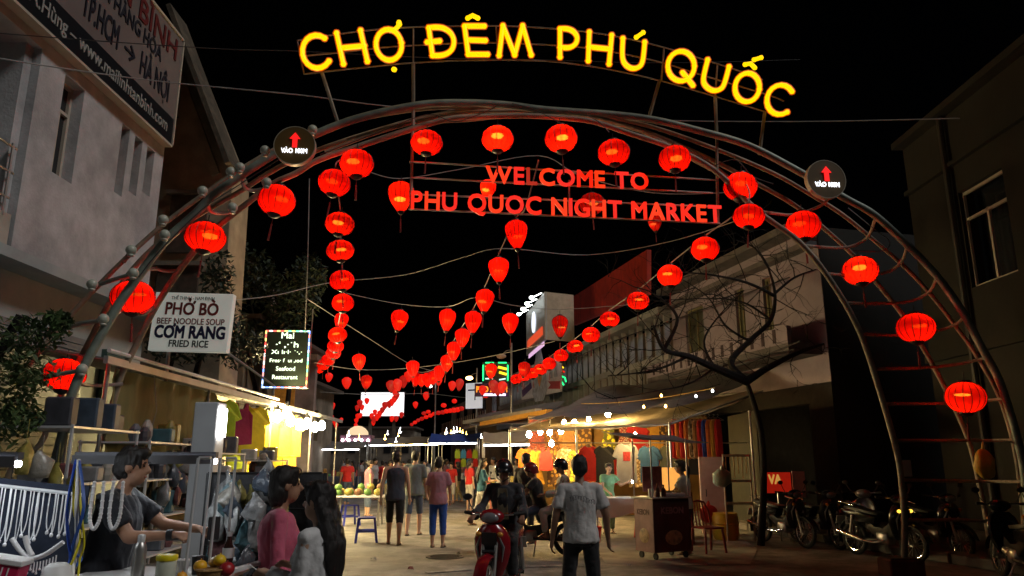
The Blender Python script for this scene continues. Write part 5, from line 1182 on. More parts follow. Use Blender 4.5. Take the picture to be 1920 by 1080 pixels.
q = MB(); q.sheet((-.95, -.45, 2.0), (.75, -.45, 1.92), (.75, .40, 2.06), (-.95, .4, 2.12), 8, 4, .03, .012, .01, 2, 4); q.build('canopy', tarp_grey, ct, True)
for a in (-.33, .33):
    for b_ in (-.18, .18):
        q = MB(); q.tube([(a - .015, b_, .06), (a + .015, b_, .06)], .055, 12); q.tube([(a, b_, .06), (a, b_, .14)], .012, 6); q.build('wheel', black_rubber, ct)
put_text('KEBON', basis(ct) @ V((-.412, .17, .72)), basis(ct).to_3x3() @ V((0, -1, 0)), (0, 0, 1), .085, .32, redp, ct, .03, .002)
put_text('KEBON', basis(ct) @ V((-.24, -.253, .74)), basis(ct).to_3x3() @ V((1, 0, 0)), (0, 0, 1), .10, .50, pinkp, ct, .03, .002)
q = MB(); q.ell((.02, -.252, .35), (.19, .008, .12), 14, 8); q.build('food_picture', mat('food_photo', (.38, .24, .12), .5, var=.5, scale=14), ct); q = MB(); q.ell((-.412, 0, .38), (.008, .13, .12), 14, 8); q.build('food_picture', MATS['food_photo'], ct)
for k, (x, y, h_, r_, m_, lab) in enumerate(((-.22, -.16, .20, .042, mat('brown_sauce', (.10, .03, .015), .2), 'brown sauce bottle at the left of the snack cart'), (-.10, -.18, .18, .04, MATS['brown_sauce'], 'second brown sauce bottle on the snack cart'), (-.33, -.12, .12, .05, white_paint, 'white tub at the left edge of the snack cart'))):
    o = T('sauce_bottle' if k < 2 else 'plastic_tub', lab, 'bottle' if k < 2 else 'tub', basis(ct) @ V((x, y, 1.01))); q = MB()
    q.lathe([(r_, 0), (r_, h_ * .6), (r_ * .85, h_ * .72), (r_ * .35, h_ * .85), (r_ * .35, h_)] if k < 2 else [(r_ * .85, 0), (r_, h_), (r_ * 1.05, h_), (r_ * 1.05, h_ * 1.08)], n=12); q.build('body', m_, o, True)
    q = MB(); q.lathe([(r_ * .42 if k < 2 else r_ * 1.06, h_), (r_ * .4 if k < 2 else r_, h_ * 1.12)], n=12); q.build('lid', redp if k < 2 else white_paint, o, True)
o = T('food_tray', 'white tray of snacks on the right of the cart', 'tray', basis(ct) @ V((.18, -.05, 1.012))); q = MB(); q.bbox((0, 0, .03), (.42, .34, .06), .01); q.build('tray', white_paint, o); q = MB()
for k in range(14): q.ell((random.uniform(-.16, .16), random.uniform(-.12, .12), .075), (.03, .03, .022), 8, 5)
tag(q.build('snacks', mat('snack', (.42, .28, .1), .6, var=.3), o, True), kind='stuff')
o = T('display_box', 'lit glass display box of orange snacks behind the cart', 'display', (*(P(1262, 930, 15.6)).xy, 0)); q = MB(); q.bbox((0, 0, .5), (.7, .4, 1.0), .01); q.build('base', redp, o)
q = MB(); q.box((0, 0, 1.25), (.6, .3, .45)); q.build('lit_case', mat('lit_orange_case', (.5, .2, .05), .5, emit=(1, .42, .08), estr=1.0, var=.4, scale=12), o)
for a in (-.31, .31):
    q = MB(); q.tube([(a, -.16, 1), (a, -.16, 1.5)], .01, 5); q.build('frame_post', alu, o)
# plastic chairs and stools
def stool(label, loc, m_, rz=0., group='plastic stools', h=.45, w_=.30):
    o = T('plastic_stool', label, 'stool', loc, rz, group)
    q = MB(); q.bbox((0, 0, h), (w_, w_, .03), .012); q.build('seat', m_, o)
    for a in (-1, 1):
        for b_ in (-1, 1):
            q = MB(); q.rings([[V((a * (w_ / 2 - .02 + e) + dx, b_ * (w_ / 2 - .02 + e) + dy, z)) for dx, dy in ((-.022, -.022), (.022, -.022), (.022, .022), (-.022, .022))] for e, z in ((.05, 0), (.0, h - .01))]); q.build('leg', m_, o)
    q = MB()
    for a in (-1, 1): q.box((a * (w_ / 2 + .005), 0, h * .42), (.018, w_, .04)); q.box((0, a * (w_ / 2 + .005), h * .46), (w_, .018, .04))
    q.build('stretcher', m_, o); return o
blue_pl = mat('blue_plastic', (.05, .07, .52), .4, var=.08); red_pl = mat('red_plastic', (.55, .015, .01), .35, var=.08); dred_pl = mat('dark_red_plastic', (.22, .012, .012), .3, var=.1); yel_pl = mat('yellow_plastic', (.55, .36, .02), .4, var=.1)
stool('blue plastic stool standing in the street beside the walking man', GP(686, 1016), blue_pl, .2, h=.47, w_=.36)
stool('blue plastic stool half hidden behind the nearer blue one', GP(655, 985), blue_pl, .5, h=.5, w_=.36)
stool('tall red plastic stool under the white table', (2.85, 16.55, 0), red_pl, .15, h=.62)
q = T('plastic_bucket', 'red plastic bucket on the ground beside the man in white', 'bucket', GP(1117, 1018)); b_ = MB(); b_.lathe([(.09, 0), (.13, .30), (.14, .30), (.14, .32), (.12, .32), (.085, .02)], n=16); b_.build('pail', red_pl, q, True); b_ = MB(); b_.tube([(-.13, 0, .3), (-.09, 0, .4), (0, 0, .43), (.09, 0, .4), (.13, 0, .3)], .006, 5); b_.build('handle', steel, q, True)
ch = T('plastic_chair', 'dark red plastic chair right of the snack cart', 'chair', GP(1330, 1036), R(200))
q = MB(); q.bbox((0, 0, .43), (.42, .42, .03), .012); q.build('seat', dred_pl, ch)
for a in (-1, 1):
    q = MB(); q.tube([(a * .21, .22, 0), (a * .18, .17, .43)], .022, 6); q.build('leg', dred_pl, ch); q = MB(); q.tube([(a * .21, -.24, 0), (a * .19, -.19, .43)], .022, 6); q.build('leg', dred_pl, ch)
    q = MB(); q.tube([(a * .19, -.19, .43), (a * .20, -.25, .7), (a * .13, -.28, .86), (0, -.285, .89)], .02, 6); q.build('back_frame', dred_pl, ch)
for x in (-.10, -.033, .033, .10):
    q = MB(); q.tube([(x, -.19, .44), (x, -.24, .65), (x * .8, -.278, .86)], .014, 6); q.build('back_slat', dred_pl, ch)
o = T('yellow_barrel', 'yellow plastic barrel behind the red chair', 'barrel', GP(1362, 1012)); q = MB(); q.lathe([(.24, 0), (.27, .1), (.27, .45), (.25, .52), (.26, .54), (.2, .55)], n=18); q.build('barrel', yel_pl, o, True); q = MB(); q.lathe([(.262, .3), (.28, .32), (.28, .34), (.262, .36)], n=18, cap=False); q.build('hoop', yel_pl, o, True)
for k, (u, v, Y, c, lab) in enumerate(((1352, 878, 16, (.28, .38, .36), 'pale green plastic bag hanging from the right stall post'), (1327, 945, 16.5, (.5, .02, .02), 'red bag slung low beside the right stall post'))):
    q = MB(); q.ell((0, 0, -.2), (.2, .13, .19), 14, 9); q.cap((0, 0, -.08), .08, (0, 0, .05), .02)
    for p_ in q.v: p_ += V((.02 * sin(p_.z * 30 + p_.x * 25), .02 * cos(p_.z * 22), 0))
    o = q.build('carrier_bag', mat('bag_plastic_%d' % k, c, .35, var=.2, bump=.8, bscale=8), None, True); o.location = P(u, v, Y); tag(o, lab, 'bag')
o = T('storage_locker', 'pinkish metal locker behind the hanging bag', 'locker', (*P(1336, 920, 17.6).xy, 0), -.2); q = MB(); q.bbox((0, 0, .85), (.55, .4, 1.7), .01); q.build('cabinet', mat('locker_pink', (.5, .33, .28), .5, var=.1, dirt=.2), o); q = MB(); q.bbox((.03, -.205, .85), (.46, .012, 1.6), .004); dr = q.build('door', MATS['locker_pink'], o); q = MB(); q.box((-.15, -.22, .9), (.02, .02, .16)); q.build('handle', black_plastic, dr)
o = T('display_rack', 'white framed rack with hanging bits beside the pole on the right', 'rack', (*P(1385, 930, 16).xy, 0)); 
for x in (-.28, .28):
    q = MB(); q.tube([(x, 0, 0), (x, 0, 1.75)], .02, 6); q.build('post', cream, o)
for z in (.75, 1.2, 1.72):
    q = MB(); q.beam((-.28, 0, z), (.28, 0, z), .03, .05); q.build('rail', cream, o)
for i in range(6):
    q = MB(); q.tube([(-.22 + i * .085, 0, 1.7), (-.22 + i * .085, .01, 1.25 + .1 * (i % 2))], .008, 5); q.build('strap', tanc, o)
# signs standing in the dark on the right
o = T('street_sign', 'small red sign with yellow letters in the dark right side', 'sign', P(1458, 905, 16)); q = MB(); q.box((0, 0, 0), (.55, .04, .42)); q.build('panel', mat('red_sign_panel', (.5, .02, .01), .5, emit=(1, .03, .01), estr=.22), o); put_text('VA', P(1458, 905, 16) + V((-.2, -.03, -.02)), (1, 0, 0), (0, 0, 1), .18, .28, glow('yellow_sign_text', (1, .5, .1), .5), o, .03, .004); q = MB(); q.tube([(0, .03, -1.2), (0, .03, 0)], .02, 6); q.build('post', steel, o)
o = T('leaning_board', 'blank pale pink board standing in the dark on the right', 'board', P(1498, 908, 16)); q = MB(); q.box((0, 0, 0), (.26, .03, .52)); q.build('panel', mat('pale_pink_board', (.55, .36, .33), .6, var=.1), o); q = MB(); q.tube([(0, .03, -1.1), (0, .03, -.2)], .02, 6); q.build('post', steel, o)
o = T('paper_notice', 'small white notice tied to the right arch leg', 'notice', AP(1699, 878, -.2)); q = MB(); q.box((0, 0, 0), (.16, .01, .24)); q.build('sheet', mat('notice_paper', (.5, .49, .46), .7), o); q = MB(); q.tube([(-.08, .01, .05), (-.14, .03, .05)], .004, 4); q.build('tie', cable, o)
q = MB(); q.ell((0, 0, 0), (.15, .10, .24), 14, 10)
for p_ in q.v: p_ += V((.012 * sin(p_.z * 24), .01 * cos(p_.x * 40), 0)); p_.x *= 1.1 - .5 * p_.z
q.cap((0, 0, .2), .03, (.02, 0, .34), .012)
o = q.build('yellow_bag', mat('yellow_bag_plastic', (.5, .31, .03), .45, var=.15, bump=.5, bscale=9), None, True); o.location = AP(1846, 870, .2); tag(o, 'yellow sack tied to the right arch leg', 'bag')
# ------------------------------------------------------------------ left side: sign boards
def on_board(o, p): return basis(o) @ V(p)
YS = 13.0
pb = T('noodle_sign', 'white board advertising PHỞ BÒ beef noodle soup and fried rice', 'sign', P(361, 605, YS), R(-2))
bw = (P(437, 605, YS) - P(288, 605, YS)).x; bh = (P(361, 551, YS) - P(361, 660, YS)).z
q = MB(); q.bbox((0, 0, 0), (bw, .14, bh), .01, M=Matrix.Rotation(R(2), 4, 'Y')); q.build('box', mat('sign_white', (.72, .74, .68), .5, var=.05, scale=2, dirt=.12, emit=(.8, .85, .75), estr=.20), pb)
X = basis(pb).to_3x3() @ V((1, 0, -.035)); U = V((.035, 0, 1))
maroon = mat('maroon_letter', (.16, .025, .02), .5); nav2 = mat('navy_letter_blue', (.008, .014, .06), .5); blkl = mat('black_letter', (.015, .02, .015), .5)
for (tx, z, cap, wd, m_, bd_) in (('THẾ THỊNH - NAM ĐỊNH', .40, .055, .55, blkl, .0), ('PHỞ BÒ', .13, .20, .68, maroon, .025), ('BEEF NOODLE SOUP', -.045, .10, .86, maroon, .015), ('CƠM RANG', -.29, .20, .90, nav2, .035), ('FRIED RICE', -.45, .11, .50, blkl, .02)):
    put_text(tx, on_board(pb, (0.0, -.078, z)), X, U, cap * bh, wd * bw, m_, pb, bd_, .003, align='C')
q = MB(); q.tube([(-bw * .3, .1, -bh * .4), (-bw * .3, .12, -4.0)], .035, 7); q.build('post', steel, pb); q = MB(); q.tube([(bw * .45, .1, -bh * .5), (bw * .9, .8, -bh * 1.0)], .02, 6); q.build('stay', steel, pb)
YL = 19.0
ls = T('led_sign', 'black LED sign with coloured border reading Seafood Restaurant', 'sign', P(538, 674, YL), R(4))
lw = (P(580, 670, YL) - P(497, 670, YL)).x; lh = (P(538, 621, YL) - P(538, 729, YL)).z
q = MB(); q.bbox((0, 0, 0), (lw, .16, lh), .01); q.build('box', mat('led_black', (.008, .016, .010), .5), ls)
cols = [(1, .1, .08), (.2, .9, .5), (.2, .35, 1), (1, .95, .9), (.9, .75, .2), (.7, .8, 1), (1, .3, .25)]
per_ = []
for i in range(12): per_.append((-lw / 2 + lw * (i + .5) / 12, lh / 2 - .02)); per_.append((-lw / 2 + lw * (i + .5) / 12, -lh / 2 + .02))
for i in range(15): per_.append((-lw / 2 + .02, -lh / 2 + lh * (i + .5) / 15)); per_.append((lw / 2 - .02, -lh / 2 + lh * (i + .5) / 15))
dm = MB(); dm.bbox((0, -.09, 0), (lw / 13, .03, .035), .008); dmh = dm.mesh('border_lamp'); dm = MB(); dm.bbox((0, -.09, 0), (.035, .03, lh / 16), .008); dmv = dm.mesh('border_lamp')
for i, (x, z) in enumerate(per_):
    c = cols[(i * 5 + i // 3) % 7]; o = mobj('border_lamp', dmh if i < 24 else dmv, glow('led_%d' % ((i * 5 + i // 3) % 7), c, 2.6), ls); o.location = (x, 0, z)
ledt = glow('led_text', (.85, 1, .7), 2.2); X = basis(ls).to_3x3() @ V((1, 0, 0))
for tx, z, cap, wd in (('Mai', .36, .11, .28), ('·‘ ,·˙h', .205, .10, .50), ('Xı lı·l· ˙·,·', .09, .07, .68), ('Fres· f  uı ‚ıod', -.055, .065, .72), ('Seafood', -.20, .075, .42), ('Restaurant', -.345, .075, .56)):
    put_text(tx, on_board(ls, (0, -.084, z * lh)), X, (0, 0, 1), cap * lh * .95, wd * lw, ledt, ls, .012, .002, align='C')
q = MB(); q.tube([(-.3, .1, -lh / 2), (-.3, .1, -4)], .03, 6); q.tube([(lw / 2, .05, -lh / 2), (lw / 2, .05, lh * .9)], .015, 5); q.build('post', steel, ls)
# ---- restaurant with warm lamps and a plaster spire
rs_ = T('restaurant_front', 'restaurant front with amber lamps behind the seafood sign', 'building', (-9.6, 29, 0))
q = MB(); q.box((-9.4, 27.6, 2.6), (4.2, .3, 5.2)); q.build('wall', mat('mottled_plaster', (.30, .26, .27), .9, var=.5, scale=1.3, dirt=.4), rs_, False, True)
q = MB(); q.box((-9.4, 27.3, 5.3), (4.6, 1.0, .2)); q.build('eave', concrete, rs_, False, True)
q = MB(); q.box((-8.6, 27.42, 3.6), (1.2, .06, 2.4)); q.build('lit_doorway', mat('amber_doorway', (.25, .12, .03), .7, var=.6, scale=5, emit=(1, .4, .05), estr=.10), rs_, False, True)
for k in range(26):
    u, v = random.choice(((random.uniform(432, 475), random.uniform(605, 640)), (random.uniform(455, 500), random.uniform(640, 705)), (random.uniform(470, 496), random.uniform(625, 720)))); q = MB(); q.ell(P(u, v, 27.0), (random.uniform(.03, .085), .04, random.uniform(.03, .08)), 6, 4); q.build('amber_lamp', small_warm, rs_, False, True)
sp_ = T('plaster_spire', 'pale ornamental plaster spire behind the seafood sign', 'ornament', P(506, 640, 26))
k_ = 26 / FP
q = MB(); q.lathe([(26 * k_, -10 * k_), (34 * k_, 8 * k_), (20 * k_, 22 * k_), (24 * k_, 30 * k_), (9 * k_, 42 * k_), (12 * k_, 52 * k_), (6 * k_, 62 * k_), (8 * k_, 72 * k_), (2.5 * k_, 84 * k_), (.4 * k_, 102 * k_)], n=10); q.build('spire', mat('pinkish_plaster', (.42, .31, .30), .9, var=.25, scale=6, bump=.5), sp_, True)
for j in range(5):
    a = j * 2 * pi / 5; q = MB(); q.tube([(28 * k_ * cos(a), 28 * k_ * sin(a), 10 * k_), (36 * k_ * cos(a), 36 * k_ * sin(a), 26 * k_), (31 * k_ * cos(a), 31 * k_ * sin(a), 38 * k_)], [4 * k_, 3 * k_, .6 * k_], 6); q.build('finial', MATS['pinkish_plaster'], sp_, True)

# ------------------------------------------------------------------ foliage
def leaf_crown(mb, centres, n, size, rnd, flat=.5):
    for _ in range(n):
        c, r = rnd.choice(centres); d = V((rnd.gauss(0, 1), rnd.gauss(0, 1), rnd.gauss(0, .8))); d = d.normalized() * (rnd.random() ** .4); p = V(c) + V((d.x * r[0], d.y * r[1], d.z * r[2]))
        s_ = size * rnd.uniform(.6, 1.4); M = Matrix.Translation(p) @ Matrix.Rotation(rnd.random() * 6.3, 4, 'Z') @ Matrix.Rotation(rnd.uniform(-1, 1), 4, 'X') @ Matrix.Rotation(rnd.uniform(-.8, .8), 4, 'Y')
        mb.add([(0, -s_, 0), (s_ * .42, -.1 * s_, .10 * s_), (0, s_, -.15 * s_), (-s_ * .42, -.1 * s_, .10 * s_)], [(0, 1, 2, 3)], M)
def tree(name, label, base, tops, cs, n, size, m_, seed, tr=.14, cat='tree'):
    o = T(name, label, cat, base); rnd = random.Random(seed); q = MB(); b0 = V(base)
    for t in tops:
        t = V(t); mid = b0.lerp(t, .5) + V((rnd.uniform(-.3, .3), rnd.uniform(-.3, .3), .2)); q.tube(spline([b0, mid, t], 4), [tr, tr * .9, tr * .8, tr * .7, tr * .6, tr * .5, tr * .4, tr * .3, tr * .15][:9], 7)
    q.build('trunk', bark, o, True, True)
    q = MB(); leaf_crown(q, cs, n, size, rnd); tag(q.build('crown', m_, o, False, True), kind='stuff'); return o
def blob(u, v, Y, ru, rv, rd=1.2): k = Y / FP; return (P(u, v, Y), (ru * k, rd, rv * k))
tree('street_tree', 'dim leafy tree behind the seafood sign', (-7.6, 24.5, 0), [P(470, 560, 24), P(540, 540, 24.5), P(420, 520, 24)], [blob(470, 520, 24, 50, 60), blob(545, 560, 24.5, 55, 60), blob(420, 470, 24, 40, 60), blob(520, 620, 25, 60, 40), blob(580, 520, 25, 30, 50), blob(400, 560, 24, 40, 50)], 5200, .12, leafdark, 5)
tree('street_tree', 'dark tree between the gable house and the noodle sign', (-8.3, 17.0, 0), [P(400, 560, 16.5), P(345, 600, 16.5)], [blob(420, 610, 16.5, 45, 60, .6), blob(340, 650, 16.5, 70, 35, .6), blob(450, 650, 16.5, 50, 45, .6), blob(410, 520, 16.5, 30, 60, .6)], 1500, .085, leafdark, 6)
# hanging shrub at the left edge
o = T('hanging_shrub', 'leafy shrub drooping at the far left edge beside the arch leg', 'shrub', (-5.6, 7.6, 0)); rnd = random.Random(3); q = MB(); q.tube(spline([(-5.75, 7.6, 0), (-5.6, 7.6, 1.4), (-5.4, 7.7, 2.6), (-5.2, 7.7, 3.1)], 4), .05, 7); q.build('trunk', bark, o, True, True)
q = MB(); leaf_crown(q, [blob(40, 640, 7.6, 50, 45, .4), blob(85, 620, 7.6, 35, 35, .35), blob(30, 720, 7.6, 40, 60, .4), blob(60, 700, 7.6, 35, 50, .35), blob(20, 790, 7.6, 35, 60, .4), blob(-20, 660, 7.6, 60, 80, .5), blob(110, 600, 7.6, 18, 18, .2), blob(45, 780, 7.6, 22, 40, .3)], 1500, .05, rnd); tag(q.build('crown', leafmid, o, False, True), kind='stuff')
# bare tree on the right
o = T('bare_tree', 'bare dark tree with twisted branches before the pink house', 'tree', (*P(1425, 1000, 15.2).xy, 0)); rnd = random.Random(11)
YT = 15.2
def bp(u, v, dy=0.): return P(u, v, YT + dy)
trunk = [V((bp(1425, 1000).x, YT, 0)), bp(1432, 900), bp(1425, 800), bp(1400, 715)]
q = MB(); q.tube(spline(trunk, 5), [.075 - .0018 * i for i in range(16)], 9)
q.build('trunk', bark, o, True, True)
limbs = [([(1400, 715, 0), (1340, 690, -.2), (1290, 668, -.4), (1245, 655, -.6), (1225, 610, -.7)], .10), ([(1245, 655, -.6), (1270, 600, -.7), (1245, 565, -.8), (1215, 545, -.9)], .045), ([(1400, 715, 0), (1370, 680, .3), (1405, 640, .5), (1445, 600, .5), (1453, 550, .4), (1440, 500, .3)], .085), ([(1453, 550, .4), (1490, 520, .5), (1530, 505, .6)], .035), ([(1453, 555, .4), (1400, 530, .1), (1330, 515, -.2), (1265, 510, -.3)], .04), ([(1440, 500, .3), (1415, 465, .3), (1380, 450, .2)], .03),
         ([(1400, 715, 0), (1440, 690, .2), (1500, 660, .4), (1545, 645, .5)], .09), ([(1340, 690, -.2), (1320, 640, -.1), (1350, 590, 0), (1395, 545, 0)], .03), ([(1405, 640, .5), (1360, 610, .3), (1330, 560, .2), (1290, 530, .2)], .03), ([(1445, 600, .5), (1400, 570, .6), (1350, 560, .8), (1260, 562, .9)], .03), ([(1290, 668, -.4), (1240, 690, -.6), (1190, 700, -.7), (1140, 705, -.8)], .03), ([(1340, 690, -.2), (1290, 720, -.3), (1220, 735, -.4), (1150, 748, -.5)], .022)]
tw = MB()
def twig(p, d, L, r, dep):
    pts = [p]; dd = d.copy()
    for i in range(3): dd = (dd + V((rnd.gauss(0, .25), rnd.gauss(0, .25), rnd.gauss(0, .22)))).normalized(); pts.append(pts[-1] + dd * L / 3)
    tw.tube(pts, [r, r * .8, r * .55, r * .25], 4)
    if dep > 0:
        for k in range(2 + (dep > 1)): twig(pts[rnd.choice((1, 2, 3))], (dd + V((rnd.gauss(0, .7), rnd.gauss(0, .7), rnd.gauss(.1, .6)))).normalized(), L * .62, r * .55, dep - 1)
for pix, r in limbs:
    pts = spline([bp(*p) for p in pix], 5); q = MB(); q.tube(pts, [r * (1 - .75 * i / (len(pts) - 1)) for i in range(len(pts))], 7); q.build('branch', bark, o, True, True)
    for i in range(3, len(pts), 2):
        for _ in range(1): twig(pts[i], V((rnd.gauss(-.15, .8), rnd.gauss(0, .5), rnd.gauss(.3, .6))).normalized(), rnd.uniform(.5, 1.1), .013, 2)
tag(tw.build('twigs', bark, o, True, True), kind='stuff')
# ------------------------------------------------------------------ left stall row
aw = T('stall_awning', 'long grey sheet awning over the left row of stalls', 'awning', (-5.5, 17, 3))
e0, e1 = P(196, 668, 9.7), P(640, 788, 26.0)
q = MB(); q.sheet(e0, e1, e1 + V((-2.6, 0, .45)), e0 + V((-2.9, 0, .55)), 18, 4, .04, .03, .015, 5, 2); q.build('sheet', tarp_grey, aw, True, True)
q = MB(); q.beam(e0 + V((.02, 0, -.04)), e1 + V((.02, 0, -.04)), .06, .10); q.build('edge_beam', mat('galvanised_edge', (.42, .44, .45), .4, .6, var=.15, scale=3), aw, False, True)
q = MB(); q.tube([e0 + V((.05, 0, .08)), e0.lerp(e1, .5) + V((.05, 0, .08))], .03, 7); q.build('white_pipe', white_paint, aw, True, True)
for t in (.02, .25, .5, .75, .98):
    p = e0.lerp(e1, t); q = MB(); q.tube([(p.x - .1, p.y, 0), (p.x - .1, p.y, p.z)], .03, 8); q.build('post', steel, aw, True, True)
tp = T('side_tarpaulin', 'olive tarpaulin hung under the left awning edge', 'tarpaulin', (-5.55, 12, 2.4))
q = MB(); a, b = e0.lerp(e1, .03) + V((-.12, 0, -.1)), e0.lerp(e1, .27) + V((-.12, 0, -.1)); q.sheet(a, b, b + V((.02, 0, -.95)), a + V((.02, 0, -1.25)), 26, 8, .0, .012, .035, 6, 8); q.build('sheet', tarp_olive, tp, True, True)
q = MB(); q.tube([a + V((.08, 1, .1)), a + V((.1, 1.2, -.5)), a + V((.1, .9, -1.3))], .006, 4); q.build('rope', cable_grey, tp, True, True)
lime = cloth('lime_shirt', (.40, .52, .02)); crim = cloth('crimson_shirt', (.32, .02, .07)); yelc = cloth('yellow_shirt', (.75, .60, .02))
gl = 'garments hung along the left awning'
for k, (t, kd, m_, lab) in enumerate(((.305, 'tshirt', lime, 'lime green t-shirt beside the olive tarpaulin'), (.375, 'tank', crim, 'crimson sleeveless top right of the lime t-shirt'), (.43, 'tshirt', yelc, 'yellow t-shirt nearest the crimson top'), (.50, 'tshirt', yelc, 'second yellow t-shirt in the lamplight of the left awning'), (.57, 'tshirt', yelc, 'third yellow t-shirt in the lamplight of the left awning'), (.63, 'tshirt', cloth('amber_shirt', (.6, .35, .03)), 'amber t-shirt farthest along the left awning'))):
    p = e0.lerp(e1, t) + V((-.15, 0, -.16)); garment(kd, p, R(40), m_, lab, gl, 1.25)
for k, t in enumerate((.41, .455, .50, .545, .59, .64, .69, .74)):
    p = e0.lerp(e1, t) + V((-.55 - .1 * (k % 2), .1, -.30 - .55 * (k % 2))); garment(('tshirt', 'tank', 'sarong')[k % 3], p, R(30 + 12 * (k % 3)), (yelc, lime, MATS['amber_shirt'], yelc, crim)[k % 5], '%s garment, %s of the inner row under the left awning' % (('yellow', 'lime', 'amber', 'yellow', 'crimson')[k % 5], ORD[k]), 'inner row of garments under the left awning', 1.0)
for k, (u, v, Y) in enumerate(((520, 782, 17.6), (545, 790, 18.6), (560, 797, 19.4), (575, 795, 20.2), (590, 802, 21.2), (603, 799, 22), (538, 775, 18.2))):
    bulb(P(u, v, Y), 'dazzling bulb, %s of the cluster under the left awning' % ORD[k], .11, glow('dazzling_bulb', (1, .76, .36), 620), .2, 'dazzling bulbs under the left awning')
# goods shelves under the left awning: crates, bags and boxes
rnd = random.Random(21); TONE = ['charcoal', 'grey', 'dark navy', 'tan', 'teal', 'maroon', 'mustard', 'black', 'white']
gcol = [(.10, .11, .13), (.22, .22, .22), (.05, .07, .10), (.30, .28, .24), (.05, .12, .14), (.16, .06, .06), (.28, .24, .06), (.05, .05, .06), (.45, .45, .44)]
for k, (y0, lab) in enumerate(((8.3, 'crowded goods rack left of the white lamp pillar'), (10.2, 'crowded goods rack behind the white lamp pillar'), (12.6, 'goods rack under the lime and crimson shirts'), (15.5, 'goods rack below the dazzling bulbs'))):
    o = T('goods_rack', lab, 'rack', (-5.35 - .04 * k, y0 + .8, 0), R(4), 'goods racks of the left stalls')
    hh = 2.0 - .12 * k
    for a in (-.45, .45):
        for b_ in (-.85, .85):
            q = MB(); q.tube([(a, b_, 0), (a, b_, hh)], .02, 6); q.build('post', alu, o)
    for z in (.35, .85, 1.35, hh - .03):
        q = MB(); q.box((0, 0, z), (.95, 1.75, .025)); q.build('shelf', alu, o)
    for z in (.365, .865, 1.365, hh - .015):
        for j in range(8):
            c = rnd.randrange(len(gcol)); h_ = rnd.uniform(.14, .36); q = MB(); m_ = mat('goods_tone_%d' % c, gcol[c], .5, var=.3, scale=7)
            px, py = .25 * rnd.uniform(-1, 1) + .12, -.75 + j * .21
            if rnd.random() < .5: q.bbox((px, py, z + h_ / 2), (.3, .17, h_), .02)
            else: q.lathe([(.06, 0), (.085, h_ * .3), (.08, h_ * .7), (.03, h_)], (px, py, z), 9)
            q.build('goods', m_, o)
# clear plastic bags and souvenirs hanging in front of the racks
for k in range(34):
    y = rnd.uniform(6.0, 12.5); x = -4.55 - (y - 6) * .09 + rnd.uniform(-.1, .1) ; z = rnd.uniform(.5, 1.75); c = rnd.randrange(len(gcol)); q = MB(); h_ = rnd.uniform(.16, .30)
    q.lathe([(.02, h_ * .75), (.035, h_ * .6), (.11, h_ * .25), (.12, -h_ * .3), (.07, -h_ * .6), (.02, -h_ * .62)], n=9)
    for p_ in q.v: p_ += V((.025 * sin(p_.z * 31 + k + p_.y * 20), .02 * cos(p_.z * 27 + k * 2 + p_.x * 30), 0)); p_.y *= .6
    q.tube([(0, 0, h_ * .7), (0, 0, h_ * 1.5)], .004, 4)
    o = q.build('souvenir_bag', mat('bag_tone_%d' % c, gcol[c], .3, var=.3, bump=.8, bscale=10), None, True); o.location = (x, y, z); o.rotation_euler = (0, 0, rnd.random() * 6); tag(o, TONE[c] + ' souvenir bag hanging %s on the left stalls, %s' % ('high' if z > 1.3 else 'low' if z < .85 else 'halfway up', 'near the camera' if y < 8 else 'far back' if y > 10.3 else 'in the middle'), 'bag', 'souvenir bags hanging on the left stalls')
for k in range(46):
    u = rnd.uniform(395, 525); Y = rnd.uniform(5.9, 6.6); p = P(u, rnd.uniform(900, 1085), Y); c = rnd.randrange(len(gcol)); q = MB(); h_ = rnd.uniform(.12, .26); q.lathe([(.012, h_ * .8), (.02, h_ * .62), (.075, h_ * .25), (.085, -h_ * .3), (.05, -h_ * .6), (.01, -h_ * .62)], n=10)
    for p_ in q.v: p_ += V((.022 * sin(p_.z * 41 + k + p_.y * 30), .02 * cos(p_.z * 37 + k * 2 + p_.x * 40), .01 * sin(p_.x * 60 + k))); p_.y *= .6
    o = q.build('goods_bag', mat('clear_bag_tone_%d' % c, [x * .8 + .02 for x in gcol[c]], .18, var=.5, scale=14, bump=1., bscale=16), None, True); o.location = p; o.rotation_euler = (0, 0, rnd.random() * 6); tag(o, TONE[c] + ' plastic goods bag in the %s %s of the heap by the drink counter' % ('top' if p.z > 1.3 else 'bottom' if p.z < .95 else 'middle', 'left' if u < 440 else 'right' if u > 480 else 'centre'), 'bag', 'goods bags heaped right of the drink counter')
o = T('bag_frame', 'dark frame carrying the goods bags right of the drink counter', 'rack', (-2.15, 6.65, 0))
for x in (-.5, .0, .5): q = MB(); q.tube([(x, 0, 0), (x, 0, 1.5)], .015, 6); q.build('post', black_plastic, o)
for z in (.3, .6, .9, 1.2, 1.5): q = MB(); q.tube([(-.5, 0, z), (.5, 0, z)], .01, 5); q.build('rail', black_plastic, o)
q = MB(); q.box((0, .08, .75), (1.05, .03, 1.5)); q.build('back_sheet', mat('dark_sheet', (.025, .025, .028), .6, var=.4, bump=.4), o)
# white lamp pillar
o = T('lamp_pillar', 'white box pillar with a glaring lamp on its right side', 'lamp', (P(392, 800, 8).x, 8, 0)); q = MB(); q.bbox((0, 0, 1.1), (.25, .24, 2.22), .01); q.build('casing', mat('pillar_white', (.5, .52, .54), .5, var=.05), o)
q = MB(); q.bbox((.145, -.02, 2.0), (.03, .18, .30), .008); q.build('lamp', glow('pillar_lamp', (1, .96, .9), 18), o)
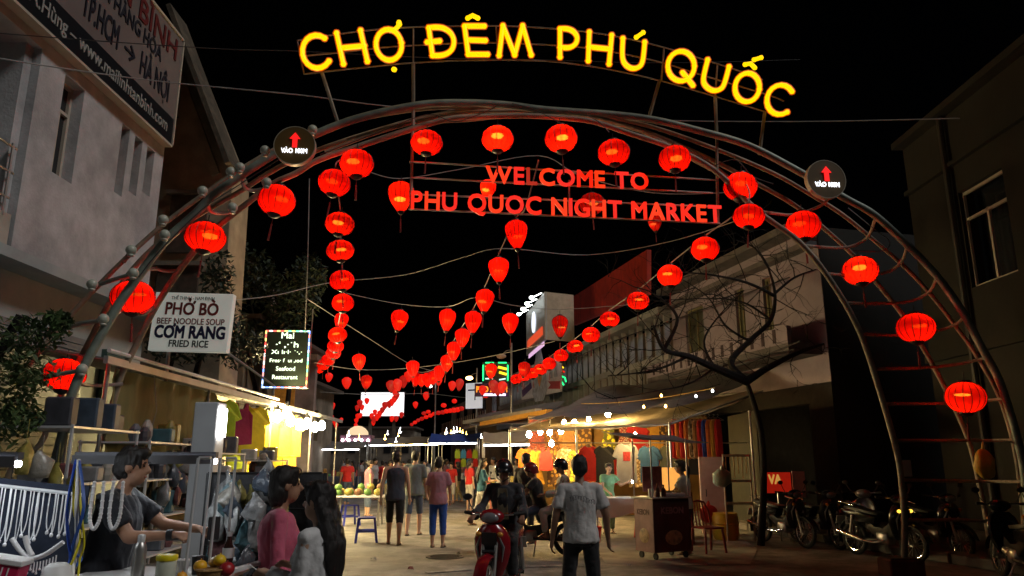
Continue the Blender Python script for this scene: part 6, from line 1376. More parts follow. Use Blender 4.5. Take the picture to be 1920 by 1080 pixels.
# ------------------------------------------------------------------ front left drink and jewellery stall
tube_lamp((-3.1, 5.4, 1.60), (-2.1, 5.4, 1.60), 'cool tube lamp on the frame of the front left stall', glow('stall_tube', (.88, .95, 1), 40), hood=True)
tube_lamp((-3.6, 4.25, 1.585), (-2.75, 4.25, 1.585), 'cool tube lamp above the white necklaces', MATS['stall_tube'], hood=True)
ds = T('drink_counter', 'steel counter of the drink stall in the left foreground', 'counter', (-2.15, 4.75, 0))
q = MB(); q.bbox((0, 0, .925), (.92, .62, .03), .006); q.build('counter_top', alu, ds)
q = MB(); q.bbox((0, 0, .46), (.86, .56, .9), .01); q.build('cabinet', mat('green_cabinet', (.03, .12, .05), .5, var=.2), ds)
q = MB(); q.beam((.34, -.34, .93), (.62, .05, 1.0), .05, .02); q.build('side_rail', white_paint, ds)
for (u, Y) in ((351, 4.55), (378, 5.0), (394, 4.6), (424, 5.0)):
    x = P(u, 1030, Y).x; q = MB(); q.tube([(x, Y, .93), (x + .015, Y, 1.62)], .009, 8); q.build('upright', alu, ds, True, True)
for y in (4.57, 5.0):
    q = MB(); q.tube([(P(351, 1030, 4.55).x + .01, y, 1.62), (P(424, 1030, 5).x + .02, y, 1.62)], .009, 8); q.build('top_rail', alu, ds, True, True)
def item(name, label, cat, p, profs):
    o = T(name, label, cat, p)
    for nm, pr, m_ in profs: q = MB(); q.lathe(pr, n=18); q.build(nm, m_, o, True)
    return o
CT = .942
def onc(u, Y): return V((P(u, 1060, Y).x, Y, CT))
item('steel_flask', 'brushed steel flask at the left of the drink counter', 'flask', onc(260, 4.55), (('body', [(.034, 0), (.036, .01), (.036, .16), (.03, .185), (.02, .20)], steel), ('cap', [(.021, .198), (.022, .235), (.018, .24)], alu)))
item('lidded_jar', 'square looking clear jar with bright yellow lid', 'jar', onc(312, 4.55), (('jar', [(.05, 0), (.055, .01), (.055, .095), (.052, .10)], mat('frosted_jar', (.5, .52, .42), .25, var=.05)), ('lid', [(.058, .098), (.060, .102), (.060, .125), (.056, .13)], mat('yellow_lid', (.70, .58, .01), .4, var=.05))))
item('tall_cup', 'dark tall cup between the counter uprights', 'cup', onc(370, 4.7), (('cup', [(.028, 0), (.034, .10), (.031, .10), (.027, .01)], black_plastic), ('rim', [(.034, .098), (.036, .104), (.033, .106)], black_plastic)))
item('drink_bottle', 'dark soft drink bottle with white cap on the counter', 'bottle', onc(426, 4.9), (('body', [(.032, 0), (.034, .02), (.030, .08), (.034, .12), (.014, .18), (.013, .20)], mat('cola', (.04, .018, .012), .1)), ('label', [(.0345, .07), (.0345, .13), (.0355, .13), (.0355, .07)], white_paint), ('cap', [(.016, .198), (.016, .222), (.012, .224)], white_paint)))
bk = item('fruit_basket', 'woven tan basket of fruit at the right of the counter', 'basket', onc(395, 4.45), (('basket', [(.055, 0), (.075, .05), (.08, .062), (.07, .06), (.05, .012)], mat('wicker', (.32, .18, .06), .8, var=.4, scale=40, bump=.6)), ('band', [(.079, .054), (.084, .06), (.079, .066)], MATS['wicker'])))
for k, (dx, dy, dz, r, c, lab) in enumerate(((-.07, .03, .075, .038, (.75, .40, .02), 'orange fruit at the left of the fruit basket'), (.03, .05, .105, .036, (.75, .50, .02), 'yellow mango on top of the fruit basket'), (-.01, .08, .09, .034, (.7, .62, .45), 'pale fruit behind the fruit basket'), (.085, .02, .06, .045, (.35, .015, .02), 'dark red dragon fruit at the right of the basket'), (-.15, -.02, .025, .03, (.75, .34, .02), 'orange slice lying left of the basket'))):
    q = MB(); q.ell((0, 0, 0), (r, r, r * .88), 14, 9); q.tube([(0, 0, r * .8), (.004, 0, r * 1.05)], .004, 5); o = q.build('fruit', mat('fruit_%d' % k, c, .4, var=.15, scale=20, bump=.1), None, True); o.location = onc(395, 4.45) + V((dx, dy, dz)); tag(o, lab, 'fruit', 'fruit on the drink counter')
for k, u in enumerate((333, 345)):
    item('paper_cup', ('white paper cup right of the yellow lidded jar', 'white paper cup beside the tall dark cup')[k], 'cup', onc(u, 4.75), (('cup', [(.022, 0), (.03, .07), (.032, .072)], white_paint), ('lid', [(.032, .072), (.030, .08)], white_paint)))
# jewellery stand
js = T('jewellery_stand', 'navy cloth panel of the necklace stand at the far left', 'stand', (-3.0, 4.55, 0))
q = MB(); q.sheet((-3.75, 4.75, 1.55), (-2.62, 4.75, 1.45), (-2.55, 4.45, .55), (-3.75, 4.45, .55), 8, 8, .02, .02, .01, 2, 4); q.build('panel', mat('navy_velvet', (.006, .011, .026), .9, var=.2, bump=.2), js, True, True)
q = MB(); q.tube([(-3.75, 4.70, 1.52), (-2.6, 4.66, 1.40)], .012, 6); q.build('rail', alu, js, True, True)
pearl = mat('white_pearl', (.80, .80, .82), .3, var=.04); silver = mat('silver_chain', (.78, .78, .8), .35, .1, var=.1)
for k in range(22):
    t = k / 21; x = -3.55 + .92 * t; p0 = V((x, 4.60 - .02 * (k % 2), 1.50 - .10 * t)); L = .40 - .22 * t + .07 * rnd.random(); p0 += V((rnd.uniform(-.012, .012), rnd.uniform(-.02, .02), 0)); wdt = rnd.uniform(.006, .018); o = T('necklace', 'white pendant necklace, %s from the left in the dense row' % nth(k), 'necklace', p0, 0, 'necklaces on the stand')
    q = MB(); q.tube(spline([(-wdt, 0, 0), (-wdt, 0, -L * .7), (0, -.006, -L), (wdt, 0, -L * .7), (wdt, 0, 0)], 4), rnd.uniform(.0028, .005), 5); q.build('chain', silver, o); q = MB(); q.ell((0, -.01, -L - .012), (.011, .009, .014), 8, 6); q.build('pendant', pearl, o, True)
for k, (u, v, lab) in enumerate(((186, 985, 'thick white bead loop hanging left of the stall man'), (222, 985, 'thick white bead loop hanging before the stall man'))):
    p = P(u, 905, 4.5); L = .25; o = T('bead_necklace', lab, 'necklace', p, 0, 'bead loops hanging in the stall')
    pts = spline([(-.028, 0, 0), (-.032, 0, -L * .7), (-.012, 0, -L), (.012, 0, -L), (.032, 0, -L * .7), (.028, 0, 0)], 5)
    for c in pts: pass
    q = MB(); q.tube(pts, .009, 7); q.build('strand', pearl, o, True); q = MB()
    for c in pts: q.ell(c, .0115, 8, 5)
    tag(q.build('beads', pearl, o, True), kind='stuff')
# collar necklace on a bust board
o = T('collar_necklace', 'broad white collar necklace laid out on the navy cloth', 'necklace', P(64, 1034, 4.32)); k_ = 4.42 / FP
for pts in ([(-38, 22), (-20, 2), (0, -10), (24, -4), (52, 16)], [(-16, 26), (-8, 8), (2, -6)]):
    q = MB(); q.tube(spline([(x * k_, -.02, z * k_) for x, z in pts], 6), 4.2 * k_, 8); q.build('band', pearl, o, True)
for x, z, L in [(-14 + j * 5.2, -16 + .055 * (j - 4) ** 2 * 4, 12 + (j % 3) * 3) for j in range(12)]:
    q = MB(); q.tube([(x * k_, -.02, z * k_), ((x + 1) * k_, -.025, (z - L) * k_)], 1.3 * k_, 5); q.ell(((x + 1) * k_, -.025, (z - L - 1) * k_), 2.3 * k_, 8, 5); q.build('drop', pearl, o, True)
for k, (c, dx, r) in enumerate((((.75, .66, .02), 0, .007), ((.02, .08, .5), -.03, .008), ((.75, .66, .02), .035, .006), ((.7, .7, .68), .015, .011), ((.02, .10, .45), .05, .009))):
    q = MB(); q.tube(spline([P(142 + dx * 120 + 4 * (k % 2), 862, 4.4), P(138 + dx * 380, 950, 4.36 - .02 * k), P((150, 128, 158, 144, 136)[k], 1005 + 6 * k, 4.35), P((138, 132, 150, 140, 152)[k], 1048, 4.33 + .02 * k), P((124, 120, 146, 136, 128)[k], 1085, 4.35), P(126 + 3 * k, 1180, 4.3)], 6), r, 6); o = q.build('power_cable', mat('cable_col_%d' % k, c, .5, var=.1), None, True); tag(o, ('yellow cable hanging at the left of the bundle', 'thin blue cable of the bundle left of the stall man', 'yellow looping cable at the right of the bundle', 'pale grey rod of the cable bundle', 'thick blue cable on the right of the bundle')[k], 'cable', 'cables left of the stall man')
o = T('gift_box', 'crimson box with white stripes and rim at the lower left corner', 'box', P(8, 1086, 4.2), R(12)); q = MB(); q.bbox((0, 0, -.02), (.16, .14, .22), .006, M=Matrix.Rotation(R(10), 4, 'Y')); q.build('box', mat('crimson_card', (.48, .01, .07), .5), o); q = MB(); q.bbox((0, 0, .098), (.18, .16, .03), .005, M=Matrix.Rotation(R(10), 4, 'Y')); q.build('lid', white_paint, o)
for x in (.0, .03):
    q = MB(); q.box((x, -.073, -.03), (.006, .004, .2), M=Matrix.Rotation(R(10), 4, 'Y')); q.build('stripe', white_paint, o)
item('sun_hat', 'white sun hat lying at the bottom left edge', 'hat', P(105, 1088, 4.3), (('brim', [(.085, 0), (.15, .004), (.15, .009), (.08, .02)], white_paint), ('crown', [(.08, .01), (.07, .07), (.04, .09), (.004, .094)], white_paint)))
# ------------------------------------------------------------------ far end of the street
YE = 76
o = T('video_screen', 'blank white glowing video screen at the end of the street', 'screen', P(717, 758, YE)); a, b = P(678, 736, YE), P(757, 780, YE)
q = MB(); q.box((0, 0, 0), (b.x - a.x, .15, a.z - b.z)); q.build('panel', glow('screen_white', (1, .97, .98), 1.6), o); q = MB()
for sx_, sz_, w_, h_ in ((0, 1, b.x - a.x + .3, .12), (0, -1, b.x - a.x + .3, .12)): q.box((0, .05, sz_ * ((a.z - b.z) / 2 + .06)), (w_, .3, h_))
q.build('frame', black_plastic, o)
for x in (-1.2, 1.2): q = MB(); q.box((x, .3, -4.2), (.3, .3, 5.5)); q.build('leg', concrete, o)
o = T('domed_kiosk', 'pink kiosk with a glowing cream dome and a row of bulbs', 'kiosk', (*P(670, 830, 46).xy, 0)); k_ = 46 / FP
q = MB(); q.lathe([(.001, 0), (20 * k_, 0), (19 * k_, 6 * k_), (14 * k_, 12 * k_), (7 * k_, 16 * k_), (.3 * k_, 17 * k_)], (0, 0, P(670, 816, 46).z), 18); q.build('dome', glow('cream_dome', (1, .72, .42), 1.0), o, True)
q = MB(); q.box((0, 0, P(670, 824, 46).z), (56 * k_, 1.2, 15 * k_)); q.build('fascia', mat('pink_fascia', (.28, .12, .17), .6), o)
for j in range(5): q = MB(); q.ell((-23 * k_ + j * 11.5 * k_, -.65, P(670, 826, 46).z), 2.4 * k_, 8, 5); q.build('bulb', small_white, o, True)
for x in (-.85, .85): q = MB(); q.tube([(x, 0, 0), (x, 0, 2.9)], .04, 6); q.build('post', steel, o)
q = MB(); q.box((0, 0, .5), (1.7, .8, 1.0)); q.build('counter', mat('pink_counter', (.3, .18, .2), .6), o)
# neon shop signs
o = T('neon_shop_sign', 'green and yellow neon shop sign above the street', 'sign', P(930, 700, 38)); k_ = 38 / FP
for pts, m_ in (([(-24, -14), (-24, 16)], 'g'), ([(22, -14), (22, 16)], 'g'), ([(-20, 20), (-4, 20)], 'g'), ([(4, 20), (20, 20)], 'g'), ([(-20, 12), (-8, 14), (2, 8)], 'y'), ([(4, 12), (20, 8)], 'y'), ([(-18, 2), (-6, 4)], 'y'), ([(6, 2), (20, -2)], 'y'), ([(-20, -10), (-6, -10)], 'w'), ([(6, -12), (18, -10)], 'w')):
    q = MB(); q.tube([(x * k_, 0, z * k_) for x, z in pts], 2.4 * k_ if m_ == 'y' else 1.3 * k_, 6); q.build('neon_tube', {'g': glow('green_neon', (.02, 1, .25), 2), 'y': glow('amber_neon', (1, .6, .02), 2.2), 'w': glow('mint_neon', (.6, 1, .8), 1.6)}[m_], o, True)
q = MB(); q.box((0, .2, 0), (52 * k_, .1, 44 * k_)); q.build('backboard', black_plastic, o)
o = T('lit_shop_sign', 'purple edged shop sign with glowing orange letters below the neon', 'sign', P(922, 731, 37)); k_ = 37 / FP
q = MB(); q.box((0, .1, 0), (64 * k_, .2, 24 * k_)); q.build('box', mat('purple_box', (.08, .02, .16), .5), o); q = MB(); q.box((4 * k_, -.03, -9 * k_), (44 * k_, .05, 4 * k_)); q.build('white_tube', glow('lilac_tube', (1, .8, 1), 2), o)
put_text('PHO XANH', P(922, 731, 37) + V((-29 * k_, -.02, -4 * k_)), (1, 0, 0), (0, 0, 1), 10 * k_, 58 * k_, glow('orange_letters', (1, .28, .02), 1.6), o, .04, .01)
o = T('white_shop_panel', 'tall white lit shop panel left of the purple edged sign', 'sign', P(889, 742, 40), R(-30)); q = MB(); q.box((0, 0, 0), (1.0, .12, 1.35)); q.build('panel', mat('white_panel', (.7, .7, .72), .5, emit=(.9, .92, 1), estr=.45), o); q = MB(); q.box((-.1, -.07, .3), (.5, .02, .08)); q.box((.1, -.07, -.1), (.06, .02, .3)); q.build('print', mat('blue_print', (.05, .06, .25), .5), o)
# drink banner
o = T('drink_banner', 'white banner with a tall bottle shape, purple and red ribbons', 'banner', RS(16, 1.6, 5)); off = 1.7
c = [RP(978, 692, off), RP(1052, 668, off), RP(1052, 734, off), RP(978, 750, off)]
bx_ = (c[1] - c[0]); bx_.z = 0; bx_.normalize(); bn = bx_.cross(V((0, 0, 1)))
q = MB(); q.add(c + [p - bn * .05 for p in c], [(0, 1, 2, 3), (7, 6, 5, 4), (0, 4, 5, 1), (1, 5, 6, 2), (2, 6, 7, 3), (3, 7, 4, 0)]); q.build('cloth', mat('banner_white', (.82, .76, .80), .7), o, False, True)
def bpt(a, b_, d=.03): return (c[0].lerp(c[1], a)).lerp(c[3].lerp(c[2], a), b_) + bn * d
def bpoly(nm, pts, m_, d=.03): q = MB(); q.add([bpt(*p, d) for p in pts] + [bpt(*p, .002) for p in pts], [list(range(len(pts)))] + [[i, (i + 1) % len(pts), (i + 1) % len(pts) + len(pts), i + len(pts)] for i in range(len(pts))]); return q.build(nm, m_, o, False, True)
bpoly('bottle_shape', [(.42, -.42), (.54, -.42), (.58, -.15), (.66, .2), (.68, .9), (.60, 1.15), (.40, 1.15), (.32, .9), (.33, .2), (.40, -.15)], mat('bottle_print', (.42, .44, .50), .5, var=.4, scale=5), .02)
bpoly('flame_shape', [(.46, .15), (.58, .2), (.56, .5), (.51, .72), (.45, .45)], mat('flame_print', (.6, .25, .02), .5), .035)
bpoly('red_ribbon', [(.72, .62), (.98, .70), (.98, .92), (.72, .84), (.78, .74)], mat('red_ribbon', (.5, .02, .03), .6), .03); bpoly('purple_ribbon', [(.02, .70), (.28, .52), (.30, .70), (.04, .92)], mat('purple_ribbon', (.09, .02, .18), .6), .03)
for k, (a0, w_) in enumerate(((.08, .10), (.22, .06), (.76, .05), (.86, .06))): bpoly('printed_bottle', [(a0, .1), (a0 + w_, .1), (a0 + w_, .55), (a0, .55)], MATS['bottle_print'], .025)
o = T('neon_figure', 'small green and red neon figure right of the drink banner', 'sign', RP(1055, 700, 1.2)); k_ = (RP(1055, 700, 1.2) - CAM).length / FP
for pts, m_ in (([(-4, 14), (2, 10)], 'amber_neon'), ([(-5, -4), (4, -8), (6, -16)], 'green_neon'), ([(-6, -12), (-2, -16), (2, -22)], 'green_neon'), ([(-4, 6), (4, 2)], 'red_sign_letter')):
    q = MB(); q.tube([(x * k_, 0, z * k_) for x, z in pts], 1.5 * k_, 6); q.build('neon_tube', MATS[m_], o, True)
q = MB(); q.tube([(0, .05, -.8), (0, .05, .6)], .03, 6); q.build('post', steel, o)
# street lamps
for (u, v, Y, lit, lab) in ((940, 668, 33, False, 'unlit street lamp on a pole left of the drink banner'), (880, 709, 44, True, 'bright amber street lamp above the right stalls'), (805, 724, 52, True, 'small white street lamp under the middle lanterns')):
    p = P(u, v, Y); o = T('street_lamp', lab, 'street lamp', (p.x + .45, Y, 0), 0, 'street lamps down the street'); w_ = basis(o).inverted() @ p
    q = MB(); q.tube([(0, 0, 0), (0, 0, w_.z + .6)], [.07, .045], 8); q.build('pole', steel, o, True); q = MB(); q.tube([(0, 0, w_.z + .3), (w_.x * .5, 0, w_.z + .25), (w_.x, 0, w_.z + .05)], .025, 6); q.build('arm', steel, o, True)
    q = MB(); q.ell((w_.x, 0, w_.z), (.22, .14, .12), 12, 7); q.build('lamp_head', mat('lamp_head_tan', (.5, .33, .24), .5) if not lit else glow('amber_street_lamp' if u == 880 else 'white_street_lamp', (1, .6, .22) if u == 880 else (1, 1, 1), 9 if u == 880 else 6), o, True)
# far balconied house between the stalls and the street lamp
o = T('balcony_house', 'brown far house with railed balcony beyond the right stalls', 'building', RS(44, 0, 0)); q = MB(); rbar(q, 38.4, 62, -.6, 0, 7.2, .4); q.build('wall', mat('brown_far_wall', (.22, .16, .10), .9, var=.25, scale=1.5, dirt=.3), o, False, True)
q = MB(); rbar(q, 38.4, 62, -.2, 4.3, 4.5, 1.2); q.build('balcony_floor', cream, o, False, True)
for i in range(24): q = MB(); rbar(q, 39 + i * .95, 39.08 + i * .95, .9, 4.5, 5.4, .06); q.build('baluster', cream, o, False, True)
for i in range(5): q = MB(); rbar(q, 40 + i * 4.2, 41.6 + i * 4.2, -.18, 4.9, 6.6, .04); q.build('window', glass_dark, o, False, True)
# tall dark end buildings closing the view
for k, (x, y, w_, h, lab) in enumerate(((-16, 88, 10, 5.2, 'low dark block beyond the video screen'), (6, 96, 26, 4.6, 'long dark block closing the street'))):
    o = T('end_building', lab, 'building', (x, y, 0)); q = MB(); q.box((0, 0, h / 2), (w_, 6, h)); q.build('wall', concrete, o); q = MB(); q.box((0, -.3, h + .1), (w_ + .6, 7, .2)); q.build('roof', MATS['dark_roof'], o)
    for i in range(5): q = MB(); q.box((-w_ / 2 + w_ * (i + .5) / 5, -3.02, h * .6), (w_ * .08, .06, 1.3)); q.build('window', glass_dark, o)
# scattered small market lamps
for k in range(26):
    u = random.choice((random.uniform(650, 760), random.uniform(760, 905))); v = random.uniform(806, 836); Y = random.uniform(34, 62)
    q = MB(); q.ell((0, 0, 0), (.07, .05, .05), 8, 5); q.tube([(0, 0, .04), (0, 0, .25)], .008, 4); o = q.build('market_lamp', small_white if k % 3 else small_warm); o.location = P(u, v, Y); tag(o, 'tiny %s lamp over the distant stalls, %s' % ('warm' if k % 3 == 0 else 'white', 'left of the neon kiosk dome' if u < 670 else 'below the white screen' if u < 760 else 'right of the white screen'), 'lamp', 'tiny lamps of the distant stalls')

# ------------------------------------------------------------------ the people
wht = cloth('white_tee', (.52, .50, .48)); blk2 = cloth('black_trousers', (.010, .010, .011)); pnk = cloth('pink_blouse', (.52, .10, .17)); grj = cloth('light_grey_jacket', (.56, .56, .56)); navy_t = cloth('navy_tee', (.006, .008, .014)); mint = cloth('mint_tee', (.22, .52, .30)); ivory = cloth('ivory_tee', (.60, .56, .46)); slate = cloth('slate_tank', (.03, .04, .06)); sage = cloth('sage_shirt', (.16, .20, .20)); rose = cloth('rose_top', (.42, .20, .24)); cobalt = cloth('cobalt_trousers', (.02, .09, .42)); khaki = cloth('khaki_shirt', (.20, .17, .10)); denim = cloth('denim', (.06, .09, .15)); teal = cloth('teal_shirt', (.03, .13, .20)); drk = cloth('charcoal_jacket', (.022, .022, .026)); olive_t = cloth('olive_trousers', (.10, .11, .08)); cream_tr = cloth('cream_trousers', (.5, .47, .42)); plum = cloth('plum_top', (.30, .14, .18))
p_, J, Z, s, Mh = person('man in white t-shirt and black trousers standing with his back turned', (.70, 7.9, 0), R(3), 1.64, arms={'R': ((.30, -.04, -1), (.10, .14, -1)), 'L': ((.30, -.04, -1), (.14, .14, -1))}, legs={'R': ((.10, .02, -1), (.06, -.03, -1)), 'L': ((.10, .02, -1), (.06, -.03, -1))}, top=wht, sleeve=.72, hem=.03, bottom=blk2, blen=1.95, sk=2, shoe=black_plastic, voxel=.0125, fat=1.05)
bkp = basis(p_) @ V((-.13, -.142, 1.225)); pr_ = mat('print_ink', (.10, .10, .11), .7)
q = MB(); q.tube([bkp + V((.26 * t + .012 * sin(t * 62), -.004 - .012 * (1 - (2 * t - 1) ** 2), .028 * cos(t * 62) * (.45 + .55 * abs(sin(t * 7.1 + .6))) + .02 * sin(t * 5))) for t in [i_ / 90 for i_ in range(91)]], .0026, 4); q.build('shirt_print', pr_, p_, False, True)
# rider on the red motorbike
RB = V((-.13, 9.25, 0)); RF_ = pi - R(14)
rb_ = motorbike('dark red motorbike ridden towards the viewer in the street middle', RB, RF_, paint_red, 'motorbikes in the street')
Mr = Matrix.Translation(RB) @ Matrix.Rotation(RF_, 4, 'Z')
def helmet(p, Mh, s, m_, label):
    M_ = basis(p) @ Matrix.Scale(s, 4) @ Mh; o = T('riding_helmet', label, 'helmet', M_.translation, 0, 'riding helmets')
    L_ = Matrix.Translation(-M_.translation) @ M_
    q = MB(); rs = []
    for i in range(9):
        t = R(-12 + i * 12.4); rs.append([V((.118 * cos(t) * cos(a), .138 * cos(t) * sin(a) - .012, .135 * sin(t) + .018 - (.055 if sin(a) < -.1 and i == 0 else 0))) for a in [2 * pi * j / 20 for j in range(20)]])
    q.rings([[L_ @ v for v in r] for r in rs]); q.build('shell', m_, o, True)
    q = MB(); q.rings([[L_ @ V((.122 * cos(a), .142 * sin(a) - .012, z)) for a in [pi * (.12 + .76 * j / 10) for j in range(11)]] + [L_ @ V((.10 * cos(a), (.18 if z < .03 else .165) * sin(a) - .012, z - .006)) for a in [pi * (.88 - .76 * j / 10) for j in range(11)]] for z in (.022, .034)]); q.build('peak', m_, o, True)
    q = MB(); q.tube([L_ @ V(v) for v in ((.098, .02, 0), (.075, .05, -.08), (0, .055, -.125), (-.075, .05, -.08), (-.098, .02, 0))], .006, 5); q.build('strap', black_plastic, o, True); return o
hp = Mr @ V((0, -.22, 0))
p_, J, Z, s, Mh = person('helmeted rider in dark jacket sitting on the red motorbike', (hp.x, hp.y, 0), RF_, 1.66, lean=.10, pz=.84, arms={'R': ((.32, .45, -.9), (.12, .85, -.30)), 'L': ((.32, .45, -.9), (.12, .85, -.30))}, legs={'R': ((.22, 1, -.30), (.0, -.12, -1)), 'L': ((.22, 1, -.30), (.0, -.12, -1))}, top=drk, sleeve=1.85, bottom=blk2, blen=1.95, hair='none', sk=2, shoe=black_plastic, voxel=.0125, curl=1.1)
helmet(p_, Mh, s, paint_black, 'black helmet worn by the rider of the red motorbike')
q = MB(); q.sheet(*[basis(p_) @ V(v) for v in ((-.055, .158, 1.28), (.055, .158, 1.28), (.075, .165, .92), (-.075, .165, .92))], 4, 6, 0, .01, .004, 2, 1); q.build('shirt_front', khaki, p_, True, True)
# second motorbike seen from the side with two people
B2 = V((.38, 13.6, 0)); F2 = pi / 2 - R(8)
motorbike('black motorbike seen side on carrying two people', B2, F2, paint_black, 'motorbikes in the street', '68-K2', '417.05'); M2 = Matrix.Translation(B2) @ Matrix.Rotation(F2, 4, 'Z')
hp = M2 @ V((0, -.12, 0)); p_, J, Z, s, Mh = person('rider in black t-shirt and maroon helmet at the front of the black motorbike', (hp.x, hp.y, 0), F2, 1.62, lean=.22, pz=.83, arms={'R': ((.2, .65, -.75), (.1, .95, -.2)), 'L': ((.2, .65, -.75), (.1, .95, -.2))}, legs={'R': ((.2, 1, -.35), (0, -.1, -1)), 'L': ((.2, 1, -.35), (0, -.1, -1))}, top=blk, sleeve=.6, bottom=denim, blen=1.9, hair='none', sk=0)
helmet(p_, Mh, s, mat('maroon_shell', (.16, .02, .025), .25), 'maroon helmet worn by the front rider of the black motorbike')
hp = M2 @ V((0, -.55, 0)); p_, J, Z, s, Mh = person('passenger in white jacket and pale trousers on the black motorbike', (hp.x, hp.y, 0), F2, 1.62, lean=.05, pz=.88, arms={'R': ((.15, .35, -1), (-.1, .9, -.1)), 'L': ((.15, .35, -1), (-.1, .9, -.1))}, legs={'R': ((.25, 1, -.3), (0, -.15, -1)), 'L': ((.25, 1, -.3), (0, -.15, -1))}, top=ivory, sleeve=1.9, bottom=cream_tr, blen=1.85, hair='none', sk=0, female=True)
helmet(p_, Mh, s, paint_black, 'black helmet worn by the passenger in white')
person('dark clothed person standing behind the motorbikes', (.28, 15.6, 0), R(-30), 1.74, top=drk, sleeve=1.8, bottom=blk2, blen=1.9, sk=0)
# walkers
ws_ = {'R': ((.03, .28, -1), (0, -.10, -1)), 'L': ((.03, -.20, -1), (0, -.50, -1))}
person('tall man in dark vest and black shorts walking away', GP(738, 1020), R(4), 1.80, legs={'L': ((.03, .22, -1), (0, -.10, -1)), 'R': ((.03, -.14, -1), (0, -.35, -1))}, arms={'R': ((.2, .05, -1), (.1, .2, -1)), 'L': ((.22, -.1, -1), (.1, .1, -1))}, top=slate, tank=True, hem=.06, bottom=blk2, blen=1.25, sk=1, fat=1.05, voxel=.017)
person('tall man in sage shirt walking beside the man in the dark vest', GP(775, 1003), R(-6), 1.83, legs={'R': ((.03, .18, -1), (0, -.08, -1)), 'L': ((.03, -.12, -1), (0, -.3, -1))}, top=sage, sleeve=.8, hem=.06, bottom=denim, blen=1.15, sk=1, fat=1.15)
person('woman in rose top and cobalt blue trousers seen from behind', GP(820, 1026), R(-4), 1.66, arms={'R': ((.22, .12, -1), (-.1, .6, -.8)), 'L': ((.2, .1, -1), (-.1, .6, -.8))}, top=rose, sleeve=.75, hem=.05, bottom=cobalt, blen=1.62, hair='short', sk=1, female=True, fat=1.12, voxel=.017)
person('person in plum top with a shoulder bag by the fruit table', GP(688, 968), R(-60), 1.62, top=plum, sleeve=.3, bottom=denim, blen=1.5, hair='bun', sk=1, female=True)
person('child in red shirt with white stripes farther up the street', GP(845, 945), R(170), 1.55, top=rd, sleeve=.8, bottom=cream_tr, blen=1.2, sk=1)
person('person in teal shirt walking right with folded arms', GP(903, 985), R(-70), 1.68, arms={'R': ((.15, .3, -1), (-.4, .9, .1)), 'L': ((.15, .3, -1), (-.4, .9, .1))}, legs=ws_, top=teal, sleeve=.9, bottom=cream_tr, blen=1.8, hair='long', sk=1, female=True)
for k, (u, v, f_, tm, bm_, lab) in enumerate(((715, 935, 20, rd, denim, 'far walker in red behind the man in the vest'), (795, 940, 170, wht, denim, 'far walker in white between the two groups'), (765, 925, -10, navy_t, khaki, 'far walker in navy top'), (870, 925, 60, rose, blk2, 'far walker in rose beside the bicycles'), (660, 928, 80, sage, denim, 'far walker in sage near the left stalls'), (930, 930, 200, teal, denim, 'far walker in teal behind the rider'))):
    person(lab, GP(u, v), R(f_), 1.62 + .03 * (k % 4), legs=ws_ if k % 2 else None, top=tm, sleeve=.7, bottom=bm_, blen=1.9, hair=('short', 'long', 'bob')[k % 3], sk=k % 3, voxel=.028, group='far walkers', female=k % 2 == 1)
for k in range(14):
    u = random.uniform(640, 960); v = random.uniform(893, 918); person('far %s walker in the crowd, %s' % (('red', 'white', 'blue', 'grey', 'pink', 'dark', 'olive')[k % 7] + ' topped', 'left part' if u < 740 else 'middle part' if u < 850 else 'right part'), GP(u, v), random.random() * 6, random.uniform(1.5, 1.78), legs=ws_ if k % 2 else None, top=(rd, wht, bl2, gry, rose, drk, grn)[k % 7], sleeve=.7, bottom=(denim, blk2, khaki)[k % 3], blen=1.9, hair=('short', 'long', 'bob')[k % 3], sk=k % 3, voxel=.035, group='far walkers', female=k % 2 == 1)
for k in range(13):
    u = (648, 700, 728, 757, 790, 812, 858, 880, 925, 946, 968, 835, 905)[k]; v = (948, 938, 952, 945, 935, 955, 940, 958, 950, 962, 945, 930, 942)[k]
    person('%s in the street crowd standing %s' % (('person in red', 'man in grey', 'woman in blue', 'man in white', 'woman in rose', 'man in olive', 'person in navy')[k % 7], 'left of the man in the dark vest' if u < 735 else 'between the two walking groups' if u < 830 else 'right of the woman in rose' if u < 900 else 'behind the rider'), GP(u, v), random.random() * 6, random.uniform(1.52, 1.76), legs=ws_ if k % 3 == 0 else None, top=(rd, gry, bl2, wht, rose, grn, navy_t)[k % 7], sleeve=(.6, .8, 1.8)[k % 3], bottom=(denim, blk2, khaki, cream_tr)[k % 4], blen=(1.9, 1.2, 1.9)[k % 3], hair=('short', 'long', 'bob', 'pony')[k % 4], sk=k % 3, voxel=.026, group='street crowd', female=k % 2 == 1)
for k in range(12):
    u = 655 + k * 27 + random.uniform(-8, 8); v = random.uniform(905, 930); person('%s person in the second rank of the crowd, %s from the left' % (('rose', 'white', 'dark', 'red', 'blue', 'grey')[k % 6] + ' topped', ORD[k]), GP(u, v), random.random() * 6, random.uniform(1.52, 1.76), legs=ws_ if k % 2 else None, top=(rose, wht, drk, rd, bl2, gry)[k % 6], sleeve=.7, bottom=(denim, blk2, khaki, cream_tr)[k % 4], blen=1.9, hair=('long', 'short', 'bob')[k % 3], sk=k % 3, voxel=.03, group='street crowd', female=k % 2 == 0)
motorbike('grey motorbike parked before the blue canopied stall', GP(930, 955), R(60), paint_grey, 'motorbikes in the street', '68-B1', '220.18'); motorbike('red motorbike parked deep in the street crowd', GP(780, 925), R(100), paint_red, 'motorbikes in the street', '68-D5', '903.44')
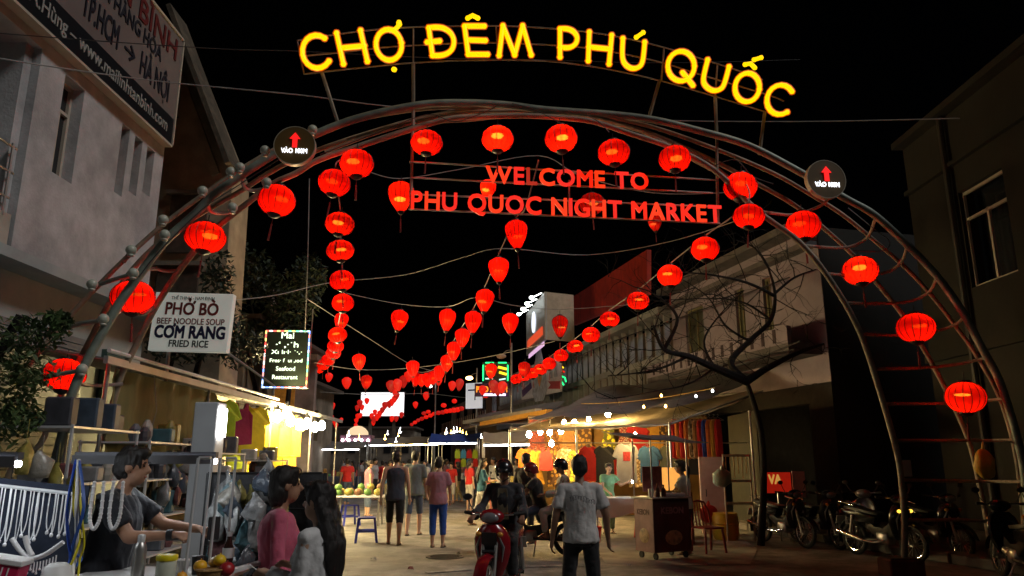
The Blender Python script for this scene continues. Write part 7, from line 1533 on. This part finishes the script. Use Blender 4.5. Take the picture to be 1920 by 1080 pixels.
# sellers
person('woman in mint green t-shirt reaching over the white table', (2.2, 17.65, 0), R(192), 1.56, lean=.18, arms={'L': ((.35, .55, -.75), (.5, .8, .35)), 'R': ((.1, .45, -.9), (-.35, .75, -.45))}, top=mint, sleeve=.6, bottom=cloth('sage_trousers', (.22, .30, .22)), blen=1.9, hair='pony', sk=1, female=True, headtilt=-.2, headturn=R(-10))
person('woman in ivory t-shirt with ponytail tending the snack cart', (*(GP(1290, 1040)).xy, 0), R(70), 1.60, lean=.05, arms={'L': ((.15, .5, -.8), (-.1, .9, -.1)), 'R': ((.15, -.2, -1), (.1, .3, -1))}, top=ivory, sleeve=.7, hem=.04, bottom=blk2, blen=1.9, hair='pony', sk=0, female=True, voxel=.017)
pm_, J, Z, s, Mh = person('stall man in navy t-shirt reaching over the drink counter', (-2.60, 5.0, 0), R(-86), 1.68, lean=.12, arms={'R': ((.10, .62, -.78), (-.12, 1, .04)), 'L': ((.10, .75, -.6), (-.15, 1, -.12))}, top=navy_t, sleeve=.72, hem=.06, bottom=olive_t, blen=1.9, sk=0, shoe=black_plastic, voxel=.0105, curl=1.2, fat=1.12)
wr = J['R']['wr']; q = MB(); d_ = J['R']['d2']; w0 = (wr + Z - d_ * .012) * s; q.tube([w0 - d_ * .018, w0 + d_ * .018], .034, 14); q.build('wrist_watch', black_plastic, pm_, True)
q = MB(); c_ = (J['L']['wr'] + Z + J['L']['hd'] * .10) * s; q.bbox((0, 0, 0), (.075, .012, .15), .006, M=Matrix.Translation(basis(pm_) @ c_ + V((.02, -.03, .02))) @ Matrix.Rotation(.5, 4, 'Z')); o = q.build('dark_cup', black_plastic); 
tag(o, 'dark packet held in the hands of the stall man', 'packet')
pw, J, Z, s, Mh = person('woman in pink blouse and black trousers at the left foreground', (-1.46, 4.85, 0), R(-70), 1.55, arms={'R': ((.18, .02, -1), (.05, .16, -1)), 'L': ((.1, .35, -.9), (-.35, .9, .25))}, top=pnk, sleeve=1.25, hem=.03, bottom=blk2, blen=1.95, hair='bob', sk=0, female=True, voxel=.0105, curl=.6)
wr = J['L']['wr']; d_ = J['L']['d2']; w0 = (wr + Z - d_ * .015) * s; q = MB(); q.tube([w0 - d_ * .012, w0 + d_ * .012], .031, 14); q.build('wrist_watch', black_plastic, pw, True)
pj, J, Z, s, Mh = person('woman in light grey jacket with long black hair holding a small stick', (-1.08, 4.38, 0), R(70), 1.47, arms={'L': ((.02, .18, -1), (-.15, .9, .18)), 'R': ((.10, .25, -1), (-.3, .9, .25))}, top=grj, sleeve=1.92, hem=.10, bottom=blk2, blen=1.95, hair='long', sk=1, female=True, voxel=.0105, curl=1.0, fat=1.04)
q = MB(); q.lathe([(.075, .43), (.082, .465), (.072, .50), (.062, .505), (.06, .47)], (0, -.01, 0), 16, Matrix.Scale(s, 4) @ Matrix.Translation(Z)); q.build('collar', grj, pj, True)
q = MB(); q.tube([((p + Z) * s) for p in (V((0, .135, .44)), V((0, .150, .30)), V((0, .142, .05)))], .005, 5); q.build('zip', steel, pj)
q = MB(); hd_ = basis(pj) @ ((J['L']['wr'] + Z + J['L']['hd'] * .11) * s); q.tube([hd_ + V((.015, -.01, -.012)), hd_ + V((-.035, -.01, .02))], .003, 6); q.ell(hd_ + V((-.035, -.01, .02)), .0035, 6, 4); tag(q.build('thin_stick', white_paint), 'thin white stick in the hand of the woman in grey', 'stick')
# fruit table on the left
o = T('fruit_table', 'small table with a white edge heaped with greens and fruit', 'table', (*GP(672, 985).xy, 0)); q = MB(); q.bbox((0, 0, .72), (1.3, .8, .05), .01); q.build('table_top', white_paint, o)
for a in (-.55, .55):
    for b_ in (-.3, .3): q = MB(); q.tube([(a, b_, 0), (a, b_, .72)], .025, 6); q.build('leg', steel, o)
for k in range(16):
    q = MB(); q.ell((0, 0, 0), (.1, .1, .09), 12, 7); q.tube([(0, 0, .08), (.01, 0, .11)], .008, 5); f = q.build('coconut', mat('green_fruit_%d' % (k % 3), ((.10, .22, .05), (.35, .30, .06), (.2, .1, .05))[k % 3], .6, var=.2), None, True); f.location = basis(o) @ V((-.5 + .25 * (k % 5), -.25 + .2 * ((k // 5) % 3), .83 + .12 * (k // 12))); tag(f, ('green', 'yellow', 'brown')[k % 3] + ' round fruit, %s in the %s row of the fruit table' % (ORD[k % 5], ('front', 'middle', 'back', 'top')[k // 5]), 'fruit', 'fruit heaped on the fruit table')
# bicycle leaning in the street background
def bicycle(label, loc, rz):
    o = T('bicycle', label, 'bicycle', loc, rz, 'parked bicycles')
    for y in (-.5, .5):
        q = MB(); rs = [];
        for i in range(25): a = 2 * pi * i / 24; cc = V((0, cos(a), sin(a))); rs.append([V((0, y, .33)) + cc * (.32 + .014 * cos(t * pi / 3)) + V((.014 * sin(t * pi / 3), 0, 0)) for t in range(6)])
        q.rings(rs, False); wq = q.build('wheel', alu, o, True); q = MB()
        for i in range(12): a = 2 * pi * i / 12; q.tube([(0, y, .33), (0, y + .31 * cos(a), .33 + .31 * sin(a))], .003, 3)
        q.build('spokes', alu, wq)
    for nm, a, b_ in (('frame_tube', (0, -.5, .33), (0, -.15, .75)), ('frame_tube', (0, -.15, .75), (0, .36, .78)), ('frame_tube', (0, .36, .78), (0, -.05, .30)), ('frame_tube', (0, -.05, .30), (0, -.15, .80)), ('frame_tube', (0, -.05, .30), (0, -.5, .33)), ('fork', (0, .5, .33), (0, .34, .92))):
        q = MB(); q.tube([a, b_], .016, 6); q.build(nm, paint_black, o, True)
    q = MB(); q.tube([(-.28, .25, .98), (-.1, .36, .98), (.1, .36, .98), (.28, .25, .98)], .012, 6); q.build('handlebar', chrome, o, True); q = MB(); q.ell((0, -.18, .85), (.08, .13, .035), 10, 6); q.build('saddle', seat_m, o, True); return o
bicycle('bicycle parked side on behind the woman in rose, left of two', GP(868, 925), R(70)); bicycle('bicycle parked side on behind the woman in rose, right of two', GP(890, 932), R(80))
# parked motorbikes in the dark on the right
pk = 'motorbikes parked in the dark on the right'
for k, (x, y, f_, pt, lab) in enumerate(((5.35, 15.3, -160, paint_black, 'black parked motorbike nearest the red chair, plate showing'), (5.95, 15.1, -165, paint_black, 'second parked motorbike from the red chair'), (6.6, 14.6, -35, paint_grey, 'silver parked motorbike behind the amber lamp'), (6.3, 13.2, 200, paint_black, 'parked motorbike with glowing amber signal'), (7.4, 13.6, 190, paint_black, 'parked motorbike behind the front right arch leg'), (6.9, 10.6, -10, paint_black, 'nearest parked motorbike with plate at the lower right'), (7.9, 11.0, 25, paint_red, 'parked motorbike at the lower right corner'))):
    motorbike(lab, (x, y, .0), R(f_), pt, pk, ('68-F1', '68-H4', '29-B2', '68-P1', '68-N7', '16-F1', '68-C3')[k], ('032.15', '551.20', '184.62', '290.77', '006.41', '1630', '774.18')[k], lit=(k == 3))

# ------------------------------------------------------------------ small things on the road
rnd = random.Random(77)
for k, (u, v, c, lab) in enumerate(((700, 1050, (.6, .6, .58), 'crumpled white paper scrap on the road left of the rider'), (860, 1040, (.45, .40, .30), 'tan paper scrap on the road beside the motorbike'), (1180, 1062, (.55, .55, .55), 'white scrap on the road right of the man in white'), (1215, 1030, (.5, .48, .45), 'pale scrap on the road before the snack cart'), (1330, 1060, (.4, .4, .42), 'grey scrap in the shade right of the snack cart'), (770, 1068, (.22, .06, .05), 'red wrapper lying on the road at the bottom'))):
    q = MB(); s_ = .03 + .02 * rnd.random(); q.sheet((-s_, -s_, .012), (s_, -s_ * .8, .02), (s_ * .9, s_, .012), (-s_ * .8, s_, .03), 4, 4, -.012, .003, .012, 2, k); o = q.build('paper_scrap', mat('scrap_%d' % k, c, .8, var=.2), None); o.location = GP(u, v); o.rotation_euler = (0, 0, rnd.random() * 6); tag(o, lab, 'litter', 'scraps on the road')
o = T('manhole_cover', 'round iron manhole cover in the road left of the motorbike', 'manhole cover', (-1.15, 13.4, .004)); q = MB(); q.lathe([(.33, 0), (.33, .010), (.30, .012), (.30, .008)], n=28); q.build('rim', mat('iron', (.07, .065, .06), .6, .4, var=.3), o); q = MB()
for i in range(-3, 4): q.box((0, i * .075, .010), (.5 * math.sqrt(max(.05, 1 - (i * .075 / .31) ** 2)), .03, .008))
q.build('tread', MATS['iron'], o)
bpy.data.scenes.remove(TMP)
